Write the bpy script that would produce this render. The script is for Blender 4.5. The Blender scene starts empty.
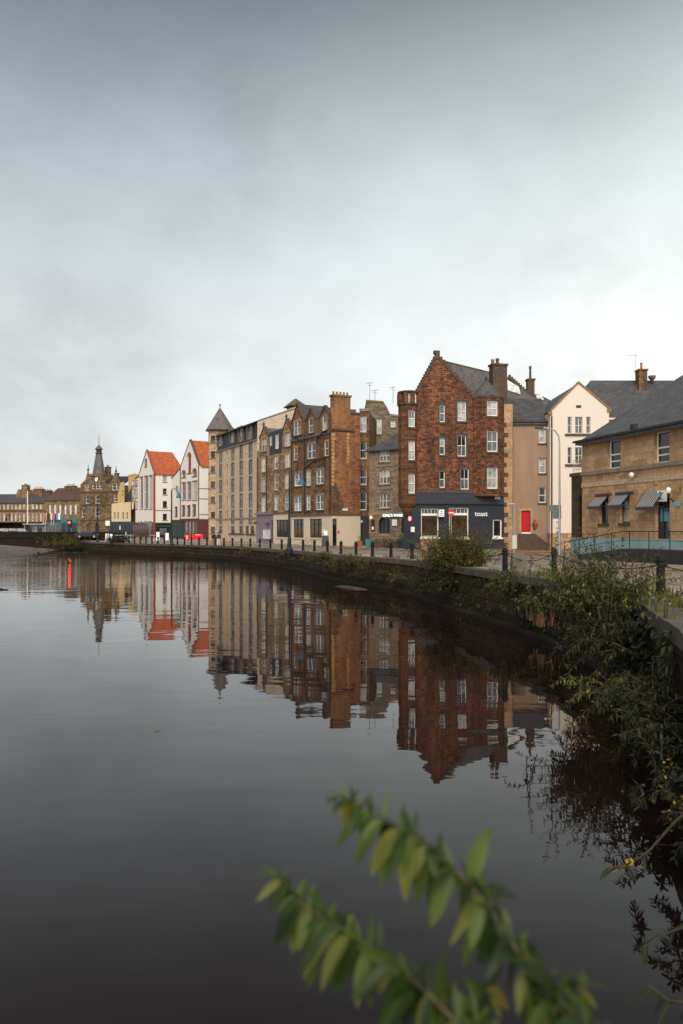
import bpy, math, random
from mathutils import Vector, Matrix
from mathutils.geometry import tessellate_polygon
random.seed(11)
SC = bpy.context.scene
COL = SC.collection
R = math.radians
# ------------------------------------------------------------------ camera model (28 mm lens, level)
F, CX, HY, CZ = 800.0, 341.5, 529.0, 3.85
def PX(px, Y): return (px - CX) / F * Y
def PZ(py, Y): return CZ - (py - HY) / F * Y
EY = [(-1e6, 1.6), (0, 1.6), (20, 1.72), (50, 1.91), (90, 2.16), (150, 2.16), (215, 1.75), (1e6, 1.75)]
def lerp_table(t, x):
    for (a, va), (b, vb) in zip(t, t[1:]):
        if x <= b: return va + (vb - va) * (x - a) / (b - a)
    return t[-1][1]
def gz(Y): return CZ - lerp_table(EY, Y)           # height of the street above the water at distance Y

# ------------------------------------------------------------------ mesh helpers
class MB:
    def __init__(s): s.v = []; s.f = []
    def poly(s, pts):
        i = len(s.v); s.v += [tuple(p) for p in pts]; s.f.append(tuple(range(i, i + len(pts))))
    def hexa(s, a, b):                              # a, b: two quads (lists of 4), matching corners
        i = len(s.v); s.v += [tuple(p) for p in a] + [tuple(p) for p in b]
        for q in ((3,2,1,0), (4,5,6,7), (0,1,5,4), (1,2,6,5), (2,3,7,6), (3,0,4,7)): s.f.append(tuple(i + k for k in q))
    def box(s, x0, y0, z0, x1, y1, z1):
        s.hexa([(x0,y0,z0),(x1,y0,z0),(x1,y1,z0),(x0,y1,z0)], [(x0,y0,z1),(x1,y0,z1),(x1,y1,z1),(x0,y1,z1)])
    def prism(s, bot, top, caps=True):
        n = len(bot); i = len(s.v); s.v += [tuple(p) for p in bot] + [tuple(p) for p in top]
        for k in range(n): s.f.append((i + k, i + (k+1) % n, i + n + (k+1) % n, i + n + k))
        if caps: s.f.append(tuple(i + k for k in reversed(range(n)))); s.f.append(tuple(i + n + k for k in range(n)))
    def lathe(s, cx, cy, prof, n=12, a0=0.0):       # prof: (radius, z) from bottom to top
        i = len(s.v)
        for r, z in prof:
            for k in range(n):
                a = a0 + 2 * math.pi * k / n; s.v.append((cx + r * math.cos(a), cy + r * math.sin(a), z))
        for j in range(len(prof) - 1):
            for k in range(n):
                k2 = (k + 1) % n; s.f.append((i + j*n + k, i + j*n + k2, i + (j+1)*n + k2, i + (j+1)*n + k))
        s.f.append(tuple(i + k for k in reversed(range(n)))); s.f.append(tuple(i + (len(prof)-1)*n + k for k in range(n)))
    def tube(s, pts, r, n=6):                       # r: number or list
        pts = [Vector(p) for p in pts]; i = len(s.v); m = len(pts)
        for j, p in enumerate(pts):
            d = (pts[min(j+1, m-1)] - pts[max(j-1, 0)])
            if d.length < 1e-9: d = Vector((0,0,1))
            d.normalize()
            ref = Vector((0,0,1)) if abs(d.z) < .9 else Vector((1,0,0))
            a = d.cross(ref).normalized(); b = d.cross(a)
            rr = r[j] if isinstance(r, (list, tuple)) else r
            for k in range(n):
                t = 2 * math.pi * k / n; s.v.append(tuple(p + a * (rr * math.cos(t)) + b * (rr * math.sin(t))))
        for j in range(m - 1):
            for k in range(n):
                k2 = (k + 1) % n; s.f.append((i + j*n + k, i + j*n + k2, i + (j+1)*n + k2, i + (j+1)*n + k))
        s.f.append(tuple(i + k for k in reversed(range(n)))); s.f.append(tuple(i + (m-1)*n + k for k in range(n)))
    def slab(s, pts, th):                           # sheet with thickness (downwards)
        s.prism([(p[0], p[1], p[2] - th) for p in pts], pts)
    def tess(s, loops):                             # loops of 3D points with holes
        flat = [p for l in loops for p in l]; i = len(s.v); s.v += [tuple(p) for p in flat]
        return i, flat
    def build(s, name, mat, parent=None, smooth=False):
        me = bpy.data.meshes.new(name); me.from_pydata(s.v, [], s.f); me.materials.append(mat)
        if smooth: me.polygons.foreach_set('use_smooth', [True] * len(me.polygons))
        me.update(); o = bpy.data.objects.new(name, me); COL.objects.link(o)
        if parent is not None: o.parent = parent
        return o
def tag(o, label=None, cat=None, group=None, kind=None):
    if label: o['label'] = label
    if cat: o['category'] = cat
    if group: o['group'] = group
    if kind: o['kind'] = kind
    return o
def empty(name, loc, label, cat, rz=0, group=None):
    o = bpy.data.objects.new(name, None); COL.objects.link(o); o.location = loc; o.rotation_euler.z = rz
    o.empty_display_size = .3
    return tag(o, label, cat, group)
def kids(o): return [c for c in bpy.data.objects if c.parent == o]
def copy_tree(o, parent=None):
    c = o.copy(); COL.objects.link(c)
    if parent is not None: c.parent = parent
    for ch in list(o.children): copy_tree(ch, c)
    return c

# ------------------------------------------------------------------ materials
def mat_new(name):
    m = bpy.data.materials.new(name); m.use_nodes = True
    nt = m.node_tree; return m, nt, nt.nodes['Principled BSDF']
def N(nt, typ, **kw):
    n = nt.nodes.new(typ)
    for k, v in kw.items():
        if k in n.inputs.keys() if isinstance(k, str) else False: n.inputs[k].default_value = v
        else: setattr(n, k, v)
    return n
def L(nt, a, b): nt.links.new(a, b)
def mathn(nt, op, a, b=None, clamp=False):
    n = nt.nodes.new('ShaderNodeMath'); n.operation = op; n.use_clamp = clamp
    for k, x in enumerate((a, b)):
        if x is None: continue
        if isinstance(x, (int, float)): n.inputs[k].default_value = x
        else: L(nt, x, n.inputs[k])
    return n.outputs[0]
def mixc(nt, fac, a, b, blend='MIX'):
    n = nt.nodes.new('ShaderNodeMix'); n.data_type = 'RGBA'; n.blend_type = blend
    if isinstance(fac, (int, float)): n.inputs[0].default_value = fac
    else: L(nt, fac, n.inputs[0])
    for k, x in ((6, a), (7, b)):
        if isinstance(x, tuple): n.inputs[k].default_value = (x + (1,))[:4]
        else: L(nt, x, n.inputs[k])
    return n.outputs[2]
def noise(nt, vec, scale, detail=3, rough=.55, dist=0):
    n = nt.nodes.new('ShaderNodeTexNoise'); n.inputs['Scale'].default_value = scale
    n.inputs['Detail'].default_value = detail; n.inputs['Roughness'].default_value = rough; n.inputs['Distortion'].default_value = dist
    if vec is not None: L(nt, vec, n.inputs['Vector'])
    return n.outputs['Fac']
def ramp(nt, fac, stops):
    n = nt.nodes.new('ShaderNodeValToRGB'); e = n.color_ramp.elements
    while len(e) < len(stops): e.new(.5)
    for el, (p, c) in zip(e, stops):
        el.position = p; el.color = (c, c, c, 1) if isinstance(c, (int, float)) else (c + (1,))[:4]
    L(nt, fac, n.inputs[0]); return n.outputs[0]
def wallcoords(nt):                                  # (along the wall, height) from object space
    tc = nt.nodes.new('ShaderNodeTexCoord'); sp = nt.nodes.new('ShaderNodeSeparateXYZ'); L(nt, tc.outputs['Object'], sp.inputs[0])
    sn = nt.nodes.new('ShaderNodeSeparateXYZ'); L(nt, tc.outputs['Normal'], sn.inputs[0])
    u = mathn(nt, 'SUBTRACT', mathn(nt, 'MULTIPLY', sp.outputs[1], sn.outputs[0]), mathn(nt, 'MULTIPLY', sp.outputs[0], sn.outputs[1]))
    cb = nt.nodes.new('ShaderNodeCombineXYZ'); L(nt, u, cb.inputs[0]); L(nt, sp.outputs[2], cb.inputs[1])
    return tc.outputs['Object'], cb.outputs[0], u, sp.outputs[2]
def plain(name, c, rough=.6, var=.25, scale=3.0, metal=0.0, spec=.4, bump=0.0):
    m, nt, b = mat_new(name); tc = nt.nodes.new('ShaderNodeTexCoord')
    n1 = noise(nt, tc.outputs['Object'], scale, 4)
    k = ramp(nt, n1, [(.25, 1 - var), (.75, 1 + var * .5)])
    L(nt, mixc(nt, 1.0, c, k, 'MULTIPLY'), b.inputs['Base Color'])
    b.inputs['Roughness'].default_value = rough; b.inputs['Metallic'].default_value = metal
    b.inputs['Specular IOR Level'].default_value = spec
    if bump:
        bp = nt.nodes.new('ShaderNodeBump'); bp.inputs['Strength'].default_value = bump; bp.inputs['Distance'].default_value = .02
        L(nt, noise(nt, tc.outputs['Object'], scale * 8, 4), bp.inputs['Height']); L(nt, bp.outputs[0], b.inputs['Normal'])
    return m
def stone(name, c1, c2, mortar, bw=.6, bh=.3, stain=.55, soot=(.03, .022, .016), sootamt=.6, fine=.35, msize=.02, warm=None):
    m, nt, b = mat_new(name); obj3, uv, u, z = wallcoords(nt)
    br = nt.nodes.new('ShaderNodeTexBrick'); L(nt, uv, br.inputs['Vector'])
    br.inputs['Color1'].default_value = c1 + (1,); br.inputs['Color2'].default_value = c2 + (1,); br.inputs['Mortar'].default_value = mortar + (1,)
    br.inputs['Scale'].default_value = 1; br.inputs['Brick Width'].default_value = bw; br.inputs['Row Height'].default_value = bh
    br.inputs['Mortar Size'].default_value = msize; br.inputs['Mortar Smooth'].default_value = .3; br.inputs['Bias'].default_value = 0
    br.offset = .5; br.squash = .8; br.squash_frequency = 3
    # block to block variety: a coarse cell noise on top of the courses
    vo = nt.nodes.new('ShaderNodeTexVoronoi'); vo.inputs['Scale'].default_value = 1.0
    mp = nt.nodes.new('ShaderNodeMapping'); mp.inputs['Scale'].default_value = (1.0 / bw, 1.0 / bh, 1); L(nt, uv, mp.inputs[0]); L(nt, mp.outputs[0], vo.inputs['Vector'])
    sv = nt.nodes.new('ShaderNodeSeparateColor'); L(nt, vo.outputs['Color'], sv.inputs[0])
    col = mixc(nt, 1.0, br.outputs['Color'], ramp(nt, sv.outputs[0], [(0, 1 - fine), (1, 1 + fine * .9)]), 'MULTIPLY')
    if warm:
        col = mixc(nt, ramp(nt, noise(nt, obj3, .35, 4, .6, .6), [(.45, 0.0), (.62, 1.0)]), col, mixc(nt, .65, col, warm))
    n2 = noise(nt, obj3, 5, 5, .65)
    col = mixc(nt, 1.0, col, ramp(nt, n2, [(.3, .72), (.7, 1.2)]), 'MULTIPLY')
    # weathering: blotches and vertical runs of soot
    mp2 = nt.nodes.new('ShaderNodeMapping'); mp2.inputs['Scale'].default_value = (1.1, .16, 1); L(nt, uv, mp2.inputs[0])
    runs = noise(nt, mp2.outputs[0], 1.0, 5, .6); blot = noise(nt, obj3, .28, 5, .6, .4)
    s = mathn(nt, 'MULTIPLY', ramp(nt, mathn(nt, 'ADD', mathn(nt, 'MULTIPLY', runs, .55), mathn(nt, 'MULTIPLY', blot, .45)), [(1 - stain - .08, 0.0), (1 - stain + .22, 1.0)]), sootamt)
    col = mixc(nt, s, col, soot)
    L(nt, col, b.inputs['Base Color']); b.inputs['Roughness'].default_value = .85; b.inputs['Specular IOR Level'].default_value = .2
    bp = nt.nodes.new('ShaderNodeBump'); bp.inputs['Strength'].default_value = .6; bp.inputs['Distance'].default_value = .03
    h = mathn(nt, 'ADD', mathn(nt, 'MULTIPLY', br.outputs['Fac'], -.6), mathn(nt, 'MULTIPLY', n2, .8)); L(nt, h, bp.inputs['Height']); L(nt, bp.outputs[0], b.inputs['Normal'])
    return m
def render_wall(name, c, stain=.4, amt=.35, dirt=(.2, .15, .11)):
    m, nt, b = mat_new(name); obj3, uv, u, z = wallcoords(nt)
    mp2 = nt.nodes.new('ShaderNodeMapping'); mp2.inputs['Scale'].default_value = (1.0, .15, 1); L(nt, uv, mp2.inputs[0])
    runs = noise(nt, mp2.outputs[0], 1.2, 5, .6); blot = noise(nt, obj3, .5, 5, .6)
    s = mathn(nt, 'MULTIPLY', ramp(nt, mathn(nt, 'ADD', mathn(nt, 'MULTIPLY', runs, .6), mathn(nt, 'MULTIPLY', blot, .4)), [(1 - stain - .1, 0.0), (1 - stain + .25, 1.0)]), amt)
    col = mixc(nt, 1.0, c, ramp(nt, noise(nt, obj3, 8, 3), [(.3, .93), (.7, 1.05)]), 'MULTIPLY')
    L(nt, mixc(nt, s, col, dirt), b.inputs['Base Color']); b.inputs['Roughness'].default_value = .85; b.inputs['Specular IOR Level'].default_value = .2
    return m
def slate(name, c=(.045, .045, .05), moss=.0, mossc=(.12, .11, .03), rough=.6, bw=.35, bh=.25, flat=.75):
    m, nt, b = mat_new(name); tc = nt.nodes.new('ShaderNodeTexCoord'); o3 = tc.outputs['Object']
    sp = nt.nodes.new('ShaderNodeSeparateXYZ'); L(nt, o3, sp.inputs[0])
    cb = nt.nodes.new('ShaderNodeCombineXYZ'); L(nt, mathn(nt, 'ADD', sp.outputs[0], mathn(nt, 'MULTIPLY', sp.outputs[1], .37)), cb.inputs[0]); L(nt, mathn(nt, 'MULTIPLY', sp.outputs[2], 1.5), cb.inputs[1])
    br = nt.nodes.new('ShaderNodeTexBrick'); L(nt, cb.outputs[0], br.inputs['Vector']); br.inputs['Scale'].default_value = 1
    br.inputs['Color1'].default_value = tuple(x * flat for x in c) + (1,); br.inputs['Color2'].default_value = tuple(x * (2.05 - flat) for x in c) + (1,)
    br.inputs['Mortar'].default_value = tuple(x * (flat - .3) for x in c) + (1,); br.inputs['Brick Width'].default_value = bw; br.inputs['Row Height'].default_value = bh; br.inputs['Mortar Size'].default_value = .015
    col = mixc(nt, 1.0, br.outputs['Color'], ramp(nt, noise(nt, o3, 1.2, 5, .65), [(.3, .7), (.7, 1.3)]), 'MULTIPLY')
    if moss:
        col = mixc(nt, mathn(nt, 'MULTIPLY', ramp(nt, noise(nt, o3, .8, 6, .7, .5), [(1 - moss - .1, 0.0), (1 - moss + .1, 1.0)]), .8), col, mossc)
    L(nt, col, b.inputs['Base Color']); b.inputs['Roughness'].default_value = rough
    bp = nt.nodes.new('ShaderNodeBump'); bp.inputs['Strength'].default_value = .5; bp.inputs['Distance'].default_value = .03
    L(nt, mathn(nt, 'MULTIPLY', br.outputs['Fac'], -1.0), bp.inputs['Height']); L(nt, bp.outputs[0], b.inputs['Normal'])
    return m
def glass(name, c, rough=.06, spec=.6):
    m, nt, b = mat_new(name); tc = nt.nodes.new('ShaderNodeTexCoord')
    n1 = noise(nt, tc.outputs['Object'], 1.6, 3)
    L(nt, mixc(nt, 1.0, c, ramp(nt, n1, [(.3, .5), (.7, 1.4)]), 'MULTIPLY'), b.inputs['Base Color'])
    b.inputs['Roughness'].default_value = rough; b.inputs['Specular IOR Level'].default_value = spec
    return m
def leafmat(name, cols, trans=.3):
    m, nt, b = mat_new(name); g = nt.nodes.new('ShaderNodeNewGeometry')
    n = nt.nodes.new('ShaderNodeValToRGB'); e = n.color_ramp.elements
    while len(e) < len(cols): e.new(.5)
    for el, (p, c) in zip(e, cols): el.position = p; el.color = c + (1,)
    L(nt, g.outputs['Random Per Island'], n.inputs[0])
    tc = nt.nodes.new('ShaderNodeTexCoord')
    col = mixc(nt, 1.0, n.outputs[0], ramp(nt, noise(nt, tc.outputs['Object'], 1.7, 3), [(.3, .6), (.7, 1.25)]), 'MULTIPLY')
    L(nt, col, b.inputs['Base Color']); b.inputs['Roughness'].default_value = .5; b.inputs['Specular IOR Level'].default_value = .3
    tr = nt.nodes.new('ShaderNodeBsdfTranslucent'); L(nt, col, tr.inputs[0]); mx = nt.nodes.new('ShaderNodeMixShader'); mx.inputs[0].default_value = trans
    L(nt, b.outputs[0], mx.inputs[1]); L(nt, tr.outputs[0], mx.inputs[2]); L(nt, mx.outputs[0], nt.nodes['Material Output'].inputs[0])
    return m
def lit(name, c, strength):
    m, nt, b = mat_new(name); b.inputs['Base Color'].default_value = c + (1,)
    b.inputs['Emission Color'].default_value = c + (1,); b.inputs['Emission Strength'].default_value = strength
    return m

M = {}
M['redstone'] = stone('red_sandstone_rubble', (.165, .06, .031), (.3, .118, .054), (.105, .062, .042), .36, .19, .55, (.022, .014, .011), .85, .55, .022)
M['reddark'] = stone('sooty_red_sandstone', (.15, .06, .03), (.22, .09, .045), (.08, .05, .03), .6, .28, .56, (.02, .014, .012), .7)
M['brick'] = stone('orange_brick', (.29, .108, .052), (.36, .15, .07), (.21, .115, .068), .45, .18, .52, (.05, .028, .018), .7, .45, .02, (.4, .2, .085))
M['brownstone'] = stone('brown_rubble', (.15, .083, .05), (.26, .148, .085), (.085, .055, .036), .5, .25, .55, (.025, .018, .014), .7, .5, .022, (.3, .165, .075))
M['buffstone'] = stone('buff_rubble', (.25, .165, .1), (.34, .225, .14), (.15, .11, .075), .6, .28, .46, (.035, .026, .02), .6, .45)
M['greystone'] = stone('grey_weathered_stone', (.165, .13, .095), (.215, .17, .125), (.1, .08, .06), .7, .32, .5, (.035, .028, .022), .6, .3)
M['pubstone'] = stone('grey_brown_ashlar', (.225, .165, .115), (.28, .205, .145), (.14, .105, .075), .7, .32, .46, (.045, .032, .024), .6, .25)
M['cream'] = stone('cream_blockwork', (.52, .42, .32), (.58, .475, .36), (.42, .335, .26), .6, .3, .36, (.16, .11, .075), .5, .12, .015)
M['creampink'] = stone('pinkish_blockwork', (.5, .345, .225), (.56, .4, .27), (.36, .25, .17), .6, .3, .38, (.16, .1, .06), .5, .2, .02)
M['ashlar'] = stone('golden_ashlar', (.46, .285, .165), (.55, .35, .205), (.31, .195, .115), .95, .4, .47, (.07, .042, .025), .6, .25, .014, (.42, .27, .13))
M['ashlarlight'] = stone('pale_ashlar_band', (.48, .36, .23), (.52, .39, .26), (.39, .29, .19), 1.2, .4, .34, (.09, .06, .04), .5, .1, .01)
M['ashlardark'] = stone('sooty_ashlar', (.1, .07, .045), (.15, .1, .06), (.06, .045, .03), .9, .38, .6, (.02, .016, .013), .7, .25, .015)
M['gold'] = stone('golden_far_stone', (.28, .18, .095), (.35, .225, .12), (.17, .115, .065), .7, .35, .52, (.03, .022, .016), .7, .4)
M['clockstone'] = stone('clock_house_stone', (.2, .135, .075), (.29, .195, .105), (.12, .085, .05), .7, .35, .55, (.02, .016, .012), .75, .45)
M['yellow'] = render_wall('yellow_harling', (.5, .35, .15), .45, .4, (.3, .2, .1))
M['creamwall'] = render_wall('pale_cream_harling', (.66, .52, .33), .42, .4)
M['white'] = render_wall('white_harling', (.74, .70, .655), .36, .3, (.35, .29, .25))
M['whitewarm'] = render_wall('warm_white_harling', (.70, .62, .53), .34, .22, (.4, .32, .25))
M['pinkrender'] = render_wall('pink_brown_harling', (.35, .235, .165), .55, .6, (.16, .1, .06))
M['shopcream'] = render_wall('cream_shop_render', (.6, .5, .39), .38, .3, (.2, .15, .11))
M['dressing'] = plain('pale_stone_dressing', (.4, .285, .16), .8, .4, 2.5, bump=.3)
M['dressgrey'] = plain('grey_stone_dressing', (.26, .2, .14), .8, .4, 2.5, bump=.3)
M['dressdark'] = plain('dark_stone_dressing', (.09, .06, .04), .85, .4, 3, bump=.3)
M['orangedress'] = plain('orange_stone_dressing', (.5, .28, .1), .8, .45, 2.2, bump=.3)
M['redtrim'] = plain('red_painted_trim', (.28, .06, .035), .6, .3)
M['redshop'] = plain('dull_red_shop_paint', (.13, .04, .028), .6, .4)
M['coping'] = plain('ochre_coping', (.27, .15, .065), .8, .3, 3)
M['slate'] = slate('blue_grey_slate', (.06, .061, .068))
M['slatewarm'] = slate('old_slate', (.075, .07, .066), .3, (.13, .115, .06))
M['slatemoss'] = slate('mossy_slate', (.065, .06, .055), .52, (.13, .115, .03))
M['slatemauve'] = slate('mauve_slate', (.12, .1, .1), .25, (.14, .12, .09))
M['slatebrown'] = slate('brown_tile', (.085, .045, .034), .3, (.1, .08, .04))
M['tile'] = slate('orange_pantile', (.4, .088, .028), .32, (.24, .07, .03), .75, .28, .22, .9)
M['slatedark'] = slate('dark_mansard_slate', (.028, .03, .036))
M['moss'] = plain('yellow_moss_stone', (.2, .16, .035), .9, .6, 2)
M['navy'] = plain('navy_shop_paint', (.022, .028, .038), .45, .3, 1.5)
M['navylight'] = plain('navy_fascia_paint', (.032, .04, .052), .45, .3, 1.5)
M['black'] = plain('black_paint', (.014, .014, .016), .45, .3)
M['iron'] = plain('black_cast_iron', (.011, .011, .012), .7, .4, 4, spec=.2)
M['lead'] = plain('lead_pipe', (.025, .023, .022), .6, .3)
M['frame'] = plain('white_window_paint', (.78, .78, .75), .5, .1)
M['frameoff'] = plain('cream_window_paint', (.6, .56, .49), .5, .15)
M['framebrown'] = plain('brown_window_paint', (.1, .055, .04), .5, .2)
M['frameblack'] = plain('black_window_paint', (.02, .02, .022), .4, .2)
M['wood'] = plain('brown_wood', (.13, .065, .03), .6, .4, 4)
M['glass_dark'] = glass('dark_window_glass', (.014, .016, .019))
M['glass_mid'] = glass('grey_window_glass', (.09, .1, .11))
M['glass_pale'] = glass('curtain_sky_glass', (.36, .375, .37))  # pale base colour stands for curtains and reflected sky together
M['glass_white'] = glass('net_curtain_sky_glass', (.62, .62, .6), .2)  # whiter still: net curtains plus sky reflection put into the colour
M['glass_brown'] = glass('warm_shop_glass', (.055, .036, .02), .1)
M['glass_amber'] = glass('amber_shop_glass', (.12, .062, .02), .12)
M['reddoor'] = plain('red_door_paint', (.5, .012, .02), .4, .15)
M['redbright'] = plain('bright_red_cloth', (.72, .012, .02), .6, .12)
M['blueplinth'] = plain('pale_blue_paint', (.26, .37, .4), .6, .15, 1.2)
M['teal'] = plain('teal_paint', (.04, .19, .21), .5, .3)
M['tealdark'] = plain('dark_teal_paint', (.02, .055, .06), .5, .3)
M['green'] = plain('dark_green_paint', (.012, .035, .022), .5, .4)
M['mauve'] = plain('lavender_shop_paint', (.2, .17, .22), .55, .2)
M['brownfascia'] = plain('brown_fascia_paint', (.13, .075, .05), .55, .25)
M['bluelamp'] = plain('blue_lantern_enamel', (.01, .12, .2), .35, .2)
M['bluepole'] = plain('blue_grey_pole_paint', (.01, .017, .022), .45, .3)
M['steel'] = plain('galvanised_steel', (.42, .43, .44), .45, .2, 2, .6)
M['greysign'] = plain('grey_sign_back', (.13, .16, .15), .6, .2)
M['signwhite'] = plain('white_sign_face', (.8, .8, .8), .5, .06)
M['signred'] = plain('red_sign_face', (.6, .012, .02), .45, .08)
M['signblue'] = plain('blue_sign_face', (.07, .28, .38), .45, .15)
M['awningdark'] = plain('charcoal_awning', (.05, .053, .058), .7, .2)
M['awningwhite'] = plain('white_awning_stripe', (.36, .36, .35), .7, .1)
M['terracotta'] = plain('terracotta_pot', (.36, .1, .04), .8, .3)
M['concrete'] = plain('grey_concrete', (.14, .12, .1), .9, .3, 3, bump=.3)
M['skin'] = plain('skin', (.5, .3, .22), .5, .05)
M['hair'] = plain('dark_hair', (.02, .015, .012), .5, .1)
M['coatblack'] = plain('black_coat', (.014, .014, .017), .8, .2)
M['coatblue'] = plain('navy_coat', (.02, .03, .06), .8, .2)
M['mustard'] = plain('mustard_trousers', (.34, .15, .03), .8, .2)
M['clothwhite'] = plain('white_cloth', (.7, .7, .68), .8, .1)
M['jeans'] = plain('blue_jeans', (.04, .06, .12), .8, .2)
M['carnavy'] = plain('dark_car_paint', (.012, .014, .022), .2, .05, spec=.6)
M['carred'] = plain('red_car_paint', (.35, .02, .015), .25, .05, spec=.6)
M['cargrey'] = plain('grey_car_paint', (.3, .31, .32), .25, .05, spec=.6)
M['tyre'] = plain('tyre_rubber', (.012, .012, .012), .8, .1)
M['bridgestone'] = plain('dark_bridge_stone', (.022, .016, .012), .9, .4, 1, spec=.1)
M['soil'] = plain('dark_soil', (.03, .022, .015), .95, .3)
M['bark'] = plain('stem_bark', (.07, .048, .03), .8, .3, 6)
M['stemgreen'] = plain('green_stem', (.1, .075, .04), .6, .3, 8)
M['redlight'] = lit('lit_red_signal', (1.0, .008, .006), 30)
M['warmlight'] = lit('lit_warm_bulb', (1.0, .62, .25), 3.0)
M['signlit'] = lit('lit_pub_lettering', (.8, .95, .92), 1.1)
M['leaf'] = leafmat('shrub_leaves', [(0, (.02, .036, .011)), (.45, (.058, .082, .02)), (.8, (.13, .145, .038)), (1, (.24, .2, .05))])
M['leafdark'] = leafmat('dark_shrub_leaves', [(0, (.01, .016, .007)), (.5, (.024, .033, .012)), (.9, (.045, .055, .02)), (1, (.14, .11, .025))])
M['leafolive'] = leafmat('olive_leaves', [(0, (.04, .048, .015)), (.5, (.11, .11, .028)), (1, (.25, .2, .04))])
M['leafbright'] = leafmat('young_buddleia_leaves', [(0, (.018, .038, .008)), (.4, (.05, .09, .016)), (.8, (.105, .155, .028)), (1, (.19, .19, .04))], .4)
M['leafautumn'] = leafmat('turning_leaf', [(0, (.16, .19, .04)), (.6, (.24, .19, .035)), (1, (.3, .13, .03))], .35)
M['flower'] = leafmat('yellow_flowers', [(0, (.4, .22, .02)), (1, (.55, .38, .05))], .2)
M['grass'] = leafmat('edge_grass', [(0, (.05, .06, .015)), (.5, (.1, .115, .022)), (1, (.2, .19, .04))], .25)
M['drygrass'] = leafmat('dead_grass', [(0, (.22, .12, .06)), (1, (.4, .25, .14))], .2)
# ------------------------------------------------------------------ facades
class Face:                                          # a vertical wall plane inside a building's own axes
    def __init__(s, b, o, d):
        s.b = b; s.o = o; l = math.hypot(*d); s.d = (d[0]/l, d[1]/l); s.n = (s.d[1], -s.d[0])
    def p(s, u, z, n=0.0): return (s.o[0] + s.d[0]*u + s.n[0]*n, s.o[1] + s.d[1]*u + s.n[1]*n, z)
    def uz(s, q):                                    # where on this wall a measured photo point lies
        ox, oy = s.b.w2(*s.o); c, sn = math.cos(s.b.rz), math.sin(s.b.rz)
        dx, dy = c*s.d[0] - sn*s.d[1], sn*s.d[0] + c*s.d[1]
        k = (q[0] - CX) / F
        u = (k*oy - ox) / (dx - k*dy); Y = oy + u*dy
        return u, PZ(q[1], Y) - s.b.z0
    def u(s, px): return s.uz((px, HY))[0]
    def z(s, q): return s.uz(q)[1]
    def box(s, mb, u0, z0, u1, z1, n0, n1):
        mb.hexa([s.p(u0,z0,n0), s.p(u1,z0,n0), s.p(u1,z0,n1), s.p(u0,z0,n1)], [s.p(u0,z1,n0), s.p(u1,z1,n0), s.p(u1,z1,n1), s.p(u0,z1,n1)])
    def panel(s, mb, pts, n0, n1):                   # outline (u, z) extruded from n0 to n1
        mb.prism([s.p(u, z, n0) for u, z in pts], [s.p(u, z, n1) for u, z in pts])
    def wall(s, mb, outline, holes=(), t=.3, n=0.0):
        loops = [[Vector((u, z, 0)) for u, z in outline]]; hs = []
        for h in holes:
            pts = [(h[0],h[1]),(h[2],h[1]),(h[2],h[3]),(h[0],h[3])] if len(h) == 4 and not isinstance(h[0], tuple) else list(h)
            hs.append(pts); loops.append([Vector((u, z, 0)) for u, z in pts])
        i = len(mb.v); mb.v += [s.p(v.x, v.y, n) for l in loops for v in l]
        for tri in tessellate_polygon(loops): mb.f.append(tuple(i + k for k in tri))
        for pts in hs:
            m = len(pts)
            for k in range(m):
                (a, c), (e, g) = pts[k], pts[(k+1) % m]
                mb.poly([s.p(a,c,n), s.p(e,g,n), s.p(e,g,n-t), s.p(a,c,n-t)])
class Building:
    def __init__(s, name, label, cat, pl, YL, pr, YR, group=None):
        ax, bx = PX(pl, YL), PX(pr, YR)
        s.rz = math.atan2(YR - YL, bx - ax); s.L = math.hypot(bx - ax, YR - YL); s.ax, s.ay = ax, YL
        s.z0 = gz((YL + YR) / 2)
        s.root = empty(name, (ax, YL, s.z0), label, cat, s.rz, group)
        s.front = Face(s, (0, 0), (1, 0))
    def w2(s, x, y):
        c, sn = math.cos(s.rz), math.sin(s.rz); return s.ax + c*x - sn*y, s.ay + sn*x + c*y
    def side(s, u=None): return Face(s, (s.L if u is None else u, 0), (0, 1))       # right flank
    def part(s, name, mb, mat, parent=None, smooth=False): return mb.build(name, M[mat], parent or s.root, smooth)
def cr(ox, oy, k): return lambda x, y: (ox + x / k, oy + y / k)
def rects(f, c, cols, rows, xref):
    out = []
    for x0, x1 in cols:
        for y0, y1 in rows:
            out.append((f.u(c(x0, 0)[0]), f.z(c(xref, y1)), f.u(c(x1, 0)[0]), f.z(c(xref, y0))))
    return out
def rect1(f, c, x0, x1, y0, y1):
    xm = (x0 + x1) / 2
    return (f.u(c(x0, 0)[0]), f.z(c(xm, y1)), f.u(c(x1, 0)[0]), f.z(c(xm, y0)))
PANES = [('glass_dark', 3), ('glass_mid', 4), ('glass_pale', 5), ('glass_white', 3)]
def pick(w): 
    t = random.random() * sum(x[1] for x in w)
    for k, v in w:
        t -= v
        if t <= 0: return k
    return w[-1][0]
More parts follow.
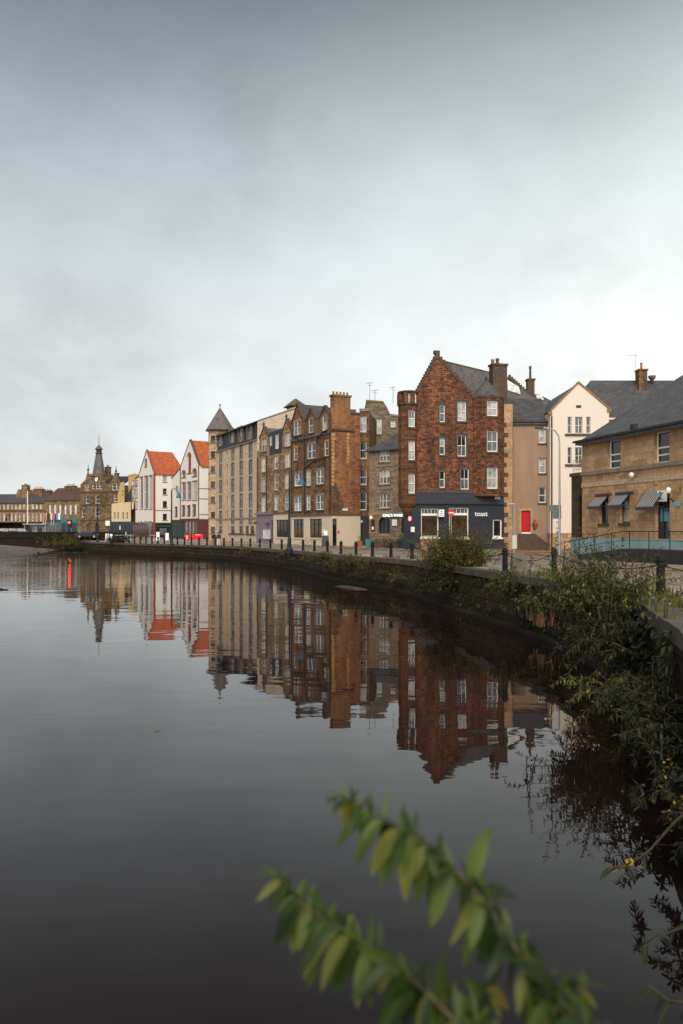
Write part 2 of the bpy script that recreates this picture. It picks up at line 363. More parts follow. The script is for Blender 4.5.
def window(b, f, r, frame='frame', panes=PANES, mull=0, rail=True, sill='dressing', surround=None, dep=.17, fw=.08, sw=.14, base=0.0, parent=None, bars=0, name='window'):
    u0, z0, u1, z1 = r; mb = MB(); d0, d1 = base - dep - .05, base - dep + .04
    f.box(mb, u0, z0, u0+fw, z1, d0, d1); f.box(mb, u1-fw, z0, u1, z1, d0, d1)
    f.box(mb, u0+fw, z0, u1-fw, z0+fw*1.2, d0, d1); f.box(mb, u0+fw, z1-fw, u1-fw, z1, d0, d1)
    zm = (z0 + z1) / 2
    if rail: f.box(mb, u0+fw, zm-fw*.4, u1-fw, zm+fw*.4, d0, d1+.012)
    for k in range(mull):
        um = u0 + (u1-u0) * (k+1) / (mull+1); f.box(mb, um-fw*.55, z0+fw*1.2, um+fw*.55, z1-fw, d0, d1+.025)
    for k in range(bars):
        um = u0 + (u1-u0) * (k+1) / (bars+1); f.box(mb, um-.018, z0+fw*1.2, um+.018, z1-fw, d0+.02, d1-.01)
    w = b.part(name, mb, frame, parent)
    pm = MB(); t = random.uniform(-.012, .012); t2 = random.uniform(-.012, .012)
    n = base - dep
    if rail and len({k for k, v in panes}) > 1 and random.random() < .35:      # half drawn blind
        pa, pb = 'glass_dark', pick(panes)
        pm.poly([f.p(u0+.02, z0+.02, n+t), f.p(u1-.02, z0+.02, n-t), f.p(u1-.02, zm, n-t), f.p(u0+.02, zm, n+t)]); b.part('pane', pm, pick(panes[:2]), w)
        pm = MB(); pm.poly([f.p(u0+.02, zm, n+t2), f.p(u1-.02, zm, n-t2), f.p(u1-.02, z1-.02, n-t2), f.p(u0+.02, z1-.02, n+t2)]); b.part('pane', pm, pb, w)
    else:
        pm.poly([f.p(u0+.02, z0+.02, n+t+t2), f.p(u1-.02, z0+.02, n-t+t2), f.p(u1-.02, z1-.02, n-t-t2), f.p(u0+.02, z1-.02, n+t-t2)]); b.part('pane', pm, pick(panes), w)
    if sill:
        sm = MB(); f.box(sm, u0-.1, z0-.17, u1+.1, z0-.003, base-.1, base+.09); b.part('sill', sm, sill, w)
    if surround:
        sm = MB(); q = base + .03
        f.box(sm, u0-sw, z0, u0-.004, z1+sw*1.3, base-.1, q); f.box(sm, u1+.004, z0, u1+sw, z1+sw*1.3, base-.1, q); f.box(sm, u0-.004, z1+.004, u1+.004, z1+sw*1.3, base-.1, q)
        b.part('surround', sm, surround, w)
    return w
def shell(b, mb, depth, zl, zr, u0=0.0, u1=None, back=None, zb=-.4):       # flanks and back of a block
    u1 = b.L if u1 is None else u1
    mb.poly([(u0,0,zb),(u0,depth,zb),(u0,depth,zl),(u0,0,zl)]); mb.poly([(u1,0,zb),(u1,depth,zb),(u1,depth,zr),(u1,0,zr)])
    mb.poly([(u0,depth,zb),(u1,depth,zb),(u1,depth,zr),(u0,depth,zl)])
def roof_eaves(u0, u1, ze, zr, depth, hl=0, hr=0, ov=.25, y0=0.0, th=.14):  # ridge along the facade
    mb = MB(); yc = y0 + depth/2; s = (zr - ze) / (depth/2)
    a = (u0 - (ov if hl else .12), y0-ov, ze - s*ov); b_ = (u1 + (ov if hr else .12), y0-ov, ze - s*ov)
    c = (b_[0], y0+depth+ov, ze - s*ov); d = (a[0], y0+depth+ov, ze - s*ov)
    e = (u0+hl - (0 if hl else .12), yc, zr); g = (u1-hr + (0 if hr else .12), yc, zr)
    mb.slab([a, b_, g, e], th); mb.slab([c, d, e, g], th)
    if hl: mb.slab([d, a, e], th)
    if hr: mb.slab([b_, c, g], th)
    return mb
def gable_tri(mb, u, ze, zr, depth, y0=0.0): mb.poly([(u, y0, ze), (u, y0+depth, ze), (u, y0+depth/2, zr)])
def roof_gable(pts_front, depth, ov=.05, back=None, th=.16):               # ridge runs back from a front gable
    mb = MB(); (ul, zl), (up, zp), (ur, zr) = pts_front; y0, y1 = -ov, depth
    mb.slab([(ul,y0,zl),(up,y0,zp),(up,y1,zp),(ul,y1,zl)], th); mb.slab([(up,y0,zp),(ur,y0,zr),(ur,y1,zr),(up,y1,zp)], th)
    return mb
def chimney(b, x0, y0, z0, x1, y1, z1, mat, pots=3, potmat='terracotta', potz=.5, cap='dressdark'):
    mb = MB(); mb.box(x0, y0, z0, x1, y1, z1); c = b.part('chimney', mb, mat)
    mb = MB(); mb.box(x0-.1, y0-.1, z1+.002, x1+.1, y1+.1, z1+.2); b.part('chimney_cap', mb, cap, c)
    for k in range(pots):
        t = (k + .5) / pots; cx, cy = (x0 + (x1-x0)*t, (y0+y1)/2) if (x1-x0) > (y1-y0) else ((x0+x1)/2, y0 + (y1-y0)*t)
        mb = MB(); mb.lathe(cx, cy, [(.16, z1+.2), (.13, z1+.2+potz*.8), (.17, z1+.2+potz*.85), (.16, z1+.2+potz)], 8); b.part('chimney_pot', mb, potmat, c)
    return c
def pipe(b, f, pts, r=.06, n=.12, mat='lead', name='drainpipe'):
    mb = MB(); mb.tube([f.p(u, z, n) for u, z in pts], r, 6); return b.part(name, mb, mat)
def band(b, f, u0, u1, z0, z1, n, mat, name='string_course', parent=None):
    mb = MB(); f.box(mb, u0, z0, u1, z1, -.05, n); return b.part(name, mb, mat, parent)
def coping(b, f, pts, w=.35, n0=-.35, n1=.09, mat='coping', name='coping', parent=None):  # thick strip following a gable line
    mb = MB()
    for (a, c), (e, g) in zip(pts, pts[1:]):
        mb.hexa([f.p(a,c-.02,n0), f.p(e,g-.02,n0), f.p(e,g-.02,n1), f.p(a,c-.02,n1)], [f.p(a,c+w,n0), f.p(e,g+w,n0), f.p(e,g+w,n1), f.p(a,c+w,n1)])
    return b.part(name, mb, mat, parent)
def text_mesh(txt, size, mat, parent, f, u, z, n, name='lettering', bold=0.0, ext=.02, align='CENTER'):
    cu = bpy.data.curves.new(name, 'FONT'); cu.body = txt; cu.size = size; cu.extrude = ext; cu.offset = bold; cu.align_x = align; cu.align_y = 'CENTER'
    o = bpy.data.objects.new(name, cu); COL.objects.link(o)
    dg = bpy.context.evaluated_depsgraph_get(); me = bpy.data.meshes.new_from_object(o.evaluated_get(dg)); bpy.data.objects.remove(o)
    me.materials.clear(); me.materials.append(M[mat]); o = bpy.data.objects.new(name, me); COL.objects.link(o)
    d = Vector((f.d[0], f.d[1], 0)); up = Vector((0,0,1)); nn = Vector((f.n[0], f.n[1], 0))
    o.parent = parent; o.matrix_local = Matrix(((d.x, up.x, nn.x, 0), (d.y, up.y, nn.y, 0), (d.z, up.z, nn.z, 0), (0,0,0,1)))
    o.location = f.p(u, z, n); return o
def octagon(b, cx, cy, Rr, zb, zt, mat, wins=(), phi0=0.0, name='turret', parent=None, faces=8):
    mb = MB(); half = math.pi / faces; Rv = Rr / math.cos(half); out = []
    for k in range(faces):
        ph = phi0 + 2 * half * k; a0, a1 = ph - half, ph + half
        p0 = (cx + Rv*math.sin(a0), cy - Rv*math.cos(a0)); p1 = (cx + Rv*math.sin(a1), cy - Rv*math.cos(a1))
        f = Face(b, p0, (p1[0]-p0[0], p1[1]-p0[1])); wd = math.dist(p0, p1)
        hs = [w for fk, w in wins if fk == k]; hs = [(wd/2 - w[0]/2, w[1], wd/2 + w[0]/2, w[2]) for w in hs]
        f.wall(mb, [(0,zb),(wd,zb),(wd,zt),(0,zt)], hs, .2); out.append((f, hs))
    n = faces; tops = [(cx + Rv*math.sin(phi0 + half*(2*k-1)), cy - Rv*math.cos(phi0 + half*(2*k-1))) for k in range(n)]
    mb.poly([(x, y, zt) for x, y in tops]); mb.poly([(x, y, zb) for x, y in tops])
    return b.part(name, mb, mat, parent), out

# ================================================================== TOAST : red gabled corner house with a navy cafe
c7 = cr(395, 345, 4.876)
b = Building('corner_tenement', 'red rubble stone tenement with crow-stepped gable over a charcoal painted cafe front', 'building', 412, 77, 503.0, 79)
f = b.front; LEN = b.L
zs = f.z(c7(300, 722)); uG0 = f.u(416.0); uG1 = f.u(474.5); pk = f.uz(c7(205, 48)); sl = f.uz(c7(105, 232)); sr = f.uz(c7(388, 254))
rs = [rect1(f, c7, 218, 244, y0, y1) for y0, y1 in ((290,376),(452,535),(614,696))] + [rect1(f, c7, 305, 348, y0, y1) for y0, y1 in ((274,371),(438,543))] + [rect1(f, c7, 320, 361, 602, 704)]
mb = MB(); zR = f.z(c7(500, 262))
f.wall(mb, [(0,zs),(LEN,zs),(LEN,zR),(sr[0]+.35,zR),sr,pk,sl,(0,sl[1]-.6)], rs)
mb.poly([(0,0,zs),(3.4,9,zs),(3.4,9,sl[1]-.6),(0,0,sl[1]-.6)]); mb.poly([(LEN,0,zs),(LEN,9,zs),(LEN,9,zR),(LEN,0,zR)]); mb.poly([(3.4,9,zs),(LEN,9,zs),(LEN,9,zR),(3.4,9,sl[1]-.6)])
b.part('wall', mb, 'redstone')
for r in rs: window(b, f, r, bars=1 if r[2]-r[0] > .7 else 0, surround='dressdark', sill='dressdark', sw=.14, fw=.075, panes=[('glass_dark',1),('glass_mid',3),('glass_pale',4)])
band(b, f, .1, LEN, zs-.02, zs+.28, .10, 'dressdark')
# crow steps
mb = MB()
for (a, e, n) in ((sl, pk, 13), (pk, sr, 14)):
    for k in range(n):
        t0, t1 = k / n, (k + 1) / n; ua, ub = a[0] + (e[0]-a[0])*t0, a[0] + (e[0]-a[0])*t1
        za, zb_ = a[1] + (e[1]-a[1])*t0, a[1] + (e[1]-a[1])*t1; f.box(mb, ua, min(za, zb_)-.1, ub, max(za, zb_)+.12, -.38, .06)
f.box(mb, pk[0]-.28, pk[1]+.1, pk[0]+.28, pk[1]+.42, -.36, .05)
b.part('crow_steps', mb, 'dressdark')
# roof: ridge runs back and slightly to the right
mb = MB(); w0 = f
def P(px, py, Y):                                    # world to this building's axes
    X = PX(px, Y) - b.ax; Yy = Y - b.ay; c, s = math.cos(-b.rz), math.sin(-b.rz); return (c*X - s*Yy, s*X + c*Yy, PZ(py, Y) - b.z0)
rA = (pk[0], .4, pk[1]-.35); rB = P(490, 372.5, 87); eA = (sr[0]-.1, .4, sr[1]-.2); eB = P(507, 402, 87); lA = (sl[0], .4, sl[1]-.2); lB = (rB[0]-3.5, 9, sl[1]+1.5)
mb.slab([eA, eB, rB, rA], .2); mb.slab([rA, rB, lB, lA], .2); b.part('roof', mb, 'slatemauve')
mb = MB(); mb.tube([rA, rB], .09, 6); b.part('roof_ridge', mb, 'moss')
# right bay with a slated cone
ub = f.u(488.4); Rb = (f.u(503.5) - f.u(473.6)) / 2
zz = [(f.z(c7(448, y1)), f.z(c7(448, y0))) for y0, y1 in ((278,353),(425,525),(600,703))]
t, fo = octagon(b, ub, .55, Rb, zs-.3, zR-.05, 'redstone', [(0, (min(1.12, Rb*.8), a, c)) for a, c in zz], 0.0, 'bay')
for r in fo[0][1]: window(b, fo[0][0], r, bars=1, sill='dressdark', fw=.09, parent=t, panes=[('glass_mid',3),('glass_pale',4),('glass_white',2)])
mb = MB(); za = f.z(c7(448, 172)); mb.lathe(ub, .55, [(Rb*1.1, zR-.15), (Rb*1.14, zR-.02), (Rb*1.06, zR+.12)], 8, math.pi/8); b.part('bay_cornice', mb, 'dressdark', t)
mb = MB(); h = za - zR; mb.lathe(ub, .55, [(Rb*1.08, zR+.1), (Rb*.86, zR+h*.22), (Rb*.55, zR+h*.58), (Rb*.2, zR+h*.93), (.05, za+.1)], 16); b.part('bay_roof', mb, 'slatewarm', t)
mb = MB(); mb.tube([(ub,.55,za), (ub,.55,za+.5)], .04); mb.lathe(ub, .55, [(.02,za+.1),(.13,za+.24),(.02,za+.38)], 8); b.part('finial', mb, 'lead', t)
# left corner turret with an open belvedere
ul = f.u(409.6); Rl = (f.u(418.5) - f.u(401.0)) / 2
zl = [(f.z(c7(70, y1)), f.z(c7(70, y0))) for y0, y1 in ((318,402),(468,562),(628,724))]
zT = f.z(c7(70, 292)); zC = f.z(c7(70, 232)); zB0 = f.z(c7(70, 770))
t, fo = octagon(b, ul, .5, Rl, zB0, zT, 'reddark', [(0, (min(.95, Rl*.8), a, c)) for a, c in zl], R(8), 'corner_turret')
for r in fo[0][1]: window(b, fo[0][0], r, bars=1, sill='dressdark', fw=.09, parent=t, panes=[('glass_mid',3),('glass_pale',4)])
mb = MB(); mb.lathe(ul, .5, [(Rl*.45, zB0-1.15), (Rl*.7, zB0-.75), (Rl*.8, zB0-.5), (Rl*1.0, zB0-.3), (Rl*1.12, zB0-.1), (Rl*1.1, zB0+.06)], 12); b.part('corbel', mb, 'reddark', t)
for zc in (zl[0][0]-.75, zl[1][0]-.75):
    mb = MB(); mb.lathe(ul, .5, [(Rl*1.05, zc-.1), (Rl*1.13, zc), (Rl*1.05, zc+.1)], 8, math.pi/8); b.part('string_course', mb, 'dressdark', t)
mb = MB(); mb.lathe(ul, .5, [(Rl*1.08, zT-.1), (Rl*1.22, zT+.03), (Rl*1.08, zT+.18)], 16); mb.lathe(ul, .5, [(Rl*1.1, zC-.08), (Rl*1.22, zC+.05), (Rl*1.1, zC+.16)], 16); b.part('cornice', mb, 'dressdark', t)
mb = MB()
for k in range(8):
    a = 2*math.pi*k/8 + .2; x, y = ul + Rl*.98*math.sin(a), .5 - Rl*.98*math.cos(a)
    if 1 <= k <= 1: mb.box(x-.06, y-.06, zT+.15, x+.06, y+.06, zC-.05)
    else: mb.box(x-.2, y-.2, zT+.15, x+.2, y+.2, zC-.05)
b.part('belvedere_pillars', mb, 'reddark', t)
mb = MB()
for k in range(9):
    a = -.2 + k*.19; x, y = ul + Rl*.9*math.sin(a), .5 - Rl*.9*math.cos(a); mb.box(x-.035, y-.035, zT+.15, x+.035, y+.035, zC-.05)
mb.tube([(ul + Rl*.9*math.sin(-.2+k*.15), .5 - Rl*.9*math.cos(-.2+k*.15), (zT+zC)/2+.1) for k in range(12)], .05)
b.part('belvedere_railing', mb, 'frame', t)
# chimney behind the bay
q0 = P(489.2, 367, 83.5); q1 = P(504.6, 367, 83.5)
c = chimney(b, q0[0], q0[1]-1.0, 10.5, q1[0], q1[1]+.4, q0[2], 'dressdark', 0)
for px, py in ((491.5, 363.5), (496.2, 362.5)):
    q = P(px, py, 83.5); mb = MB(); mb.lathe(q[0], q[1]-.3, [(.2, q0[2]+.2), (.16, q[2]+.1), (.2, q[2]+.15), (.19, q[2]+.35)], 10); b.part('chimney_pot', mb, 'dressdark' if px > 494 else 'terracotta', c)
# navy cafe front
mb = MB(); u0s = f.u(411.0)
w1 = rect1(f, c7, 126, 212, 797, 936); w2 = rect1(f, c7, 263, 358, 793, 940); w3 = rect1(f, c7, 476, 520, 850, 938)
f.wall(mb, [(u0s,-.5),(LEN,-.5),(LEN,zs-.05),(u0s,zs-.05)], [w1, w2, w3], .3, .08)
mb.poly([f.p(u0s,-.5,.08), (u0s-.45,1.0,-.5), (u0s-.45,1.0,zs-.05), f.p(u0s,zs-.05,.08)]); mb.poly([(u0s-.45,1.0,-.5), (3.3,9,-.5), (3.3,9,zs-.05), (u0s-.45,1.0,zs-.05)])
mb.poly([f.p(LEN,-.5,.08), (LEN,9,-.5), (LEN,9,zs-.05), f.p(LEN,zs-.05,.08)])
mb.poly([f.p(u0s,zs-.05,.08), f.p(LEN,zs-.05,.08), f.p(LEN,zs-.05,-.3), f.p(u0s,zs-.05,-.3)])
shop = b.part('cafe_front', mb, 'navy')
zf = f.z(c7(300, 772)); band(b, f, u0s, LEN, zf, zs-.06, .16, 'navylight', 'fascia', shop); band(b, f, u0s-.03, LEN+.03, zf-.1, zf-.004, .24, 'navy', 'fascia_moulding', shop)
for w in (w1, w2):
    zt = w[3] - (w[3]-w[1])*.22
    x = window(b, f, (w[0], w[1], w[2], zt), rail=False, fw=.1, sill='frame', panes=[('glass_brown',1)], base=.08, parent=shop, bars=0, name='shop_window')
    x = window(b, f, (w[0], zt+.003, w[2], w[3]), rail=False, fw=.1, sill=None, panes=[('glass_mid',1)], base=.08, parent=shop, bars=4, name='transom_window')
window(b, f, w3, rail=False, fw=.13, sill='frame', panes=[('glass_dark',1)], base=.08, parent=shop, name='small_window')
ds = f.uz(c7(418, 824)); text_mesh('toast', .66, 'signwhite', shop, f, ds[0], ds[1], .1, 'cafe_lettering', .006, .03)
mb = MB(); r = rect1(f, c7, 482, 509, 732, 752); f.box(mb, r[0], r[1], r[2], r[3], .165, .22); b.part('plaque', mb, 'signwhite', shop)
r = rect1(f, c7, 205, 230, 803, 838); mb = MB(); f.box(mb, r[0], r[1], r[2], r[3], .1, .6); x = b.part('projecting_sign', mb, 'signwhite', shop)
mb = MB()
for k in range(3): f.box(mb, r[0]+.12, r[1]+.14+k*.17, r[2]-.12, r[1]+.19+k*.17, .6, .612)
b.part('sign_marks', mb, 'greysign', x)
r = rect1(f, c7, 90, 108, 887, 912); mb = MB(); f.box(mb, r[0]-.35, r[1], r[2]-.35, r[3], .09, .3); b.part('wall_lantern', mb, 'signwhite', shop)
r = rect1(f, c7, 122, 216, 945, 1000); mb = MB(); f.box(mb, r[0], -.2, r[2], r[3], .08, .13); b.part('stall_riser', mb, 'pinkrender', shop)
# golden rear flank with dark quoins, to the right of the bay
mb = MB(); q0 = P(504.0, 400, 80.2); q1 = P(513.5, 404, 80.2); mb.box(q0[0], q0[1], -.4, q1[0], q1[1]+6, q1[2]); fl = b.part('rear_flank', mb, 'ashlar')
mb = MB()
for k in range(13): 
    z = .3 + k*1.0; w_ = .45 if k % 2 else .28; mb.box(q0[0]+.02, q0[1]-.03, z, q0[0]+w_, q0[1]+.2, z+.42)
b.part('quoins', mb, 'dressdark', fl)
pipe(b, f, [(LEN+.08, -.2), (LEN+.08, zR)], .07, -.1)
TOAST = b

# ================================================================== tenement with skylight behind it
b = Building('rear_tenement', 'dark crow-stepped roof with skylights rising behind the red door house', 'building', 504, 97, 560, 97)
f = b.front; c8 = cr(480, 345, 4.767)
a0 = f.uz(c8(135, 150)); a1 = f.uz(c8(240, 245)); mb = MB(); f.wall(mb, [(0,-.4),(b.L,-.4),(b.L,a1[1]-1.2),a1,a0,(0,a0[1]-.2)]); shell(b, mb, 8, a0[1]-.5, a1[1]-1.2); b.part('wall', mb, 'greystone')
mb = MB()
for k in range(10):
    t0, t1 = k/10, (k+1)/10; f.box(mb, a0[0]+(a1[0]-a0[0])*t0, a0[1]+(a1[1]-a0[1])*t1-.2, a0[0]+(a1[0]-a0[0])*t1, a0[1]+(a1[1]-a0[1])*t0+.15, -.1, .35)
b.part('crow_steps', mb, 'dressdark')
mb = MB(); pA = f.uz(c8(110, 172)); pB = f.uz(c8(250, 262)); mb.slab([(pA[0]-1,-.6,pB[1]), (pB[0],-.6,pB[1]), (a1[0],-.05,a1[1]-.1), (a0[0],-.05,a0[1]-.1), (pA[0]-1,-.05,a0[1]-.1)], .15); rf = b.part('roof', mb, 'slatewarm')
s0 = f.uz(c8(128, 172)); s1 = f.uz(c8(188, 212)); mb = MB(); mb.slab([(s0[0],-.5,s0[1]-1.1),(s1[0],-.62,s1[1]-.6),(s1[0]-.2,-.5,s1[1]+.25),(s0[0],-.35,s0[1]+.1)], .1); b.part('skylight', mb, 'glass_white', rf)
q = rect1(f, c8, 237, 270, 160, 270); chimney(b, q[0], 1, q[1]-1, q[2], 2, q[3], 'dressdark', 1, 'dressdark', 1.6)
r0 = f.uz(c8(265, 225)); r1 = f.uz(c8(310, 220)); r2 = f.uz(c8(370, 262)); mb = MB(); mb.slab([(a1[0]+.2,-.3,r2[1]-.8),(r2[0],-.3,r2[1]-.6),(r1[0],2.5,r1[1]),(r0[0]-1,2.5,r1[1]+.3)], .2); rf = b.part('roof', mb, 'slatewarm')
s0 = f.uz(c8(275, 243)); s1 = f.uz(c8(305, 252)); mb = MB(); mb.slab([(s0[0],.2,s1[1]-.1),(s1[0],.2,s1[1]-.1),(s1[0],1.0,s0[1]+.3),(s0[0],1.0,s0[1]+.3)], .1); b.part('skylight', mb, 'glass_white', rf)

# ================================================================== red door house
b = Building('harled_house', 'plain pinkish brown harled house with one bright red front door', 'building', 513, 81, 551, 81)
f = b.front; ze = f.z(c8(250, 366)); zr = f.z(c8(250, 272))
rs = [rect1(f, c8, 280, 314, y0, y1) for y0, y1 in ((400,468),(539,611),(680,752))]; dr = rect1(f, c8, 197, 240, 790, 893)
mb = MB(); f.wall(mb, [(0,-.4),(b.L,-.4),(b.L,ze),(0,ze)], rs+[dr]); shell(b, mb, 9, ze, ze); gable_tri(mb, 0, ze, zr+1, 9); gable_tri(mb, b.L, ze, zr+1, 9); b.part('wall', mb, 'pinkrender')
b.part('roof', roof_eaves(0, b.L, ze, zr+1.1, 9), 'slate')
for r in rs: window(b, f, r, sill='dressdark', panes=[('glass_pale',1),('glass_mid',1)], surround='dressgrey', sw=.07)
mb = MB(); f.box(mb, dr[0]+.05, dr[1], dr[2]-.05, dr[3], -.2, -.12); d = b.part('door', mb, 'reddoor'); mb = MB()
for k in range(2): 
    for j in range(2): f.box(mb, dr[0]+.14+k*.4, dr[1]+.2+j*.95, dr[0]+.44+k*.4, dr[1]+.95+j*.95, -.12, -.1)
b.part('door_panel', mb, 'reddoor', d); mb = MB(); q = f.p(dr[2]-.17, dr[1]+1.0, -.07); mb.lathe(q[0], q[1], [(.02,q[2]-.04),(.045,q[2]),(.02,q[2]+.04)], 8); b.part('handle', mb, 'steel', d)
mb = MB(); f.box(mb, dr[0]-.25, dr[1]-.1, dr[0]-.004, dr[3]+.22, -.1, .05); f.box(mb, dr[2]+.004, dr[1]-.1, dr[2]+.2, dr[3]+.22, -.1, .05); f.box(mb, dr[0]-.004, dr[3]+.004, dr[2]+.004, dr[3]+.24, -.1, .05); b.part('door_surround', mb, 'dressing')
mb = MB(); f.box(mb, dr[0]-.02, dr[1]-.14, dr[2]+.02, dr[1]-.004, -.1, .14); b.part('door_step', mb, 'signwhite')
mb = MB(); f.panel(mb, [(dr[0]-.9,-.3),(dr[2]+1.9,-.3),(dr[2]+1.6,.6),(dr[2]+.4,dr[1]-.15),(dr[0]-.3,dr[1]-.15),(dr[0]-.8,.7)], 0, .5); b.part('plinth', mb, 'dressdark')
mb = MB(); f.box(mb, dr[2]+.35, dr[1]+.7, dr[2]+.55, dr[1]+1.3, 0, .3); mb.lathe(f.p(dr[2]+.45,0,.2)[0], f.p(0,0,.2)[1], [(.1,dr[1]+.4),(.25,dr[1]+.75),(.3,dr[1]+.95)], 8); b.part('hanging_basket', mb, 'terracotta')
pipe(b, f, [(b.L-.2, -.2), (b.L-.2, ze)], .07); mb = MB(); f.box(mb, 0, ze-.1, b.L, ze+.06, .05, .32); b.part('gutter', mb, 'lead')

# ================================================================== tall white gabled house
b = Building('white_house', 'tall warm white house with a plain steep gable edged in ochre stone', 'building', 550, 80, 609, 80)
f = b.front; c1 = cr(560, 350, 4.655)
pk = f.uz((578.4, 383.2)); l0 = f.uz((550, 411)); r0 = f.uz((608.5, 408))
rs = [rect1(f, c1, x0, x1, 311, 389) for x0, x1 in ((35,54),(70,105),(122,142))] + [rect1(f, c1, x0, x1, 453, 531) for x0, x1 in ((35,54),(70,105),(122,142))]
zp = f.z((560, 533)); mb = MB(); f.wall(mb, [(0,zp),(b.L,zp),(b.L,r0[1]),pk,(0,l0[1])], rs); shell(b, mb, 10, l0[1], r0[1], zb=zp); b.part('wall', mb, 'whitewarm')
mb = MB(); mb.box(-.03,-.04,-.4,b.L+.03,10.03,zp-.003); b.part('plinth', mb, 'ashlar')
for k, r in enumerate(rs): window(b, f, r, frame='frameoff', sill=None, rail=True, mull=1 if k % 3 == 1 else 0, panes=[('glass_mid',1)], fw=.07)
for r in (rs[0], rs[3]):
    mb = MB(); f.box(mb, r[0]-.25, r[1]-.22, rs[2][2]+.2, r[1]-.02, -.05, .14); b.part('sill', mb, 'dressdark')
coping(b, f, [(0,l0[1]-.1), pk, (b.L,r0[1]-.1)], .2); b.part('roof', roof_gable([(0,l0[1]),pk,(b.L,r0[1])], 10, -.2), 'slate')
mb = MB()
for u, z in ((.0,l0[1]),(b.L,r0[1])): mb = MB(); f.box(mb, u-.2, z-.4, u+.2, z-.05, -.3, .12); b.part('skew_putt', mb, 'coping')
v = rect1(f, c1, 75, 98, 257, 269); mb = MB(); f.box(mb, v[0], v[1], v[2], v[3], 0, .03); b.part('vent', mb, 'lead'); pipe(b, f, [(.15,0),(.15,l0[1]-.5)], .07)

# ================================================================== dark slated roof block behind the office
b = Building('slated_block', 'wide building with a big dark slate roof and one brick chimney behind the white gable', 'building', 596, 98, 735, 98)
f = b.front; ze = f.z((605, 416)); zr = f.z((605, 379.5)); mb = MB(); f.wall(mb, [(0,-.4),(b.L,-.4),(b.L,ze),(0,ze)]); shell(b, mb, 12, ze, ze); gable_tri(mb, b.L, ze, zr, 12); b.part('wall', mb, 'pinkrender')
b.part('roof', roof_eaves(-2.4, b.L, ze, zr+1.0, 12, 3.6, 0), 'slate'); mb = MB(); f.box(mb, -2.2, ze-.5, b.L, ze-.25, 0, .35); b.part('gutter', mb, 'frameoff')
q = rect1(f, c1, 427, 468, 90, 185); c = chimney(b, q[0], 4.2, q[1]-1, q[2], 5.5, q[3]+.7, 'brownstone', 1, 'terracotta', .9)
mb = MB(); x = (q[0]+q[2])/2 - .8; mb.tube([(x,4.8,q[3]), (x,4.8,q[3]+3.0)], .03); mb.tube([(x-1.0,4.8,q[3]+2.8),(x+.3,4.8,q[3]+2.7)], .025); b.part('aerial', mb, 'steel', c)
mb = MB(); mb.lathe(q[2]+.9, 5, [(.1,zr+.7),(.45,zr+1.1),(.5,zr+1.4)], 10); b.part('satellite_dish', mb, 'concrete')

# ================================================================== sandstone office on the right
b = Building('sandstone_office', 'two storey golden sandstone office with striped awnings and a pale blue painted base', 'building', 582.1, 54, 720, 41.5)
f = b.front; ze = f.z(c1(110, 432)); LEN = b.L
up = [rect1(f, c1, 221, 282, 415, 556), rect1(f, c1, 439, 509, 375, 530)]
lo = [rect1(f, c1, 184, 224, 680, 808), rect1(f, c1, 279, 323, 672, 805)]; dr = rect1(f, c1, 444, 511, 657, 897)
dr = (dr[0], max(dr[1], .45), dr[2], dr[3])
zpl = f.z(c1(110, 874)); uR = f.u(683)
mb = MB(); f.wall(mb, [(0,zpl),(LEN,zpl),(LEN,ze),(0,ze)], up+lo+[(dr[0], zpl+.02, dr[2], dr[3])], .35); D = 20.0
shell(b, mb, D, ze, ze, zb=zpl); gable_tri(mb, 0, ze, ze+6.1, D); gable_tri(mb, LEN, ze, ze+6.1, D); b.part('wall', mb, 'ashlar')
mb = MB(); mb.box(-.05,-.06,-.4,LEN+.05,D+.05,zpl-.003); b.part('plinth', mb, 'blueplinth')
rf = b.part('roof', roof_eaves(0, LEN, ze+.22, ze+6.2, D, 0, 0, .45), 'slate')
mb = MB(); f.box(mb, -.15, ze-.18, LEN, ze-.02, -.1, .22); f.box(mb, -.25, ze-.015, LEN, ze+.12, -.1, .42); b.part('cornice', mb, 'ashlarlight'); mb = MB(); f.box(mb, -.3, ze+.0, LEN, ze+.13, .43, .56); b.part('gutter', mb, 'lead')
mb = MB(); g = rect1(f, c1, 352, 378, 345, 385); f.box(mb, g[0], g[1], g[2]-.2, g[3], .1, .4); b.part('hopper', mb, 'lead')
z1 = f.z(c1(110, 575)); z2 = f.z(c1(110, 640)); band(b, f, -.05, LEN, z1-.16, z1+.08, .13, 'dressgrey'); band(b, f, -.04, LEN, z2, z2+.28, .05, 'ashlarlight')
z3 = up[0][1]-.02
for r in up:
    window(b, f, r, fw=.12, rail=True, sill='dressdark', panes=[('glass_dark',1),('glass_dark',1)], dep=.22, bars=0)
    mb = MB(); zq = r[1] + (r[3]-r[1])*.28; f.box(mb, r[0]+.12, zq-.04, r[2]-.12, zq+.04, -.26, -.17); b.part('glazing_bar', mb, 'frame')
for k, r in enumerate(lo):
    window(b, f, r, frame='frameblack', fw=.07, sill='dressdark', panes=[('glass_dark',1)] if k == 0 else [('glass_pale',1)], dep=.22)
    mb = MB(); f.box(mb, r[0]-.35, r[3]+.03, r[2]+.45, r[3]+.16, 0, .14); b.part('hood_mould', mb, 'dressdark')
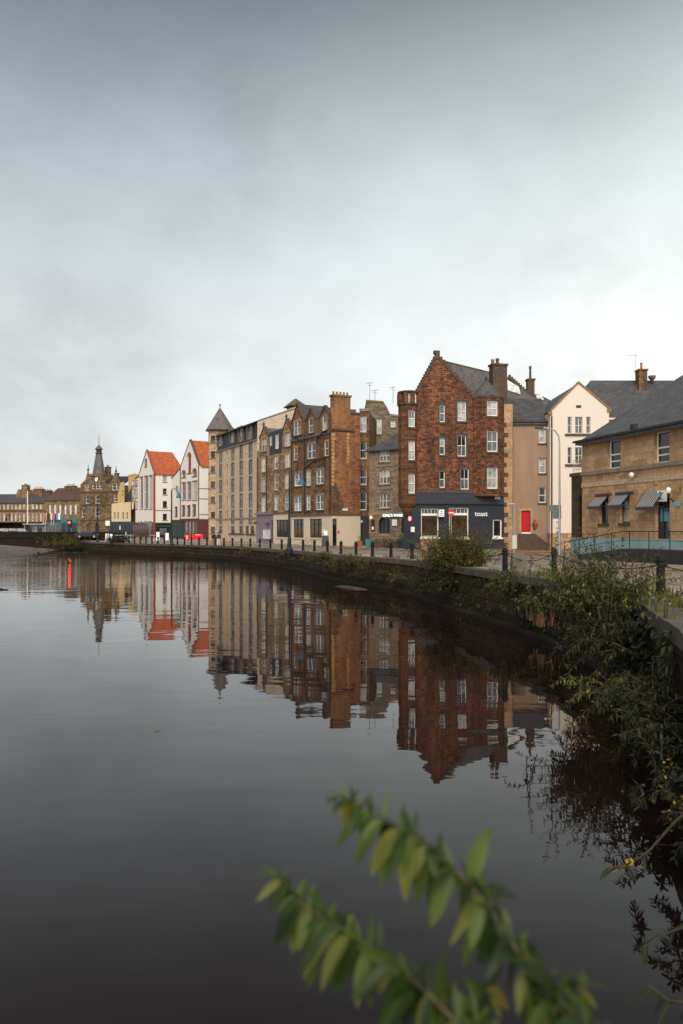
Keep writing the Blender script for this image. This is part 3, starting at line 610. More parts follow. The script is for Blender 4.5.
def awning(b, f, u0, u1, zt, zb, out, stripes=0):
    a = empty('awning', (0,0,0), None, None); a.parent = b.root; mb = MB(); th = .05
    n = max(1, stripes); 
    if stripes:
        ms = [MB(), MB()]
        for k in range(n):
            a0, a1 = u0 + (u1-u0)*k/n, u0 + (u1-u0)*(k+1)/n
            ms[k % 2].hexa([f.p(a0,zt-th,.02), f.p(a1,zt-th,.02), f.p(a1,zb-th,out), f.p(a0,zb-th,out)], [f.p(a0,zt,.02), f.p(a1,zt,.02), f.p(a1,zb,out), f.p(a0,zb,out)])
        b.part('awning_canvas', ms[0], 'awningdark', a); b.part('awning_stripes', ms[1], 'awningwhite', a)
    mv = MB(); f.box(mv, u0, zb-.22, u1, zb-.052, out-.03, out); b.part('awning_valance', mv, 'awningdark', a)
    for u in (u0, u1): mv = MB(); mv.tube([f.p(u,zb-.04,.03), f.p(u,zb-.04,out-.02)], .02); b.part('awning_arm', mv, 'awningdark', a)
    return a
for r in lo: awning(b, f, r[0]-.45, r[2]+.05, r[3]+.02, r[3]-.62, .62, 13)
awning(b, f, dr[0]-.9, dr[0]+.75, dr[3]+.05, dr[3]-.85, .7, 19)
dw = dr[2]-dr[0]; mb = MB(); f.box(mb, dr[0], zpl, dr[0]+.42*dw, dr[3]-1.0, -.3, -.2); d = b.part('door', mb, 'frameblack')
mb = MB(); f.box(mb, dr[0]+.44*dw, zpl, dr[2], dr[3], -.3, -.25); b.part('door_glass', mb, 'glass_mid', d)
mb = MB(); f.box(mb, dr[0], dr[3]-1.0, dr[2], dr[3], -.28, -.22); f.box(mb, dr[0]+.40*dw, zpl, dr[0]+.46*dw, dr[3]-1, -.28, -.12); b.part('door_frame', mb, 'frameblack', d)
r = rect1(f, c1, 460, 501, 653, 706); mb = MB(); f.box(mb, r[0], r[1], r[2], r[3], .05, .13); x = b.part('white_sign', mb, 'signwhite')
mb = MB(); random.seed(5)
for j, (zz_, hh) in enumerate(((.62, .2), (.2, .1))):
    uu = r[0]+.2
    while uu < r[2]-.35 and (j == 0 or uu < r[0]+.75):
        ww = random.uniform(.06, .2); zc = r[1] + (r[3]-r[1])*zz_ + random.uniform(-.04, .04); f.box(mb, uu, zc, uu+ww, zc+hh*random.uniform(.4, 1), .13, .137); uu += ww + random.uniform(.03, .07)
b.part('sign_script', mb, 'greysign', x)
r = rect1(f, c1, 458, 509, 735, 797); mb = MB(); f.box(mb, r[0], r[1], r[2], r[3], -.2, -.14); x = b.part('blue_poster', mb, 'signblue'); mb = MB()
for k in range(5): f.box(mb, r[0]+.2+k*.22, r[1]+.5+.05*(k % 2), r[0]+.34+k*.22, r[1]+.78, -.14, -.132)
b.part('poster_marks', mb, 'navylight', x)
q = f.uz(c1(530, 655)); mb = MB(); p = f.p(q[0], q[1], .35); mb.lathe(p[0], p[1], [(.04,p[2]-.18),(.12,p[2]-.11),(.15,p[2]+.06),(.1,p[2]+.15),(.03,p[2]+.2)], 10); b.part('wall_lamp', mb, 'signwhite', smooth=True); mb = MB(); mb.tube([f.p(q[0],q[1]-.6,.02), f.p(q[0],q[1]-.4,.3), f.p(q[0],q[1]-.2,.35)], .04); b.part('lamp_bracket', mb, 'lead')
q = f.uz(c1(350, 583)); mb = MB(); p = f.p(q[0], q[1], .25); mb.lathe(p[0], p[1], [(.05,p[2]-.18),(.15,p[2]-.07),(.16,p[2]+.08),(.07,p[2]+.17)], 10); b.part('floodlight', mb, 'signwhite', smooth=True)
q = rect1(f, c1, 560, 580, 690, 725); mb = MB(); f.box(mb, q[0], q[1], q[0]+.06, q[3]-.2, .02, .45); b.part('blue_hanging_sign', mb, 'signblue'); mb = MB(); f.box(mb, q[0], q[3]+.3, q[0]+.06, q[3]+.7, .02, .3); b.part('yellow_hanging_sign', mb, 'moss')
q = rect1(f, c1, 443, 458, 610, 628); mb = MB(); f.box(mb, q[0], q[1], q[2], q[3], 0, .04); b.part('alarm_box', mb, 'orangedress')
# yellow skew of the next gable on the roof
mb = MB(); mb.hexa([(4,D*.5,ze+6.0),(4.5,D*.5,ze+6.0),(4.5,D*.5+2,ze+5.0),(4,D*.5+2,ze+5.0)], [(4,D*.5,ze+7.0),(4.5,D*.5,ze+7.0),(4.5,D*.5+2,ze+6.2),(4,D*.5+2,ze+6.2)]); b.part('ridge_stone', mb, 'coping')
# low annex
zA = f.z((575, 476)); un = 2.0; yA = .4; g = Face(b, (-un, yA), (1, 0)); mb = MB(); w = (g.u(575.2), zpl+.75, g.u(581.2), g.z((578, 496))); w = (max(w[0], .9), w[1], min(w[2], un-.15), w[3])
g.wall(mb, [(0,zpl),(un,zpl),(un,zA),(0,zA)], [w]); mb.poly([(-un,yA,zpl),(-un,9,zpl),(-un,9,zA),(-un,yA,zA)]); mb.poly([(-un,yA,zA),(0,yA,zA),(0,9,zA),(-un,9,zA)]); an = b.part('annex', mb, 'ashlardark')
window(b, g, w, frame='frameblack', sill='dressdark', panes=[('glass_dark',1)], parent=an)
mb = MB(); mb.box(-un-.1, yA-.1, zA+.003, 0-.003, 9, zA+.25); b.part('annex_coping', mb, 'dressdark', an); mb = MB(); mb.box(-un-.05, yA-.06, -.4, -.06, 9, zpl-.003); b.part('annex_plinth', mb, 'blueplinth', an)
mb = MB()
for k in range(6): mb.tube([(-un+.1+k*.35,yA+.1,zA+.25),(-un+.1+k*.35,yA+.1,zA+1.15)], .025)
for z in (.5,.85,1.15): mb.tube([(-un+.1,yA+.1,zA+z),(-.1,yA+.1,zA+z)], .025)
b.part('annex_railing', mb, 'frameoff', an)
OFF = b
# entrance ramp with handrail
def local_root(name, bb, label, cat): 
    o = empty(name, (bb.ax, bb.ay, bb.z0), label, cat, bb.rz); return o
ro = local_root('entrance_ramp', OFF, 'black concrete access ramp with a thin black handrail before the sandstone office', 'ramp')
ua, ue, uz_ = f.u(600)-1.0, dr[2]+1.2, LEN
mb = MB(); f.panel(mb, [(ua,-.3),(uz_,-.3),(uz_,zpl-.55),(dr[0]-.3,zpl-.55),(ua,.02)], .5, 2.1); b.part('ramp_slab', mb, 'black', ro)
pts = [(ua, .02), (dr[0]-.3, zpl-.25), (uz_, zpl-.25)]; mb = MB(); npost = 6
def rz(u): return lerp_table([(ua,.02),(dr[0]-.3,zpl-.55),(1e3,zpl-.55)], u)
mb.tube([f.p(ua, rz(ua)+1.0, 2.0), f.p(dr[0]-.3, rz(dr[0])+1.0, 2.0), f.p(LEN, rz(LEN)+1.0, 2.0)], .03); mb.tube([f.p(ua, rz(ua)+.5, 2.0), f.p(dr[0]-.3, rz(dr[0])+.5, 2.0), f.p(LEN, rz(LEN)+.5, 2.0)], .016); b.part('handrail', mb, 'black', ro)
u = ua
while u < LEN:
    mb = MB(); mb.tube([f.p(u, rz(u)-.05, 2.0), f.p(u, rz(u)+1.0, 2.0)], .028); b.part('rail_post', mb, 'black', ro); u += 1.75
# ================================================================== pub
c6 = cr(310, 385, 5.85)
b = Building('corner_pub', 'low grey-brown stone pub with arched openings and pale lettering under a hipped slate roof', 'building', 369, 96, 413, 92)
f = b.front; LEN = b.L; ze = f.z(c6(350, 370)); zg = f.z(c6(400, 757))
rs = rects(f, c6, [(404, 466)], [(381,448),(496,579),(636,719)], 435)
def arch(u0, u1, z0, z1, n=9):
    r = (u1-u0)/2; h = min(r, z1-z0); pts = [(u0,z0),(u1,z0)]
    return pts + [(u0+r+r*math.cos(math.pi*k/(n-1)), z1-h+h*math.sin(math.pi*k/(n-1))) for k in range(n)]
a1 = rect1(f, c6, 399, 471, 770, 868); a2 = rect1(f, c6, 534, 590, 770, 868)
mb = MB(); f.wall(mb, [(0,-.4),(LEN,-.4),(LEN,ze),(0,ze)], rs + [arch(*[a1[k] for k in (0,2,1,3)]), arch(*[a2[k] for k in (0,2,1,3)])], .3); shell(b, mb, 8, ze, ze); b.part('wall', mb, 'pubstone')
rf = b.part('roof', roof_eaves(0, LEN, ze, f.z(c6(525, 258))+1, 8, 4.2, 3, .4), 'slate')
for r in rs:
    window(b, f, r, frame='frameoff', fw=.1, mull=2, sill='pubstone', panes=[('glass_mid',1),('glass_pale',1)])
    band(b, f, r[0]-.5, r[2]+.5, r[1]-.6, r[1]-.4, .07, 'dressgrey')
band(b, f, 0, LEN, zg-.1, zg+.25, .14, 'dressgrey')
for a in (a1, a2):
    mb = MB(); f.box(mb, a[0]-.05, a[1], a[2]+.05, a[3]+.02, -.38, -.31); x = b.part('arched_window', mb, 'glass_dark'); mb = MB()
    for k in (1, 2): u = a[0]+(a[2]-a[0])*k/3; f.box(mb, u-.05, a[1], u+.05, a[3]-.15, -.305, -.24)
    b.part('glazing_bar', mb, 'frameblack', x)
q0 = f.uz(c6(490, 764)); mb = MB(); f.box(mb, q0[0]-1.75, q0[1]-.2, q0[0]+1.75, q0[1]+.22, .145, .17); x = b.part('fascia_board', mb, 'pubstone')
text_mesh("KING'S WARK", .46, 'signlit', x, f, q0[0], q0[1]+.01, .18, 'pub_lettering', .0, .02)
r = rect1(f, c6, 482, 512, 786, 824); mb = MB(); f.box(mb, r[0]-.07, r[1]-.07, r[2]+.07, r[3]+.07, 0, .07); x = b.part('menu_case', mb, 'frameblack'); mb = MB(); f.box(mb, r[0], r[1], r[2], r[3], .07, .09); b.part('menu_sheet', mb, 'signwhite', x)
r = rect1(f, c6, 360, 379, 786, 856); mb = MB(); f.box(mb, r[0], r[1], r[2], r[3], 0, .06); x = b.part('notice_board', mb, 'frameblack'); mb = MB(); f.box(mb, r[0]+.1, r[1]+.2, r[2]-.1, r[1]+.55, .06, .075); b.part('notice', mb, 'signwhite', x)
r = rect1(f, c6, 365, 375, 768, 778); mb = MB(); p = f.p(r[0], r[1], .3); mb.lathe(p[0], p[1], [(.05,p[2]-.1),(.13,p[2]),(.13,p[2]+.15),(.04,p[2]+.25)], 8); b.part('wall_lamp', mb, 'warmlight')
chimney(b, LEN*.42, 3.5, ze+1, LEN*.78, 4.6, f.z(c6(470, 240)), 'brownstone', 3)
mb = MB(); r = rect1(f, c6, 508, 526, 232, 305); f.box(mb, r[0], ze+.2, r[2], r[3]-.3, -1.4, -.6); b.part('dormer_cheek', mb, 'frame')
PUB = b
# ================================================================== grey stone tenement behind the pub
b = Building('rear_stone_block', 'tall grey weathered stone block with a mossy coped gable behind the low pub', 'building', 366, 106, 410, 106)
f = b.front; pts = [f.uz(c6(x, y)) for x, y in ((328,96),(430,104),(452,140),(470,180),(527,192))]
rs = [rect1(f, c6, 392, 419, 196, 284), rect1(f, c6, 472, 500, 206, 246)]
mb = MB(); f.wall(mb, [(0,-.4),(b.L,-.4),(b.L,pts[4][1])] + pts[:4][::-1] and [(0,-.4),(b.L,-.4),(b.L,pts[4][1]),pts[3],pts[2],pts[1],(0,pts[0][1])], rs); shell(b, mb, 8, pts[0][1], pts[4][1]); b.part('wall', mb, 'greystone')
for r in rs: window(b, f, r, panes=[('glass_pale',1)], sill='dressgrey')
coping(b, f, [(0,pts[0][1]), pts[1]], .22, -.6, .08, 'moss'); coping(b, f, [pts[1], pts[2], pts[3]], .15, -.6, .06, 'dressgrey'); coping(b, f, [pts[3], (b.L, pts[4][1])], .25, -.6, .08, 'dressgrey')
mb = MB(); mb.slab([(0,.5,pts[0][1]-.4),(b.L,.5,pts[4][1]-.4),(b.L,8,pts[4][1]-.4),(0,8,pts[0][1]-.4)], .2); b.part('roof', mb, 'slate')
mb = MB()
for k, (x, h) in enumerate(((.5, 2.6), (1.2, 1.6), (3.6, 2.0))):
    mb.tube([(x,.3,pts[0][1]-.2),(x,.3,pts[0][1]+h)], .03); mb.tube([(x-.5,.3,pts[0][1]+h-.15),(x+.5,.3,pts[0][1]+h-.05)], .025); mb.tube([(x-.3,.3,pts[0][1]+h-.45),(x+.3,.3,pts[0][1]+h-.4)], .02)
b.part('aerial', mb, 'lead')
# ================================================================== narrow sooty link with four windows
b = Building('narrow_stone_link', 'narrow sooty stone link with a black ground floor beside the orange brick flank', 'building', 359.6, 99.6, 369.6, 99.4)
f = b.front; zt = f.z(c6(310, 152)); zg = f.z(c6(310, 766))
rs = rects(f, c6, [(291, 330)], [(180,275),(334,430),(496,582),(631,731)], 310)
mb = MB(); f.wall(mb, [(0,zg),(b.L,zg),(b.L,zt-.2),(0,zt+.2)], rs, .25); shell(b, mb, 8, zt+.2, zt-.2, zb=zg); b.part('wall', mb, 'brownstone'); mb = MB(); f.box(mb, -.02, zt-.05, b.L, zt+.3, -.5, .1); b.part('parapet', mb, 'dressgrey')
for k, r in enumerate(rs): window(b, f, r, panes=[('glass_pale',1)] if k == 0 else [('glass_dark',4),('glass_mid',1)], sill='dressgrey', mull=0)
mb = MB(); mb.box(-.02,-.06,-.4,b.L+.02,7.9,zg-.003); g = b.part('ground_floor', mb, 'black')
q = f.uz(c6(302, 798)); mb = MB(); f.box(mb, q[0]-.2, q[1]-.05, q[0]+.2, q[1]+.05, .062, .085); f.box(mb, q[0]-.05, q[1]-.2, q[0]+.05, q[1]+.2, .064, .09); b.part('white_cross', mb, 'signwhite', g)
# ================================================================== brown tenement with the orange brick flank
c3 = cr(240, 380, 4.553)
b = Building('brown_tenement', 'soot-brown stone tenement with gabled dormers and an orange brick flank over a cream shop', 'building', 291.6, 107, 331.5, 97)
f = b.front; LEN = b.L; s = b.side(); zg = f.z(c3(400, 616)); zt = f.z(c3(420, 232)); zro = f.z(c3(420, 108))
D2 = [rect1(f, c3, 246, 276, 186, 250), rect1(f, c3, 313, 334, 174, 240), rect1(f, c3, 375, 397, 160, 230)]
rw = [rect1(f, c3, 246, 261, 305, 366), rect1(f, c3, 307, 344, 288, 358), rect1(f, c3, 386, 403, 278, 346),
      rect1(f, c3, 248, 284, 420, 483), rect1(f, c3, 303, 323, 413, 481), rect1(f, c3, 348, 381, 406, 474),
      rect1(f, c3, 247, 280, 530, 596), rect1(f, c3, 303, 321, 527, 592), rect1(f, c3, 347, 381, 522, 591)]
mul = [0,1,0,1,0,1,1,0,1]
zt = max(zt, rw[2][3]+.3); dzs = [d[3]+.25 for d in D2]
out = [(0,zg),(LEN,zg),(LEN,zt)]
for d, hg, pad in ((D2[2], 1.1, .7), (D2[1], 1.3, .75), (D2[0], 2.3, 1.0)):
    lo_, hi_ = max(d[0]-pad, .02), min(d[2]+pad, LEN-.3); out += [(hi_,zt), (hi_,d[3]-.2), ((lo_+hi_)/2, d[3]+hg), (lo_,d[3]-.2), (lo_,zt)] if lo_ > .1 else [(hi_,zt), (hi_,d[3]-.2), ((lo_+hi_)/2, d[3]+hg), (0,d[3]-.2)]
mb = MB(); f.wall(mb, out, D2 + rw, .25); b.part('wall', mb, 'brownstone')
for k, r in enumerate(D2 + rw): window(b, f, r, mull=(1 if k == 0 else 0) if k < 3 else mul[k-3], sill='dressdark', surround='orangedress' if k in (0, 3, 5) else 'dressgrey', sw=.12, fw=.08, dep=.1, panes=[('glass_mid',3),('glass_pale',3),('glass_dark',2)])
gi = 0
for d, hg, pad in ((D2[2], 1.1, .7), (D2[1], 1.3, .75), (D2[0], 2.3, 1.0)):
    lo_, hi_ = max(d[0]-pad, .02), min(d[2]+pad, LEN-.3); m_ = (lo_+hi_)/2
    coping(b, f, [(lo_,d[3]-.25),(m_,d[3]+hg),(hi_,d[3]-.25)], .16, -.35, .12, 'dressdark', 'dormer_coping')
    mb = MB(); mb.slab([(lo_,.05,d[3]-.3),(m_,.05,d[3]+hg-.1),(m_,4.5,d[3]+hg-.1),(lo_,3,d[3]-.3)], .1); mb.slab([(m_,.05,d[3]+hg-.1),(hi_,.05,d[3]-.3),(hi_,3,d[3]-.3),(m_,4.5,d[3]+hg-.1)], .1); b.part('dormer_roof', mb, 'slate')
    mb = MB(); mb.poly([(lo_,0,zt-.2),(lo_,4,zt-.2),(lo_,4,d[3]-.3),(lo_,0,d[3]-.3)]); mb.poly([(hi_,0,zt-.2),(hi_,4,zt-.2),(hi_,4,d[3]-.3),(hi_,0,d[3]-.3)]); b.part('dormer_cheek', mb, 'brownstone')
D = wD_ = 4.0; mb = roof_eaves(.1, LEN-.4, zt+.05, zro-.5, D, 0, 0, .12); b.part('roof', mb, 'slatewarm')
mb = MB(); mb.tube([(.3, 2.0, zro-.4), (LEN-.6, 2.0, zro-.4)], .14); b.part('roof_ridge', mb, 'tile')
# brick flank (the gable wall) with its wallhead stack
p0 = s.uz(c3(503, 137)); p1 = s.uz(c3(545, 147)); wD = max(s.u(360.3), 3.9); zA = s.z(c3(470, 130)); zcap = s.z(c3(470, 76)); uS = s.u(c3(503, 0)[0])
mb = MB(); s.wall(mb, [(0,zg),(wD,zg),(wD,p1[1]-.2),(uS,p0[1]),(uS,zA),(0,zA),(0,zt)]); mb.poly([(0,0,zg),(0,wD,zg),(0,wD,zt),(0,0,zt)]); mb.poly([(0,wD,zg),(LEN,wD,zg),(LEN,wD,p1[1]-.2),(0,wD,zt)]); b.part('flank_wall', mb, 'brick')
mb = MB(); mb.box(LEN-.9, .3, zA-1.9, LEN+.02, uS, zcap); c = b.part('chimney', mb, 'brick'); mb = MB(); mb.box(LEN-1.02, .18, zcap+.003, LEN+.14, uS+.12, zcap+.22); b.part('chimney_cap', mb, 'moss', c)
mb = MB()
for k in range(5): mb.lathe(LEN-.45, .5 + k*(uS-.7)/4, [(.14,zcap+.22),(.12,zcap+.5),(.15,zcap+.62)], 8)
b.part('chimney_pot', mb, 'terracotta', c)
mb = MB(); s.box(mb, uS-.02, p1[1]-.3, wD, p1[1]-.05, -.3, .12); s.box(mb, 0, zt+.1, uS+.4, zt+.32, 0.003, .16); b.part('flank_cornice', mb, 'dressdark')
mb = MB(); s.panel(mb, [(.02,zg+.3),(1.75,zg+.3),(1.6,zg+2.1),(.9,zg+3.3),(.02,zg+4.6)], .004, .028); b.part('corner_splay', mb, 'brownstone')
mb = MB(); random.seed(3)
for k in range(26):
    z = zg + 3.6 + k*.46
    if z < zt-.2: s.box(mb, -.01, z, random.choice((.3,.5,.42)), z+.36, .003, .03)
b.part('quoins', mb, 'orangedress')
mb = MB()
for k in range(9): s.box(mb, wD*.52, zt-3.8+k*.42, wD*.52+random.choice((.28,.42)), zt-3.46+k*.42, .003, .02)
b.part('patched_quoins', mb, 'orangedress'); mb = MB(); q = s.uz(c3(478, 590)); s.box(mb, q[0]-.35, q[1]-.12, q[0]+.35, q[1]+.12, .01, .07); b.part('street_name_plate', mb, 'signwhite')
# cream shop
r1 = rect1(f, c3, 243, 291, 633, 718); r2 = rect1(f, c3, 317, 374, 632, 718); dr = rect1(s, c3, 417, 441, 632, 745); dr = (max(dr[0], .12), -.1, dr[2], dr[3])
mb = MB(); f.wall(mb, [(0,-.4),(LEN,-.4),(LEN,zg-.05),(0,zg-.05)], [r1, r2], .25, .04); s.wall(mb, [(-.04,-.4),(wD,-.4),(wD,zg-.05),(-.04,zg-.05)], [dr], .2, .04); mb.poly([(0,-.04,-.4),(0,wD,-.4),(0,wD,zg-.05),(0,-.04,zg-.05)]); sh = b.part('shop_front', mb, 'shopcream')
mb = MB(); f.box(mb, -.05, zg-.04, LEN+.02, zg+.22, -.05, .16); s.box(mb, -.12, zg-.04, wD, zg+.22, -.05, .12); b.part('fascia', mb, 'brownfascia', sh)
for r in (r1, r2): 
    x = window(b, f, r, frame='frameblack', rail=False, mull=2, fw=.1, sill='shopcream', panes=[('glass_brown',1)], base=.04, parent=sh, name='shop_window')
    mb = MB(); zq = r[1]+(r[3]-r[1])*.72; f.box(mb, r[0]+.1, zq-.05, r[2]-.1, zq+.05, -.2, -.08); b.part('transom', mb, 'frameblack', x)
    mb = MB()
    for k in range(3): w_ = (r[2]-r[0])/3; f.box(mb, r[0]+.2+k*w_, r[1]+.15, r[0]+w_-.1+k*w_, r[1]+(r[3]-r[1])*.5, -.125, -.115)
    b.part('lower_panes', mb, 'glass_amber', x)
mb = MB(); s.box(mb, dr[0]-.02, -.1, dr[2]+.02, dr[3]+.02, -.2, -.12); d = b.part('door', mb, 'frameblack', sh); mb = MB(); s.box(mb, dr[0]+.12, .4, dr[2]-.12, dr[3]-.9, -.118, -.1); b.part('door_glass', mb, 'glass_dark', d); mb = MB(); s.box(mb, dr[0]+.12, dr[3]-.7, dr[2]-.12, dr[3]-.15, -.118, -.1); b.part('fanlight', mb, 'glass_mid', d)
q = s.uz(c3(447, 692)); mb = MB(); s.box(mb, q[0]-.12, q[1]-.18, q[0]+.12, q[1]+.18, .05, .08); b.part('red_plate', mb, 'signred', sh); q = f.uz(c3(381, 690)); mb = MB(); f.box(mb, q[0]-.3, q[1]-.25, q[0]+.3, q[1]+.25, .05, .08); b.part('menu_sheet', mb, 'signwhite', sh)
for xs in ((297,250,605),):
    u = f.u(c3(xs[0],0)[0]); pipe(b, f, [(u, zg+.2),(u, f.z(c3(297,250)))], .08)
u0_ = f.uz(c3(232, 238)); u1_ = f.uz(c3(296, 282)); pipe(b, f, [u0_, (f.u(c3(250,0)[0]), f.z(c3(250,262))), u1_], .06); pipe(b, f, [f.uz(c3(298, 402)), f.uz(c3(345, 365)), f.uz(c3(392, 352))], .06); pipe(b, f, [f.uz(c3(355, 262)), f.uz(c3(400, 226))], .06); pipe(b, f, [f.uz(c3(355, 262)), f.uz(c3(353, 290))], .06)
for xa in (236, 412): pipe(b, f, [(f.u(c3(xa,0)[0])+.05, zg+.2),(f.u(c3(xa,0)[0])+.05, zt)], .05)
TEN = b
# ================================================================== stone house with dark mansard
b = Building('mansard_tenement', 'buff stone tenement with a dark slate mansard between two dormers and a lavender shop', 'building', 257.0, 118, 291.3, 107.6)
f = b.front; LEN = b.L; zg = f.z(c3(157, 610)); zt = f.z(c3(157, 338))
d1 = rect1(f, c3, 98, 121, 264, 326); d2 = rect1(f, c3, 203, 229, 237, 303)
rs = rects(f, c3, [(98, 116)], [(355,418),(446,508),(535,600)], 107) + rects(f, c3, [(157, 173)], [(345,405),(436,500),(528,592)], 165) + rects(f, c3, [(206, 229)], [(335,398),(430,494),(525,590)], 217)
def lim(d, pad): return max(d[0]-pad, .02), min(d[2]+pad, LEN-.02)
o1, o2 = lim(d1, .8), lim(d2, .8); p1 = (sum(o1)/2, f.z(c3(107, 215))); p2 = (sum(o2)/2, f.z(c3(213, 178)))
mb = MB(); f.wall(mb, [(0,zg),(LEN,zg),(LEN,zt),(o2[1],zt),(o2[1],d2[3]+.1),p2,(o2[0],d2[3]+.1),(o2[0],zt),(o1[1],zt),(o1[1],d1[3]+.1),p1,(o1[0],d1[3]+.1),(o1[0],zt),(0,zt)], rs+[d1,d2], .25); shell(b, mb, 8, zt+1, zt+1, zb=zg); b.part('wall', mb, 'buffstone')
for o, p, d in ((o1, p1, d1), (o2, p2, d2)):
    coping(b, f, [(o[0],d[3]),p,(o[1],d[3])], .15, -.4, .1, 'dressdark', 'dormer_coping'); mb = MB(); mb.lathe(p[0], -.05, [(.16,p[1]),(.12,p[1]+.25),(.2,p[1]+.4),(.05,p[1]+.75)], 8); b.part('finial', mb, 'dressdark')
    mb = MB(); mb.slab([(o[0],.05,d[3]-.05),(p[0],.05,p[1]-.1),(p[0],4,p[1]-.1),(o[0],3,d[3]-.05)], .1); mb.slab([(p[0],.05,p[1]-.1),(o[1],.05,d[3]-.05),(o[1],3,d[3]-.05),(p[0],4,p[1]-.1)], .1); b.part('dormer_roof', mb, 'slatemauve' if d is d1 else 'slate')
    mb = MB()
    for u in o: mb.poly([(u,0,zt-.2),(u,3,zt-.2),(u,3,d[3]),(u,0,d[3])])
    b.part('dormer_cheek', mb, 'buffstone')
for k, r in enumerate(rs): window(b, f, r, mull=0 if 3 <= k < 6 else 1, sill='dressgrey', surround='dressing' if k not in (3, 4) else 'orangedress', sw=.1, fw=.08, dep=.1, panes=[('glass_mid',3),('glass_pale',3)])
for r in (d1, d2): window(b, f, r, frame='frameoff', mull=1, sill='dressdark', surround='orangedress', sw=.14, panes=[('glass_pale',1),('glass_mid',1)])
zm = f.z(c3(160, 232)); g = Face(b, (o1[1]+.05, .1), (1, 0)); wM = o2[0]-o1[1]-.1
m1 = rect1(g, c3, 135, 146, 254, 299); m2 = rect1(g, c3, 160, 176, 247, 313)
mb = MB(); g.wall(mb, [(0,zt-.1),(wM,zt-.1),(wM,zm),(0,zm)], [m1, m2], .2); mb.poly([g.p(0,zm),g.p(wM,zm),g.p(wM,zm+1.6,-4),g.p(0,zm+1.6,-4)]); ms = b.part('mansard', mb, 'slatedark')
for r in (m1, m2): window(b, g, r, sill=None, panes=[('glass_white',1),('glass_pale',1)], parent=ms, dep=.1)
b.part('roof', roof_eaves(0, LEN, zt+.6, zm+1.5, 9, 0, 0, 0, 0.4), 'slate')
w1 = rect1(f, c3, 104, 146, 677, 735); w2 = rect1(f, c3, 165, 226, 636, 716)
um = f.u(c3(153,0)[0]); w1 = (w1[0], max(w1[1], .8), min(w1[2], um-.95), w1[3])
mb = MB(); f.wall(mb, [(0,-.4),(um,-.4),(um,zg-.05),(0,zg-.05)], [w1, (um-.75,-.1,um-.08,w2[3])], .25, .1); mb.poly([f.p(um,-.4,.1),f.p(um,-.4,0),f.p(um,zg-.05,0),f.p(um,zg-.05,.1)]); mb.poly([f.p(0,-.4,.1),f.p(0,-.4,-8),f.p(0,zg-.05,-8),f.p(0,zg-.05,.1)]); sh = b.part('lavender_shop_front', mb, 'mauve'); mb = MB(); f.box(mb, -.1, zg-.04, um+.05, zg+.2, 0, .35); b.part('fascia', mb, 'mauve', sh)
window(b, f, w1, frame='frame', rail=False, fw=.08, panes=[('glass_white',1)], sill='mauve', base=.1, parent=sh, name='shop_window'); mb = MB(); f.box(mb, um-.72, -.1, um-.1, w2[3], -.1, -.05); b.part('door', mb, 'black', sh)
mb = MB(); f.wall(mb, [(um+.003,-.4),(LEN,-.4),(LEN,zg-.05),(um+.003,zg-.05)], [w2], .25, .04); sh2 = b.part('shop_front', mb, 'shopcream'); x = window(b, f, w2, frame='frameblack', rail=False, mull=3, fw=.09, panes=[('glass_brown',1)], sill='shopcream', base=.04, parent=sh2, name='shop_window'); mb = MB(); f.box(mb, um+.06, zg-.04, LEN, zg+.18, 0, .14); b.part('fascia', mb, 'brownfascia', sh2)
for xa in (122, 80): pipe(b, f, [(f.u(c3(xa,0)[0])+.12, zg+.2),(f.u(c3(xa,0)[0])+.12, zt)], .06)
for q, mm in ((c3(138, 655), 'leafolive'), (c3(82, 650), 'leafautumn')):
    q = f.uz(q); mb = MB(); p = f.p(max(q[0], .2), q[1], .5); mb.lathe(p[0], p[1], [(.08,p[2]-.25),(.28,p[2]-.05),(.3,p[2]+.1),(.12,p[2]+.3)], 9); b.part('hanging_basket', mb, mm)
# ================================================================== cream apartment block
c4 = cr(200, 400, 6.826)
b = Building('apartment_block', 'six storey cream apartment block with a conical grey corner turret', 'building', 216.2, 144, 257.2, 124)
f = b.front; LEN = b.L; zt = f.z(c4(300, 300)); rows = [(312,392),(420,502),(532,612),(643,725),(752,838)]
def rows_at(x): return rows
rs = []
for x0, x1, ys in ((133,151,[(342,418),(443,520),(550,628),(655,733),(760,838),(865,906)]), (215,234,[(322,402),(432,509),(540,620),(650,730),(757,838),(865,910)]), (272,292,[(312,392),(420,503),(532,612),(643,725),(752,838),(865,910)]), (335,356,[(298,382),(410,495),(525,611),(640,722),(752,838)]), (315,331,[(865,913)]), (348,369,[(865,913)])):
    for y in ys: rs.append(rect1(f, c4, x0, x1, *y))
slots = [rect1(f, c4, 180, 191, *y) for y in ((350,378),(440,490),(545,598),(655,703),(758,800))]
mb = MB(); f.wall(mb, [(0,-.4),(LEN,-.4),(LEN,zt),(0,zt)], rs + slots, .25); shell(b, mb, 14, zt, zt); b.part('wall', mb, 'cream')
for k, r in enumerate(rs): window(b, f, r, frame='framebrown', fw=.07, sill='dressgrey', panes=[('glass_dark',3),('glass_mid',2)], surround='wood', sw=.1, dep=.05)
for r in slots:
    mb = MB(); f.box(mb, r[0], r[1], r[2], r[3], -.22, -.18); b.part('vent_slot', mb, 'wood')
zb_ = f.z(c4(300, 808)); band(b, f, -.05, LEN+.02, zb_-.12, zb_+.12, .12, 'dressgrey'); 
for x0, x1, y in ((315,380,918), (200,305,914)):
    band(b, f, f.u(c4(x0,0)[0]), f.u(c4(x1,0)[0]), f.z(c4((x0+x1)/2,y))-.1, f.z(c4((x0+x1)/2,y))+.1, .16, 'dressdark', 'lower_sill')
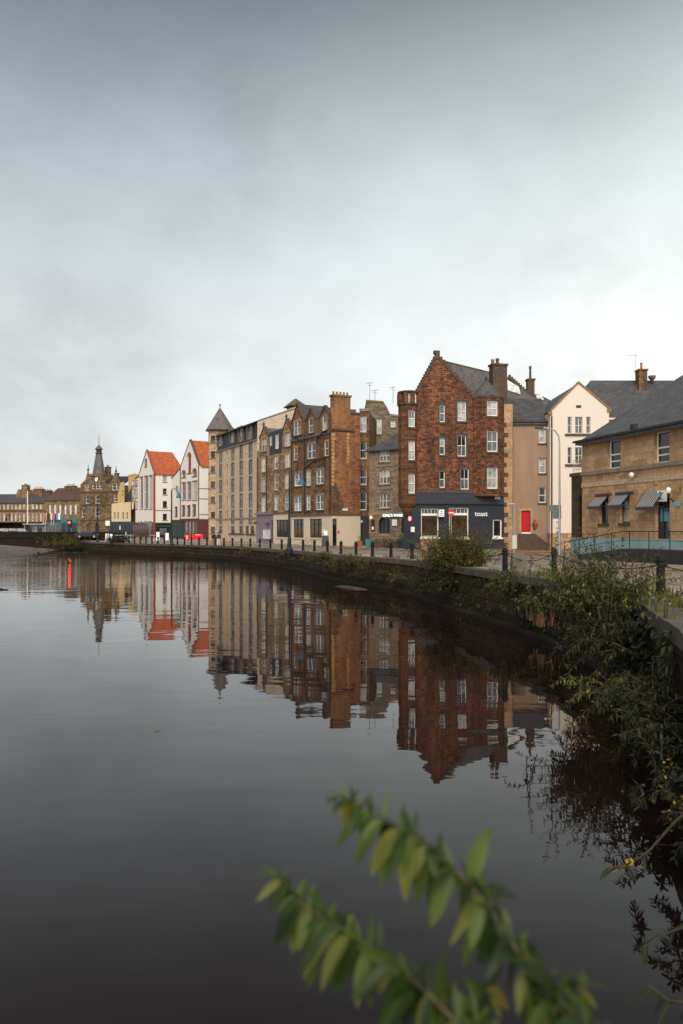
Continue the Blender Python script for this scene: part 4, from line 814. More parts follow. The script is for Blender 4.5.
for xa in (168, 196): u = f.u(c4(xa,0)[0]); mb = MB(); f.box(mb, u-.12, 0, u+.12, zt, .003, .16); b.part('pilaster', mb, 'creampink')
for xa in (122, 258, 318): u = f.u(c4(xa,0)[0]); mb = MB(); f.box(mb, u-.07, zb_, u+.07, zt, .003, .07); b.part('pilaster', mb, 'creampink')
zm = f.z(c4(345, 176)); ml = f.z(c4(300, 200)); g = Face(b, (.05, .25), (1, 0)); zmt = zt + 3.0
mw = [rect1(g, c4, x0, x1, y0, y1) for x0, x1, y0, y1 in ((128,156,232,312),(212,238,208,290),(270,298,196,281),(332,360,182,266))]
mw = [(r[0], max(r[1], zt+.25), r[2], min(r[3], zmt-.2)) for r in mw]
mb = MB(); g.wall(mb, [(0,zt-.05),(LEN-.1,zt-.05),(LEN-.1,zmt),(0,zmt)], mw, .2); ms = b.part('mansard', mb, 'slatedark')
for r in mw:
    window(b, g, r, frame='frameoff', fw=.1, rail=True, mull=1, sill=None, panes=[('glass_mid',1),('glass_pale',1)], parent=ms, dep=.08)
    mb = MB(); g.box(mb, r[0]-.25, r[1]-.1, r[0]-.02, r[3]+.15, .003, .3); g.box(mb, r[2]+.02, r[1]-.1, r[2]+.25, r[3]+.15, .003, .3); g.box(mb, r[0]-.3, r[3]+.16, r[2]+.3, r[3]+.36, .003, .4); b.part('dormer_frame', mb, 'slatemauve', ms)
band(b, f, 0, LEN, zt-.06, zt+.14, .2, 'dressgrey', 'eaves_cornice')
zrr = zmt + 2.6; b.part('roof', roof_eaves(0, LEN, zmt, zrr, 14, 3, 0, .3), 'slatemoss'); mb = MB(); gs = b.side()
gs.wall(mb, [(0,zt-.5),(14,zt-.5),(14,zmt),(7,zrr+.2),(0,zmt+.05)], (), .1, .06); b.part('gable_wall', mb, 'cream')
q = f.uz(c4(455, 90)); ux = LEN - 1.6; zc = f.z(c4(380, 108)); mb = MB(); mb.box(ux-1.2,6.0,zrr-.6,ux+1.2,8.0,zrr+.15); t = b.part('roof_lantern', mb, 'slatemauve'); mb = MB(); mb.prism([(ux-1.7,5.5,zrr+.15),(ux+1.7,5.5,zrr+.15),(ux+1.7,8.5,zrr+.15),(ux-1.7,8.5,zrr+.15)], [(ux-.2,6.9,zrr+1.5),(ux+.2,6.9,zrr+1.5),(ux+.2,7.1,zrr+1.5),(ux-.2,7.1,zrr+1.5)]); b.part('lantern_roof', mb, 'slatemoss', t)
# corner turret: square tower turned to the river with pyramid roof
Yt = 146.5; cxp = PX(217.5, Yt); lw = (PX(221.5, Yt) - PX(208.3, Yt)); 
cc, ss = math.cos(-b.rz), math.sin(-b.rz); X, Yy = cxp - b.ax, Yt - b.ay; tx, ty = cc*X - ss*Yy, ss*X + cc*Yy
zTw = PZ(430.6, Yt) - b.z0; Rt = 1.95
trw = [(PZ(400+y1/6.826, Yt)-b.z0, PZ(400+y0/6.826, Yt)-b.z0) for y0, y1 in ((250,298),(355,400),(458,500),(560,603),(662,703),(765,805),(866,908))]
tw, fo = octagon(b, tx, ty+.4, Rt, -.4, zTw, 'creampink', [(0, (1.0, a, c)) for a, c in trw], R(35), 'turret')
for r in fo[0][1]: window(b, fo[0][0], r, frame='framebrown', fw=.09, sill='dressgrey', panes=[('glass_dark',1),('glass_mid',2)], parent=tw)
for a, c in trw[:-1]:
    mb = MB(); mb.lathe(tx, ty+.4, [(Rt*1.05,a-.28),(Rt*1.115,a-.2),(Rt*1.115,a-.1),(Rt*1.05,a-.04)], 8, math.pi/8 - b.rz*0 + R(35)); b.part('string_course', mb, 'dressgrey', tw)
zap = PZ(407.5, Yt) - b.z0; Rr = 2.75; mb = MB(); mb.lathe(tx+.2, ty+.4, [(Rr*.98,zTw-.12),(Rr,zTw+.02),(.06,zap)], 8, math.pi/8 + R(35)); b.part('turret_roof', mb, 'slatemauve', tw); mb = MB(); mb.tube([(tx+.2,ty+.4,zap-.1),(tx+.2,ty+.4,zap+.7)], .06); mb.lathe(tx+.2, ty+.4, [(.05,zap+.3),(.2,zap+.45),(.05,zap+.6)], 8); b.part('finial', mb, 'lead', tw)
# ================================================================== white gabled houses
cw = cr(140, 430, 8.5375); c2 = cr(120, 400, 4.553)
b = Building('white_gabled_house', 'white gabled house with red trimmed arched windows and orange roof beside the cream block', 'building', 180.4, 168, 199.3, 160)
f = b.front; LEN = b.L; pk = f.uz(cw(428, 88)); l0 = f.uz(cw(346, 318)); r0 = f.uz(cw(509, 302)); zg = f.z(cw(430, 762))
slot = rect1(f, cw, 405, 436, 196, 366); arches = [rect1(f, cw, 358, 389, 346, 402), rect1(f, cw, 448, 484, 330, 392)]
mid = [rect1(f, cw, 358, 389, 451, 596), rect1(f, cw, 403, 436, 446, 596), rect1(f, cw, 450, 488, 438, 596)]; low = [rect1(f, cw, 358, 384, 648, 731), rect1(f, cw, 403, 429, 648, 731), rect1(f, cw, 450, 476, 640, 731)]
ar = [arch(q[0], q[2], q[1], q[3]) for q in [slot] + arches]
mb = MB(); f.wall(mb, [(0,zg),(LEN,zg),(LEN,r0[1]),pk,(0,l0[1])], ar + mid + low, .22); shell(b, mb, 11, l0[1], r0[1], zb=zg); b.part('wall', mb, 'white')
for q in [slot] + arches:
    mb = MB(); f.box(mb, q[0]-.02, q[1], q[2]+.02, q[3], -.3, -.22); x = b.part('arched_window', mb, 'redtrim' if q is slot else 'glass_mid'); mb = MB(); f.box(mb, q[0]-.18, q[1]-.25, q[2]+.18, q[1]-.003, 0, .08)
    h = (q[2]-q[0])/2
    outer = [(q[0]+h+(h+.16)*math.cos(math.pi*k/8), q[3]-h+(h+.16)*math.sin(math.pi*k/8)) for k in range(9)]; inner = [(q[0]+h+h*math.cos(math.pi*k/8), q[3]-h+h*math.sin(math.pi*k/8)) for k in range(9)]
    for k in range(8): f.panel(mb, [inner[k], outer[k], outer[k+1], inner[k+1]], .003, .05)
    b.part('arched_trim', mb, 'redtrim', x)
for r in mid + low: window(b, f, r, frame='framebrown' if r in low else 'frameoff', sill='redtrim', surround='redtrim', sw=.14, fw=.1, panes=[('glass_mid',2),('glass_pale',1)] if r in mid else [('glass_dark',1)], mull=0)
coping(b, f, [(0,l0[1]-.1), pk, (LEN,r0[1]-.1)], .22, -.4, .1, 'framebrown'); b.part('roof', roof_gable([(-.1,l0[1]-.05),pk,(LEN+.25,r0[1]-.15)], 11, -.3), 'tile')
s = b.side(); mb = MB(); q0 = (1.2, 0); sl_ = (pk[1]-r0[1])/(LEN-pk[0]); mb.slab([(LEN-1.9,1.4,r0[1]+1.9*sl_+.05),(LEN-.8,1.4,r0[1]+.8*sl_+.05),(LEN-.8,2.6,r0[1]+.8*sl_+.05),(LEN-1.9,2.6,r0[1]+1.9*sl_+.05)], .1); b.part('skylight', mb, 'glass_white')
for y in (500, 588, 722): zz_ = s.z(cw(540, y)); band(b, s, 0, 6, zz_-.06, zz_+.06, .06, 'framebrown', 'string_course')
band(b, f, 0, LEN, zg-.02, zg+.16, .08, 'framebrown', 'fascia'); pipe(b, f, [(LEN-.15, 0), (LEN-.15, r0[1])], .1, .1, 'framebrown'); pipe(b, f, [(.15, 0), (.15, l0[1])], .09, .1, 'framebrown')
us = f.u(cw(383,0)[0]); mb = MB(); f.box(mb, us, -.4, LEN, zg-.03, -.3, .05); s.box(mb, .003, -.4, 8, zg-.03, -.3, .05); sh = b.part('red_shop_front', mb, 'redshop'); mb = MB()
for k in range(4): u = us + .35 + k*(LEN-us)/4.2; f.box(mb, u, .5, u+.75, zg-.8, .052, .08)
b.part('shop_window', mb, 'glass_amber', sh); mb = MB()
for k in range(3): u = us + .95 + k*(LEN-us)/4.2; mb = MB(); f.box(mb, u+.15, 1.2, u+.5, zg-.5, .085, .1); b.part('hanging_banner', mb, 'glass_pale', sh)
# wing on the left with green shop
g = Face(b, (-3.9, .8), (1, 0)); wl = 3.9 - .003
def gr(x0, x1, y0, y1): return rect1(g, cw, x0, x1, y0, y1)
a_ = gr(300,331,476,582); b2 = gr(298,319,660,738); zw = g.z(cw(300, 402)); ulx = g.u(cw(272,0)[0])
mb = MB(); g.wall(mb, [(ulx,zg),(wl,zg),(wl,zw+2.6),(ulx,zw)], [arch(a_[0],a_[2],a_[1],a_[3]), b2], .2); mb.poly([g.p(ulx,zg),g.p(ulx,zg,-8),g.p(ulx,zw,-8),g.p(ulx,zw)]); wg = b.part('wing', mb, 'white')
mb = MB(); g.box(mb, a_[0]-.02, a_[1], a_[2]+.02, a_[3], -.28, -.2); b.part('arched_window', mb, 'glass_pale', wg); window(b, g, b2, frame='framebrown', sill='redtrim', surround='redtrim', sw=.12, panes=[('glass_dark',1)], parent=wg)
mb = MB(); mb.slab([g.p(ulx-.2,zw-.1,.15), g.p(wl,zw+2.6,.15), g.p(wl,zw+2.6,-8), g.p(ulx-.2,zw-.1,-8)], .18); b.part('wing_roof', mb, 'slatewarm', wg)
mb = MB(); g.box(mb, ulx-.05, -.4, wl+us, zg-.03, -.3, .05); sh = b.part('green_shop_front', mb, 'green', wg)
mb = MB()
for k in range(5): u = ulx+.4+k*1.25; g.box(mb, u, .6, u+.85, zg-1.4, .052, .08)
mb.build('shop_window', M['tealdark'], wg)
mb = MB(); g.box(mb, ulx+.1, zg-1.15, wl+us-.1, zg-.85, .06, .1); mb.build('gilt_sign_strip', M['wood'], wg)

b = Building('white_gabled_house', 'white gabled house with three tall window strips, orange hipped roof and windowed side wall', 'building', 139.4, 190, 154.1, 182)
f = b.front; LEN = b.L; pk = f.uz(c2(121.5, 230)); l0 = f.uz(c2(89, 335)); r0 = f.uz(c2(155, 332)); zg = f.z(c2(120, 522))
st = [rect1(f, c2, 92, 104, 352, 496), rect1(f, c2, 112, 127, 348, 496), rect1(f, c2, 133, 147, 345, 496)]; ap = rect1(f, c2, 113, 122, 271, 304)
mb = MB(); f.wall(mb, [(0,zg-2),(LEN,zg-2),(LEN,r0[1]),pk,(0,l0[1])], st + [ap], .22); s = b.side(); Dp = 7.6
sw = [rect1(s, c2, 195, 214, y0, y1) for y0, y1 in ((343,373),(403,431),(460,489),(518,546))]
s.wall(mb, [(0,-.4),(Dp,-.4),(Dp,r0[1]),(0,r0[1])], sw, .22); mb.poly([(0,0,-.4),(0,Dp,-.4),(0,Dp,l0[1]),(0,0,l0[1])]); mb.poly([(0,Dp,-.4),(LEN,Dp,-.4),(LEN,Dp,r0[1]),(0,Dp,l0[1])]); b.part('wall', mb, 'white')
for r in st: window(b, f, r, frame='frameoff', sill='redtrim', surround='redtrim', sw=.16, fw=.1, panes=[('glass_mid',2),('glass_pale',1)], rail=True)
window(b, f, ap, frame='framebrown', sill='redtrim', surround='redtrim', sw=.1, panes=[('glass_dark',1)])
for k, r in enumerate(sw): window(b, s, r, frame='frameoff' if k < 2 else 'framebrown', sill='coping', panes=[('glass_pale',1)] if k == 0 else [('glass_dark',1)])
for r in sw[2:]: band(b, s, -.02, Dp, r[1]-.75, r[1]-.6, .08, 'coping', 'string_course')
mb = MB(); s.box(mb, -.06, -.4, .3, r0[1]-.1, .003, .05); f.box(mb, LEN-.4, 0, LEN-.02, r0[1]-.1, .003, .05); b.part('corner_strip', mb, 'redtrim')
coping(b, f, [(0,l0[1]-.1), pk, (LEN,r0[1]-.1)], .25, -.4, .1, 'redtrim'); mb = MB(); e = .25
zr = pk[1]-.1; mb.slab([(LEN+e,-.02,r0[1]-.25),(LEN+e,Dp+e,r0[1]-.25),(pk[0],Dp-1.3,zr),(pk[0],-.02,zr)], .16); mb.slab([(-e,Dp+e,l0[1]-.25),(-e,-.02,l0[1]-.25),(pk[0],-.02,zr),(pk[0],Dp-1.3,zr)], .16); mb.slab([(LEN+e,Dp+e,r0[1]-.25),(-e,Dp+e,l0[1]-.25),(pk[0],Dp-1.3,zr)], .16); b.part('roof', mb, 'tile')
zf_ = f.z(c2(120, 556)); mb = MB(); f.box(mb, -.02, zf_, LEN+.02, zg-2.003, -.2, .1); b.part('pink_band', mb, 'shopcream')
g = [rect1(f, c2, x0, x1, 520, 552) for x0, x1 in ((92,101),(111,127),(133,145))]; mb = MB()
for q in g: mb = MB(); f.box(mb, q[0], max(q[1], zf_+.2), q[2], min(q[3], zg-2.1), .105, .14); b.part('first_floor_window', mb, 'glass_mid')
mb = MB(); f.box(mb, -4.2, -.4, LEN+.03, zf_-.003, -.3, .12); sh = b.part('red_shop_front', mb, 'redshop'); mb = MB()
for k in range(8): u = -3.9 + k*(LEN+3.9)/8; f.box(mb, u, .5, u+1.0, zf_-.7, .123, .16)
b.part('shop_window', mb, 'glass_dark', sh); mb = MB(); s.box(mb, .3, -.4, Dp+.8, s.z(c2(195, 560)), .003, .12); sh = b.part('black_shop_front', mb, 'black'); mb = MB()
for k in range(2): s.box(mb, 1.3+k*3, .6, 2.9+k*3, 2.1, .123, .16)
b.part('shop_window', mb, 'glass_mid', sh); mb = MB(); s.box(mb, .4, s.z(c2(195, 560))-.9, Dp+.5, s.z(c2(195, 560))-.5, .123, .2); b.part('fascia', mb, 'tealdark', sh)
# red windowed wing
g = Face(b, (-4.4, .6), (1, 0)); zw = g.z(c2(68, 352)); wr = [rect1(g, c2, x0, x1, y0, y1) for x0, x1 in ((54,62),(70,80)) for y0, y1 in ((368,392),(410,446),(464,496))]
mb = MB(); g.wall(mb, [(0,-.2),(4.37,-.2),(4.37,zw+.6),(0,zw-.3)], wr, .2); mb.poly([g.p(0,-.2),g.p(0,-.2,-7),g.p(0,zw-.3,-7),g.p(0,zw-.3)]); wg = b.part('wing', mb, 'white')
for r in wr: window(b, g, r, frame='redtrim', sill='redtrim', surround='redtrim', sw=.12, panes=[('glass_dark',1),('glass_mid',1)], parent=wg)
mb = MB(); mb.slab([g.p(-.2,zw-.35,.2), g.p(4.37,zw+.55,.2), g.p(4.37,zw+2.4,-5), g.p(-.2,zw+1.4,-5)], .15); b.part('wing_roof', mb, 'slatedark', wg)
# ================================================================== yellow house
ck = cr(70, 430, 8.5375)
b = Building('yellow_house', 'yellow harled house with stepped chimney gable and a lower cream front over dark shopfront', 'building', 111.5, 206, 140.5, 199)
f = b.front; LEN = b.L; X = lambda x: f.u(ck(x, 0)[0]); Z = lambda x, y: f.z(ck(x, y))
zs = Z(430, 782); mb = MB(); wl = [rect1(f, ck, x0, x1, 700, 762) for x0, x1 in ((374,388),(402,416),(446,460),(480,494))]
f.wall(mb, [(0,zs),(X(520),zs),(X(520),Z(480,615)),(0,Z(400,628))], wl, .2); mb.poly([(0,0,zs),(0,6,zs),(0,6,Z(400,628)),(0,0,Z(400,628))]); mb.poly([(0,0,Z(400,628)),(X(520),0,Z(480,615)),(X(520),6,Z(480,615)),(0,6,Z(400,628))]); b.part('lower_wall', mb, 'creamwall')
for r in wl: window(b, f, r, frame='frameoff', sill=None, panes=[('glass_mid',1)], fw=.07)
g = Face(b, (0, 1.5), (1, 0)); X2 = lambda x: g.u(ck(x, 0)[0]); Z2 = lambda x, y: g.z(ck(x, y)); yw = [rect1(g, ck, 440, 456, 515, 570)]
mb = MB(); g.wall(mb, [(X2(405),zs),(X2(465),zs),(X2(465),Z2(455,440)),(X2(430),Z2(430,450)),(X2(405),Z2(405,560))], yw, .2); mb.box(X2(430), 4, zs, X2(600), 9, Z2(520,385)); b.part('wall', mb, 'yellow')
for r in yw: window(b, g, r, sill=None, panes=[('glass_mid',1)], fw=.07)
mb = MB(); mb.slab([(X2(455),2.0,Z2(480,600)),(X2(530),2.0,Z2(520,590)),(X2(530),4.5,Z2(520,425)),(X2(470),4.5,Z2(470,428))], .2); b.part('roof', mb, 'slatedark')
mb = MB()
for k in range(6): mb.box(X2(432)+k*.95, 3.9, Z2(520,385), X2(432)+k*.95+.6, 4.6, Z2(520,385)+.35+.12*(k % 3))
b.part('stepped_parapet', mb, 'yellow'); chimney(b, X2(527), 5, Z2(550,385), X2(588), 6.5, Z2(555,300), 'greystone', 3, 'terracotta', .7)
mb = MB(); f.box(mb, -1, -.4, X(600), zs-.003, -.3, .1); sh = b.part('dark_shop_front', mb, 'tealdark'); mb = MB()
for k in range(6): f.box(mb, -.6+k*1.7, .6, .6+k*1.7, zs-.9, .103, .14)
b.part('shop_window', mb, 'glass_dark', sh); q = f.uz(ck(432, 835)); mb = MB(); f.box(mb, q[0]-.2, q[1]-.5, q[0]+.2, q[1]+.5, .15, .2); b.part('window_poster', mb, 'signwhite', sh)
# ================================================================== clock house with spire
b = Building('clock_house', 'ornate stone corner house with a clock and tall slated spire', 'building', 80.4, 216, 121.5, 209)
f = b.front; LEN = b.L; X = lambda x: f.u(ck(x, 0)[0]); Z = lambda x, y: f.z(ck(x, y)); RC = lambda *a: rect1(f, ck, *a)
ws = [RC(190,209,455,503), RC(222,240,455,503), RC(250,270,455,503), RC(217,251,556,626), RC(216,252,666,736), RC(131,144,460,516), RC(149,162,460,516), RC(135,160,560,625), RC(100,120,680,742), RC(360,382,455,511), RC(392,412,455,511), RC(372,400,556,612)]
ds = [RC(142,180,795,860), RC(215,250,790,880)]
out = [(0,-.4),(LEN,-.4),(LEN,Z(425,470)),(X(424),Z(424,425)),(X(391),Z(391,355)),(X(358),Z(358,430)),(X(340),Z(340,460)),(X(305),Z(305,460)),(X(305),Z(305,430)),(X(186),Z(186,430)),(X(172),Z(172,385)),(X(153),Z(153,345)),(X(130),Z(130,425)),(0,Z(90,465))]
mb = MB(); f.wall(mb, out, ws + [arch(d[0], d[2], max(d[1], -.2), d[3]) for d in ds], .25); shell(b, mb, 10, Z(90,465), Z(425,470)); b.part('wall', mb, 'clockstone')
for r in ws: window(b, f, r, frame='frame', sill='dressing', fw=.1, panes=[('glass_dark',3),('glass_mid',1)])
for d in ds:
    mb = MB(); f.box(mb, d[0]-.05, -.2, d[2]+.05, d[3], -.35, -.26); b.part('door', mb, 'carnavy' if d is ds[1] else 'wood')
for y in (530, 640, 770): band(b, f, 0, LEN, Z(245,y)-.14, Z(245,y)+.14, .15, 'dressdark')
q = f.uz(ck(228, 422)); mb = MB(); f.panel(mb, [(q[0]+.55*math.cos(k*math.pi/10), q[1]+.55*math.sin(k*math.pi/10)) for k in range(20)], .05, .16); x = b.part('clock_face', mb, 'signwhite'); mb = MB(); f.box(mb, q[0]-.03, q[1], q[0]+.03, q[1]+.42, .165, .18); f.box(mb, q[0], q[1]-.03, q[0]+.3, q[1]+.03, .165, .185); b.part('clock_hands', mb, 'black', x)
for x, y in ((153,345),(391,355)): mb = MB(); mb.lathe(X(x), .1, [(.2,Z(x,y)-.2),(.3,Z(x,y)+.2),(.12,Z(x,y)+.5),(.05,Z(x,y)+1.6)], 8); b.part('pinnacle', mb, 'dressdark')
yc = 2.0; cu = Face(b, (0, yc), (1, 0)).u(98.9); mb = MB(); zb_ = Z(250, 372); mb.box(cu-2.6, .4, Z(245,445), cu+2.4, 5, zb_); b.part('tower_base', mb, 'clockstone')
z1, z2, z3 = Z(250,190), Z(250,160), Z(250,118); mb = MB(); mb.lathe(cu, yc, [(2.0,zb_-.6),(1.75,zb_+.4),(.8,z1)], 8, math.pi/8); t = b.part('spire', mb, 'slatemauve'); mb = MB(); mb.lathe(cu, yc, [(1.0,z1-.1),(1.0,z1+.15),(.75,z1+.16),(.75,z2-.1),(1.0,z2),(.95,z2+.15)], 8, math.pi/8); b.part('spire_lantern', mb, 'slatedark', t); mb = MB(); mb.lathe(cu, yc, [(1.1,z2+.15),(.65,z2+.75),(.1,z3)], 8, math.pi/8); b.part('spire_cap', mb, 'slatemauve', t); mb = MB(); mb.tube([(cu,yc,z3-.2),(cu,yc,Z(250,22))], [.09,.04]); b.part('flagpole', mb, 'lead', t)
mb = MB(); zq = Z(245, 445); mb.slab([(.2,.5,Z(90,465)),(cu-2.6,.5,zq),(cu-2.6,5,Z(172,390)),(.2,5,Z(150,390))], .2); mb.slab([(cu+2.4,.35,Z(340,460)),(LEN,.35,Z(424,468)),(LEN,5,Z(400,385)),(cu+2.4,5,Z(330,385))], .2); b.part('roof', mb, 'slatedark'); chimney(b, X(180), 5, Z(200,420), X(208), 6.2, Z(195,310), 'brownstone', 2, 'moss', .6); chimney(b, X(285), 4, Z(290,400), X(305), 5, Z(295,365), 'dressdark', 0)
# ================================================================== far stone terraces
cf = cr(0, 480, 8.5375)
b = Building('arched_window_hall', 'golden stone hall with six tall white arched windows and a brown tiled roof', 'building', 44.4, 240, 80.2, 232)
f = b.front; LEN = b.L; Z = lambda x, y: f.z(cf(x, y)); ze = Z(530, 166); zr = Z(530, 58)
ws = [rect1(f, cf, x-9, x+11, 208, 292) for x in (425,468,512,557,600,643)]; mb = MB(); f.wall(mb, [(0,-.4),(LEN,-.4),(LEN,ze),(0,ze)], [arch(r[0],r[2],r[1],r[3]) for r in ws], .25); shell(b, mb, 10, ze, ze); gable_tri(mb, 0, ze, zr, 10); gable_tri(mb, LEN, ze, zr, 10); b.part('wall', mb, 'gold'); b.part('roof', roof_eaves(0, LEN, ze, zr, 10), 'slatebrown')
for r in ws:
    mb = MB(); f.box(mb, r[0], r[1], r[2], r[3], -.2, -.15); x = b.part('arched_window', mb, 'glass_white'); mb = MB(); f.box(mb, r[0]+.45, r[1], r[0]+.57, r[3], -.145, -.1); f.box(mb, r[0], (r[1]+r[3])/2, r[2], (r[1]+r[3])/2+.1, -.145, -.11); b.part('glazing_bar', mb, 'frame', x)
band(b, f, 0, LEN, Z(530,302)-.15, Z(530,302)+.15, .12, 'dressgrey'); band(b, f, 0, LEN, ze-.4, ze-.1, .2, 'dressdark', 'cornice')
q0 = f.u(cf(468,0)[0]); q1 = f.u(cf(545,0)[0]); chimney(b, q0, 3.5, zr-1.5, q1, 5, Z(505,52), 'brownstone', 5, 'terracotta', .6)
t0 = f.u(cf(395,0)[0]); t1 = f.u(cf(522,0)[0]); mb = MB(); f.box(mb, t0, -.4, t1-.003, Z(455,330), -.2, .25); x = b.part('dark_teal_shop', mb, 'tealdark'); mb = MB()
for k in range(4): u = t0+.5+k*(t1-t0)/4.1; f.box(mb, u, .7, u+1.5, Z(455,330)-1, .253, .3)
b.part('shop_window', mb, 'glass_mid', x); t2 = f.u(cf(664,0)[0]); mb = MB(); f.box(mb, t1, -.4, t2, Z(600,328), -.2, .3); x = b.part('teal_shop', mb, 'teal'); mb = MB()
for k in range(3): u = t1+.5+k*(t2-t1)/3.1; f.box(mb, u, .7, u+1.8, Z(600,328)-1.3, .303, .35)
b.part('shop_window', mb, 'glass_dark', x)
b = Building('stone_terrace', 'long golden stone terrace with two rows of white windows under a dark slate roof', 'building', -22, 262, 44.6, 258)
f = b.front; LEN = b.L; Z = lambda x, y: f.z(cf(x, y)); ze = Z(200, 186); zr = Z(200, 112)
ws = [rect1(f, cf, x-7, x+8, y0, y1) for x in (-150,-115,-80,-45,-5,35,67,100,133,170,204,239,278,313,348) for y0, y1 in ((206,247),(284,347))]
mb = MB(); f.wall(mb, [(0,-.4),(LEN,-.4),(LEN,ze),(0,ze)], ws, .25); shell(b, mb, 12, ze, ze); gable_tri(mb, 0, ze, zr, 12); gable_tri(mb, LEN, ze, zr, 12); b.part('wall', mb, 'gold'); b.part('roof', roof_eaves(0, LEN, ze, zr, 12), 'slate')
for r in ws: window(b, f, r, frame='frame', fw=.12, sill='dressgrey', panes=[('glass_mid',1),('glass_pale',2)])
band(b, f, 0, LEN, Z(200,262)-.25, Z(200,262)+.2, .15, 'dressdark'); band(b, f, 0, LEN, ze-.5, ze-.05, .3, 'dressdark', 'cornice'); band(b, f, 0, LEN, Z(200,352)-.3, Z(200,352), .15, 'dressgrey')
X = lambda x: f.u(cf(x, 0)[0]); mb = MB(); u0, u1 = X(70), X(212); mb.prism([(u0,3,ze),(u1,3,ze),(u1,8,ze),(u0,8,ze)], [(u0+1.6,3,Z(140,75)),(u1-2,3,Z(140,75)),(u1-2,8,Z(140,75)),(u0+1.6,8,Z(140,75))]); b.part('roof_gable', mb, 'gold'); chimney(b, X(125), 4, Z(140,90), X(172), 6, Z(148,42), 'gold', 3, 'moss', .5)
chimney(b, X(225), 4, ze+1, X(300), 6, Z(260,75), 'brownstone', 4, 'terracotta', .7); chimney(b, X(305), 4, ze+1, X(368), 6, Z(335,88), 'dressdark', 3, 'dressgrey', .5)
# ================================================================== land, water, quay
QUAY = [(0.4,-6.0),(1.0,-2.5),(1.9,1.5),(4.2,8.5),(5.5,12.9),(6.68,17.6),(7.3,22.0),(7.28,27.4),(6.54,32.0),(3.63,49.7),(0.0,58.7),(-3.8,73.5),(-12.3,97.0),(-20.5,108.0),(-32.7,121.0),(-42.0,134.0),(-49.0,150.0)]
def quayX(Y):
    for (x0, y0), (x1, y1) in zip(QUAY, QUAY[1:]):
        if Y <= y1: return x0 + (x1-x0) * (Y-y0) / (y1-y0)
    return QUAY[-1][0]
def off_quay(d):                                     # polyline d metres inland from the quay edge
    out = []
    for i, (x, y) in enumerate(QUAY):
        a = Vector(QUAY[max(i-1, 0)]); c = Vector(QUAY[min(i+1, len(QUAY)-1)]); t = (c - a).normalized(); out.append((x + t.y*d, y - t.x*d))
    return out
def setts(name, c1, c2, mortar, bw=.22, bh=.12, wet=.5):
    m, nt, bs = mat_new(name); tc = nt.nodes.new('ShaderNodeTexCoord'); br = nt.nodes.new('ShaderNodeTexBrick'); L(nt, tc.outputs['Object'], br.inputs['Vector']); br.inputs['Scale'].default_value = 1
    for k, c in (('Color1', c1), ('Color2', c2), ('Mortar', mortar)): br.inputs[k].default_value = c + (1,)
    br.inputs['Brick Width'].default_value = bw; br.inputs['Row Height'].default_value = bh; br.inputs['Mortar Size'].default_value = .012
    n1 = noise(nt, tc.outputs['Object'], .35, 5, .6, .5); col = mixc(nt, 1.0, br.outputs['Color'], ramp(nt, n1, [(.3, .65), (.7, 1.25)]), 'MULTIPLY'); L(nt, col, bs.inputs['Base Color'])
    L(nt, ramp(nt, noise(nt, tc.outputs['Object'], .5, 4), [(.35, wet * .7), (.65, .9)]), bs.inputs['Roughness'])
    bp = nt.nodes.new('ShaderNodeBump'); bp.inputs['Strength'].default_value = .5; bp.inputs['Distance'].default_value = .02; L(nt, mathn(nt, 'MULTIPLY', br.outputs['Fac'], -1.0), bp.inputs['Height']); L(nt, bp.outputs[0], bs.inputs['Normal'])
    return m
M['setts'] = setts('quay_setts', (.22, .165, .125), (.3, .235, .185), (.1, .075, .055))
M['road'] = setts('setted_road', (.2, .155, .125), (.25, .2, .165), (.1, .08, .06), .3, .14, .45)
M['redsetts'] = setts('red_brick_street', (.2, .105, .075), (.25, .14, .1), (.1, .06, .045), .22, .1, .45)
M['flag'] = setts('flagstones', (.27, .225, .18), (.33, .275, .225), (.14, .11, .09), .9, .6, .6)
M['paintwhite'] = plain('road_paint_white', (.72, .71, .68), .7, .3, 2)
M['paintyellow'] = plain('road_paint_yellow', (.62, .38, .03), .7, .3, 2)
BREAKS = [-1e4, 0, 20, 50, 90, 150, 215, 1e4]
def clip(poly, y, keep_above):
    out = []
    for i in range(len(poly)):
        a, c = poly[i], poly[(i+1) % len(poly)]; ia = (a[1] >= y) == keep_above or a[1] == y; ic = (c[1] >= y) == keep_above or c[1] == y
        if ia: out.append(a)
        if ia != ic:
            t = (y - a[1]) / (c[1] - a[1]); out.append((a[0] + t*(c[0]-a[0]), y))
    return out
def sheet(name, poly, dz, mat, label=None, skirt=0.0, kind='structure'):
    mb = MB()
    if skirt:
        for a, c in zip(poly, poly[1:] + poly[:1]): mb.poly([(a[0],a[1],gz(a[1])+dz-skirt),(c[0],c[1],gz(c[1])+dz-skirt),(c[0],c[1],gz(c[1])+dz),(a[0],a[1],gz(a[1])+dz)])
    for lo_, hi_ in zip(BREAKS, BREAKS[1:]):
        q = clip(poly, lo_, True); q = clip(q, hi_, False) if len(q) > 2 else q
        if len(q) < 3: continue
        i = len(mb.v); mb.v += [(x, y, gz(y)+dz) for x, y in q]
        for tri in tessellate_polygon([[Vector((x, y, 0)) for x, y in q]]): mb.f.append(tuple(i + k for k in tri))
    o = mb.build(name, M[mat]); return tag(o, kind=kind)
qin = off_quay(.35)
sheet('ground', qin + [(-49, 170), (-900, 170), (-900, 2500), (1500, 2500), (1500, -6.0)], 0, 'setts')
# photographer's side of the basin
mb = MB(); mb.slab([(-60,-40,gz(0)),(2.6,-40,gz(0)),(2.6,-.4,gz(0)),(-60,-.4,gz(0))], 4); tag(mb.build('near_pavement', M['flag']), kind='structure')
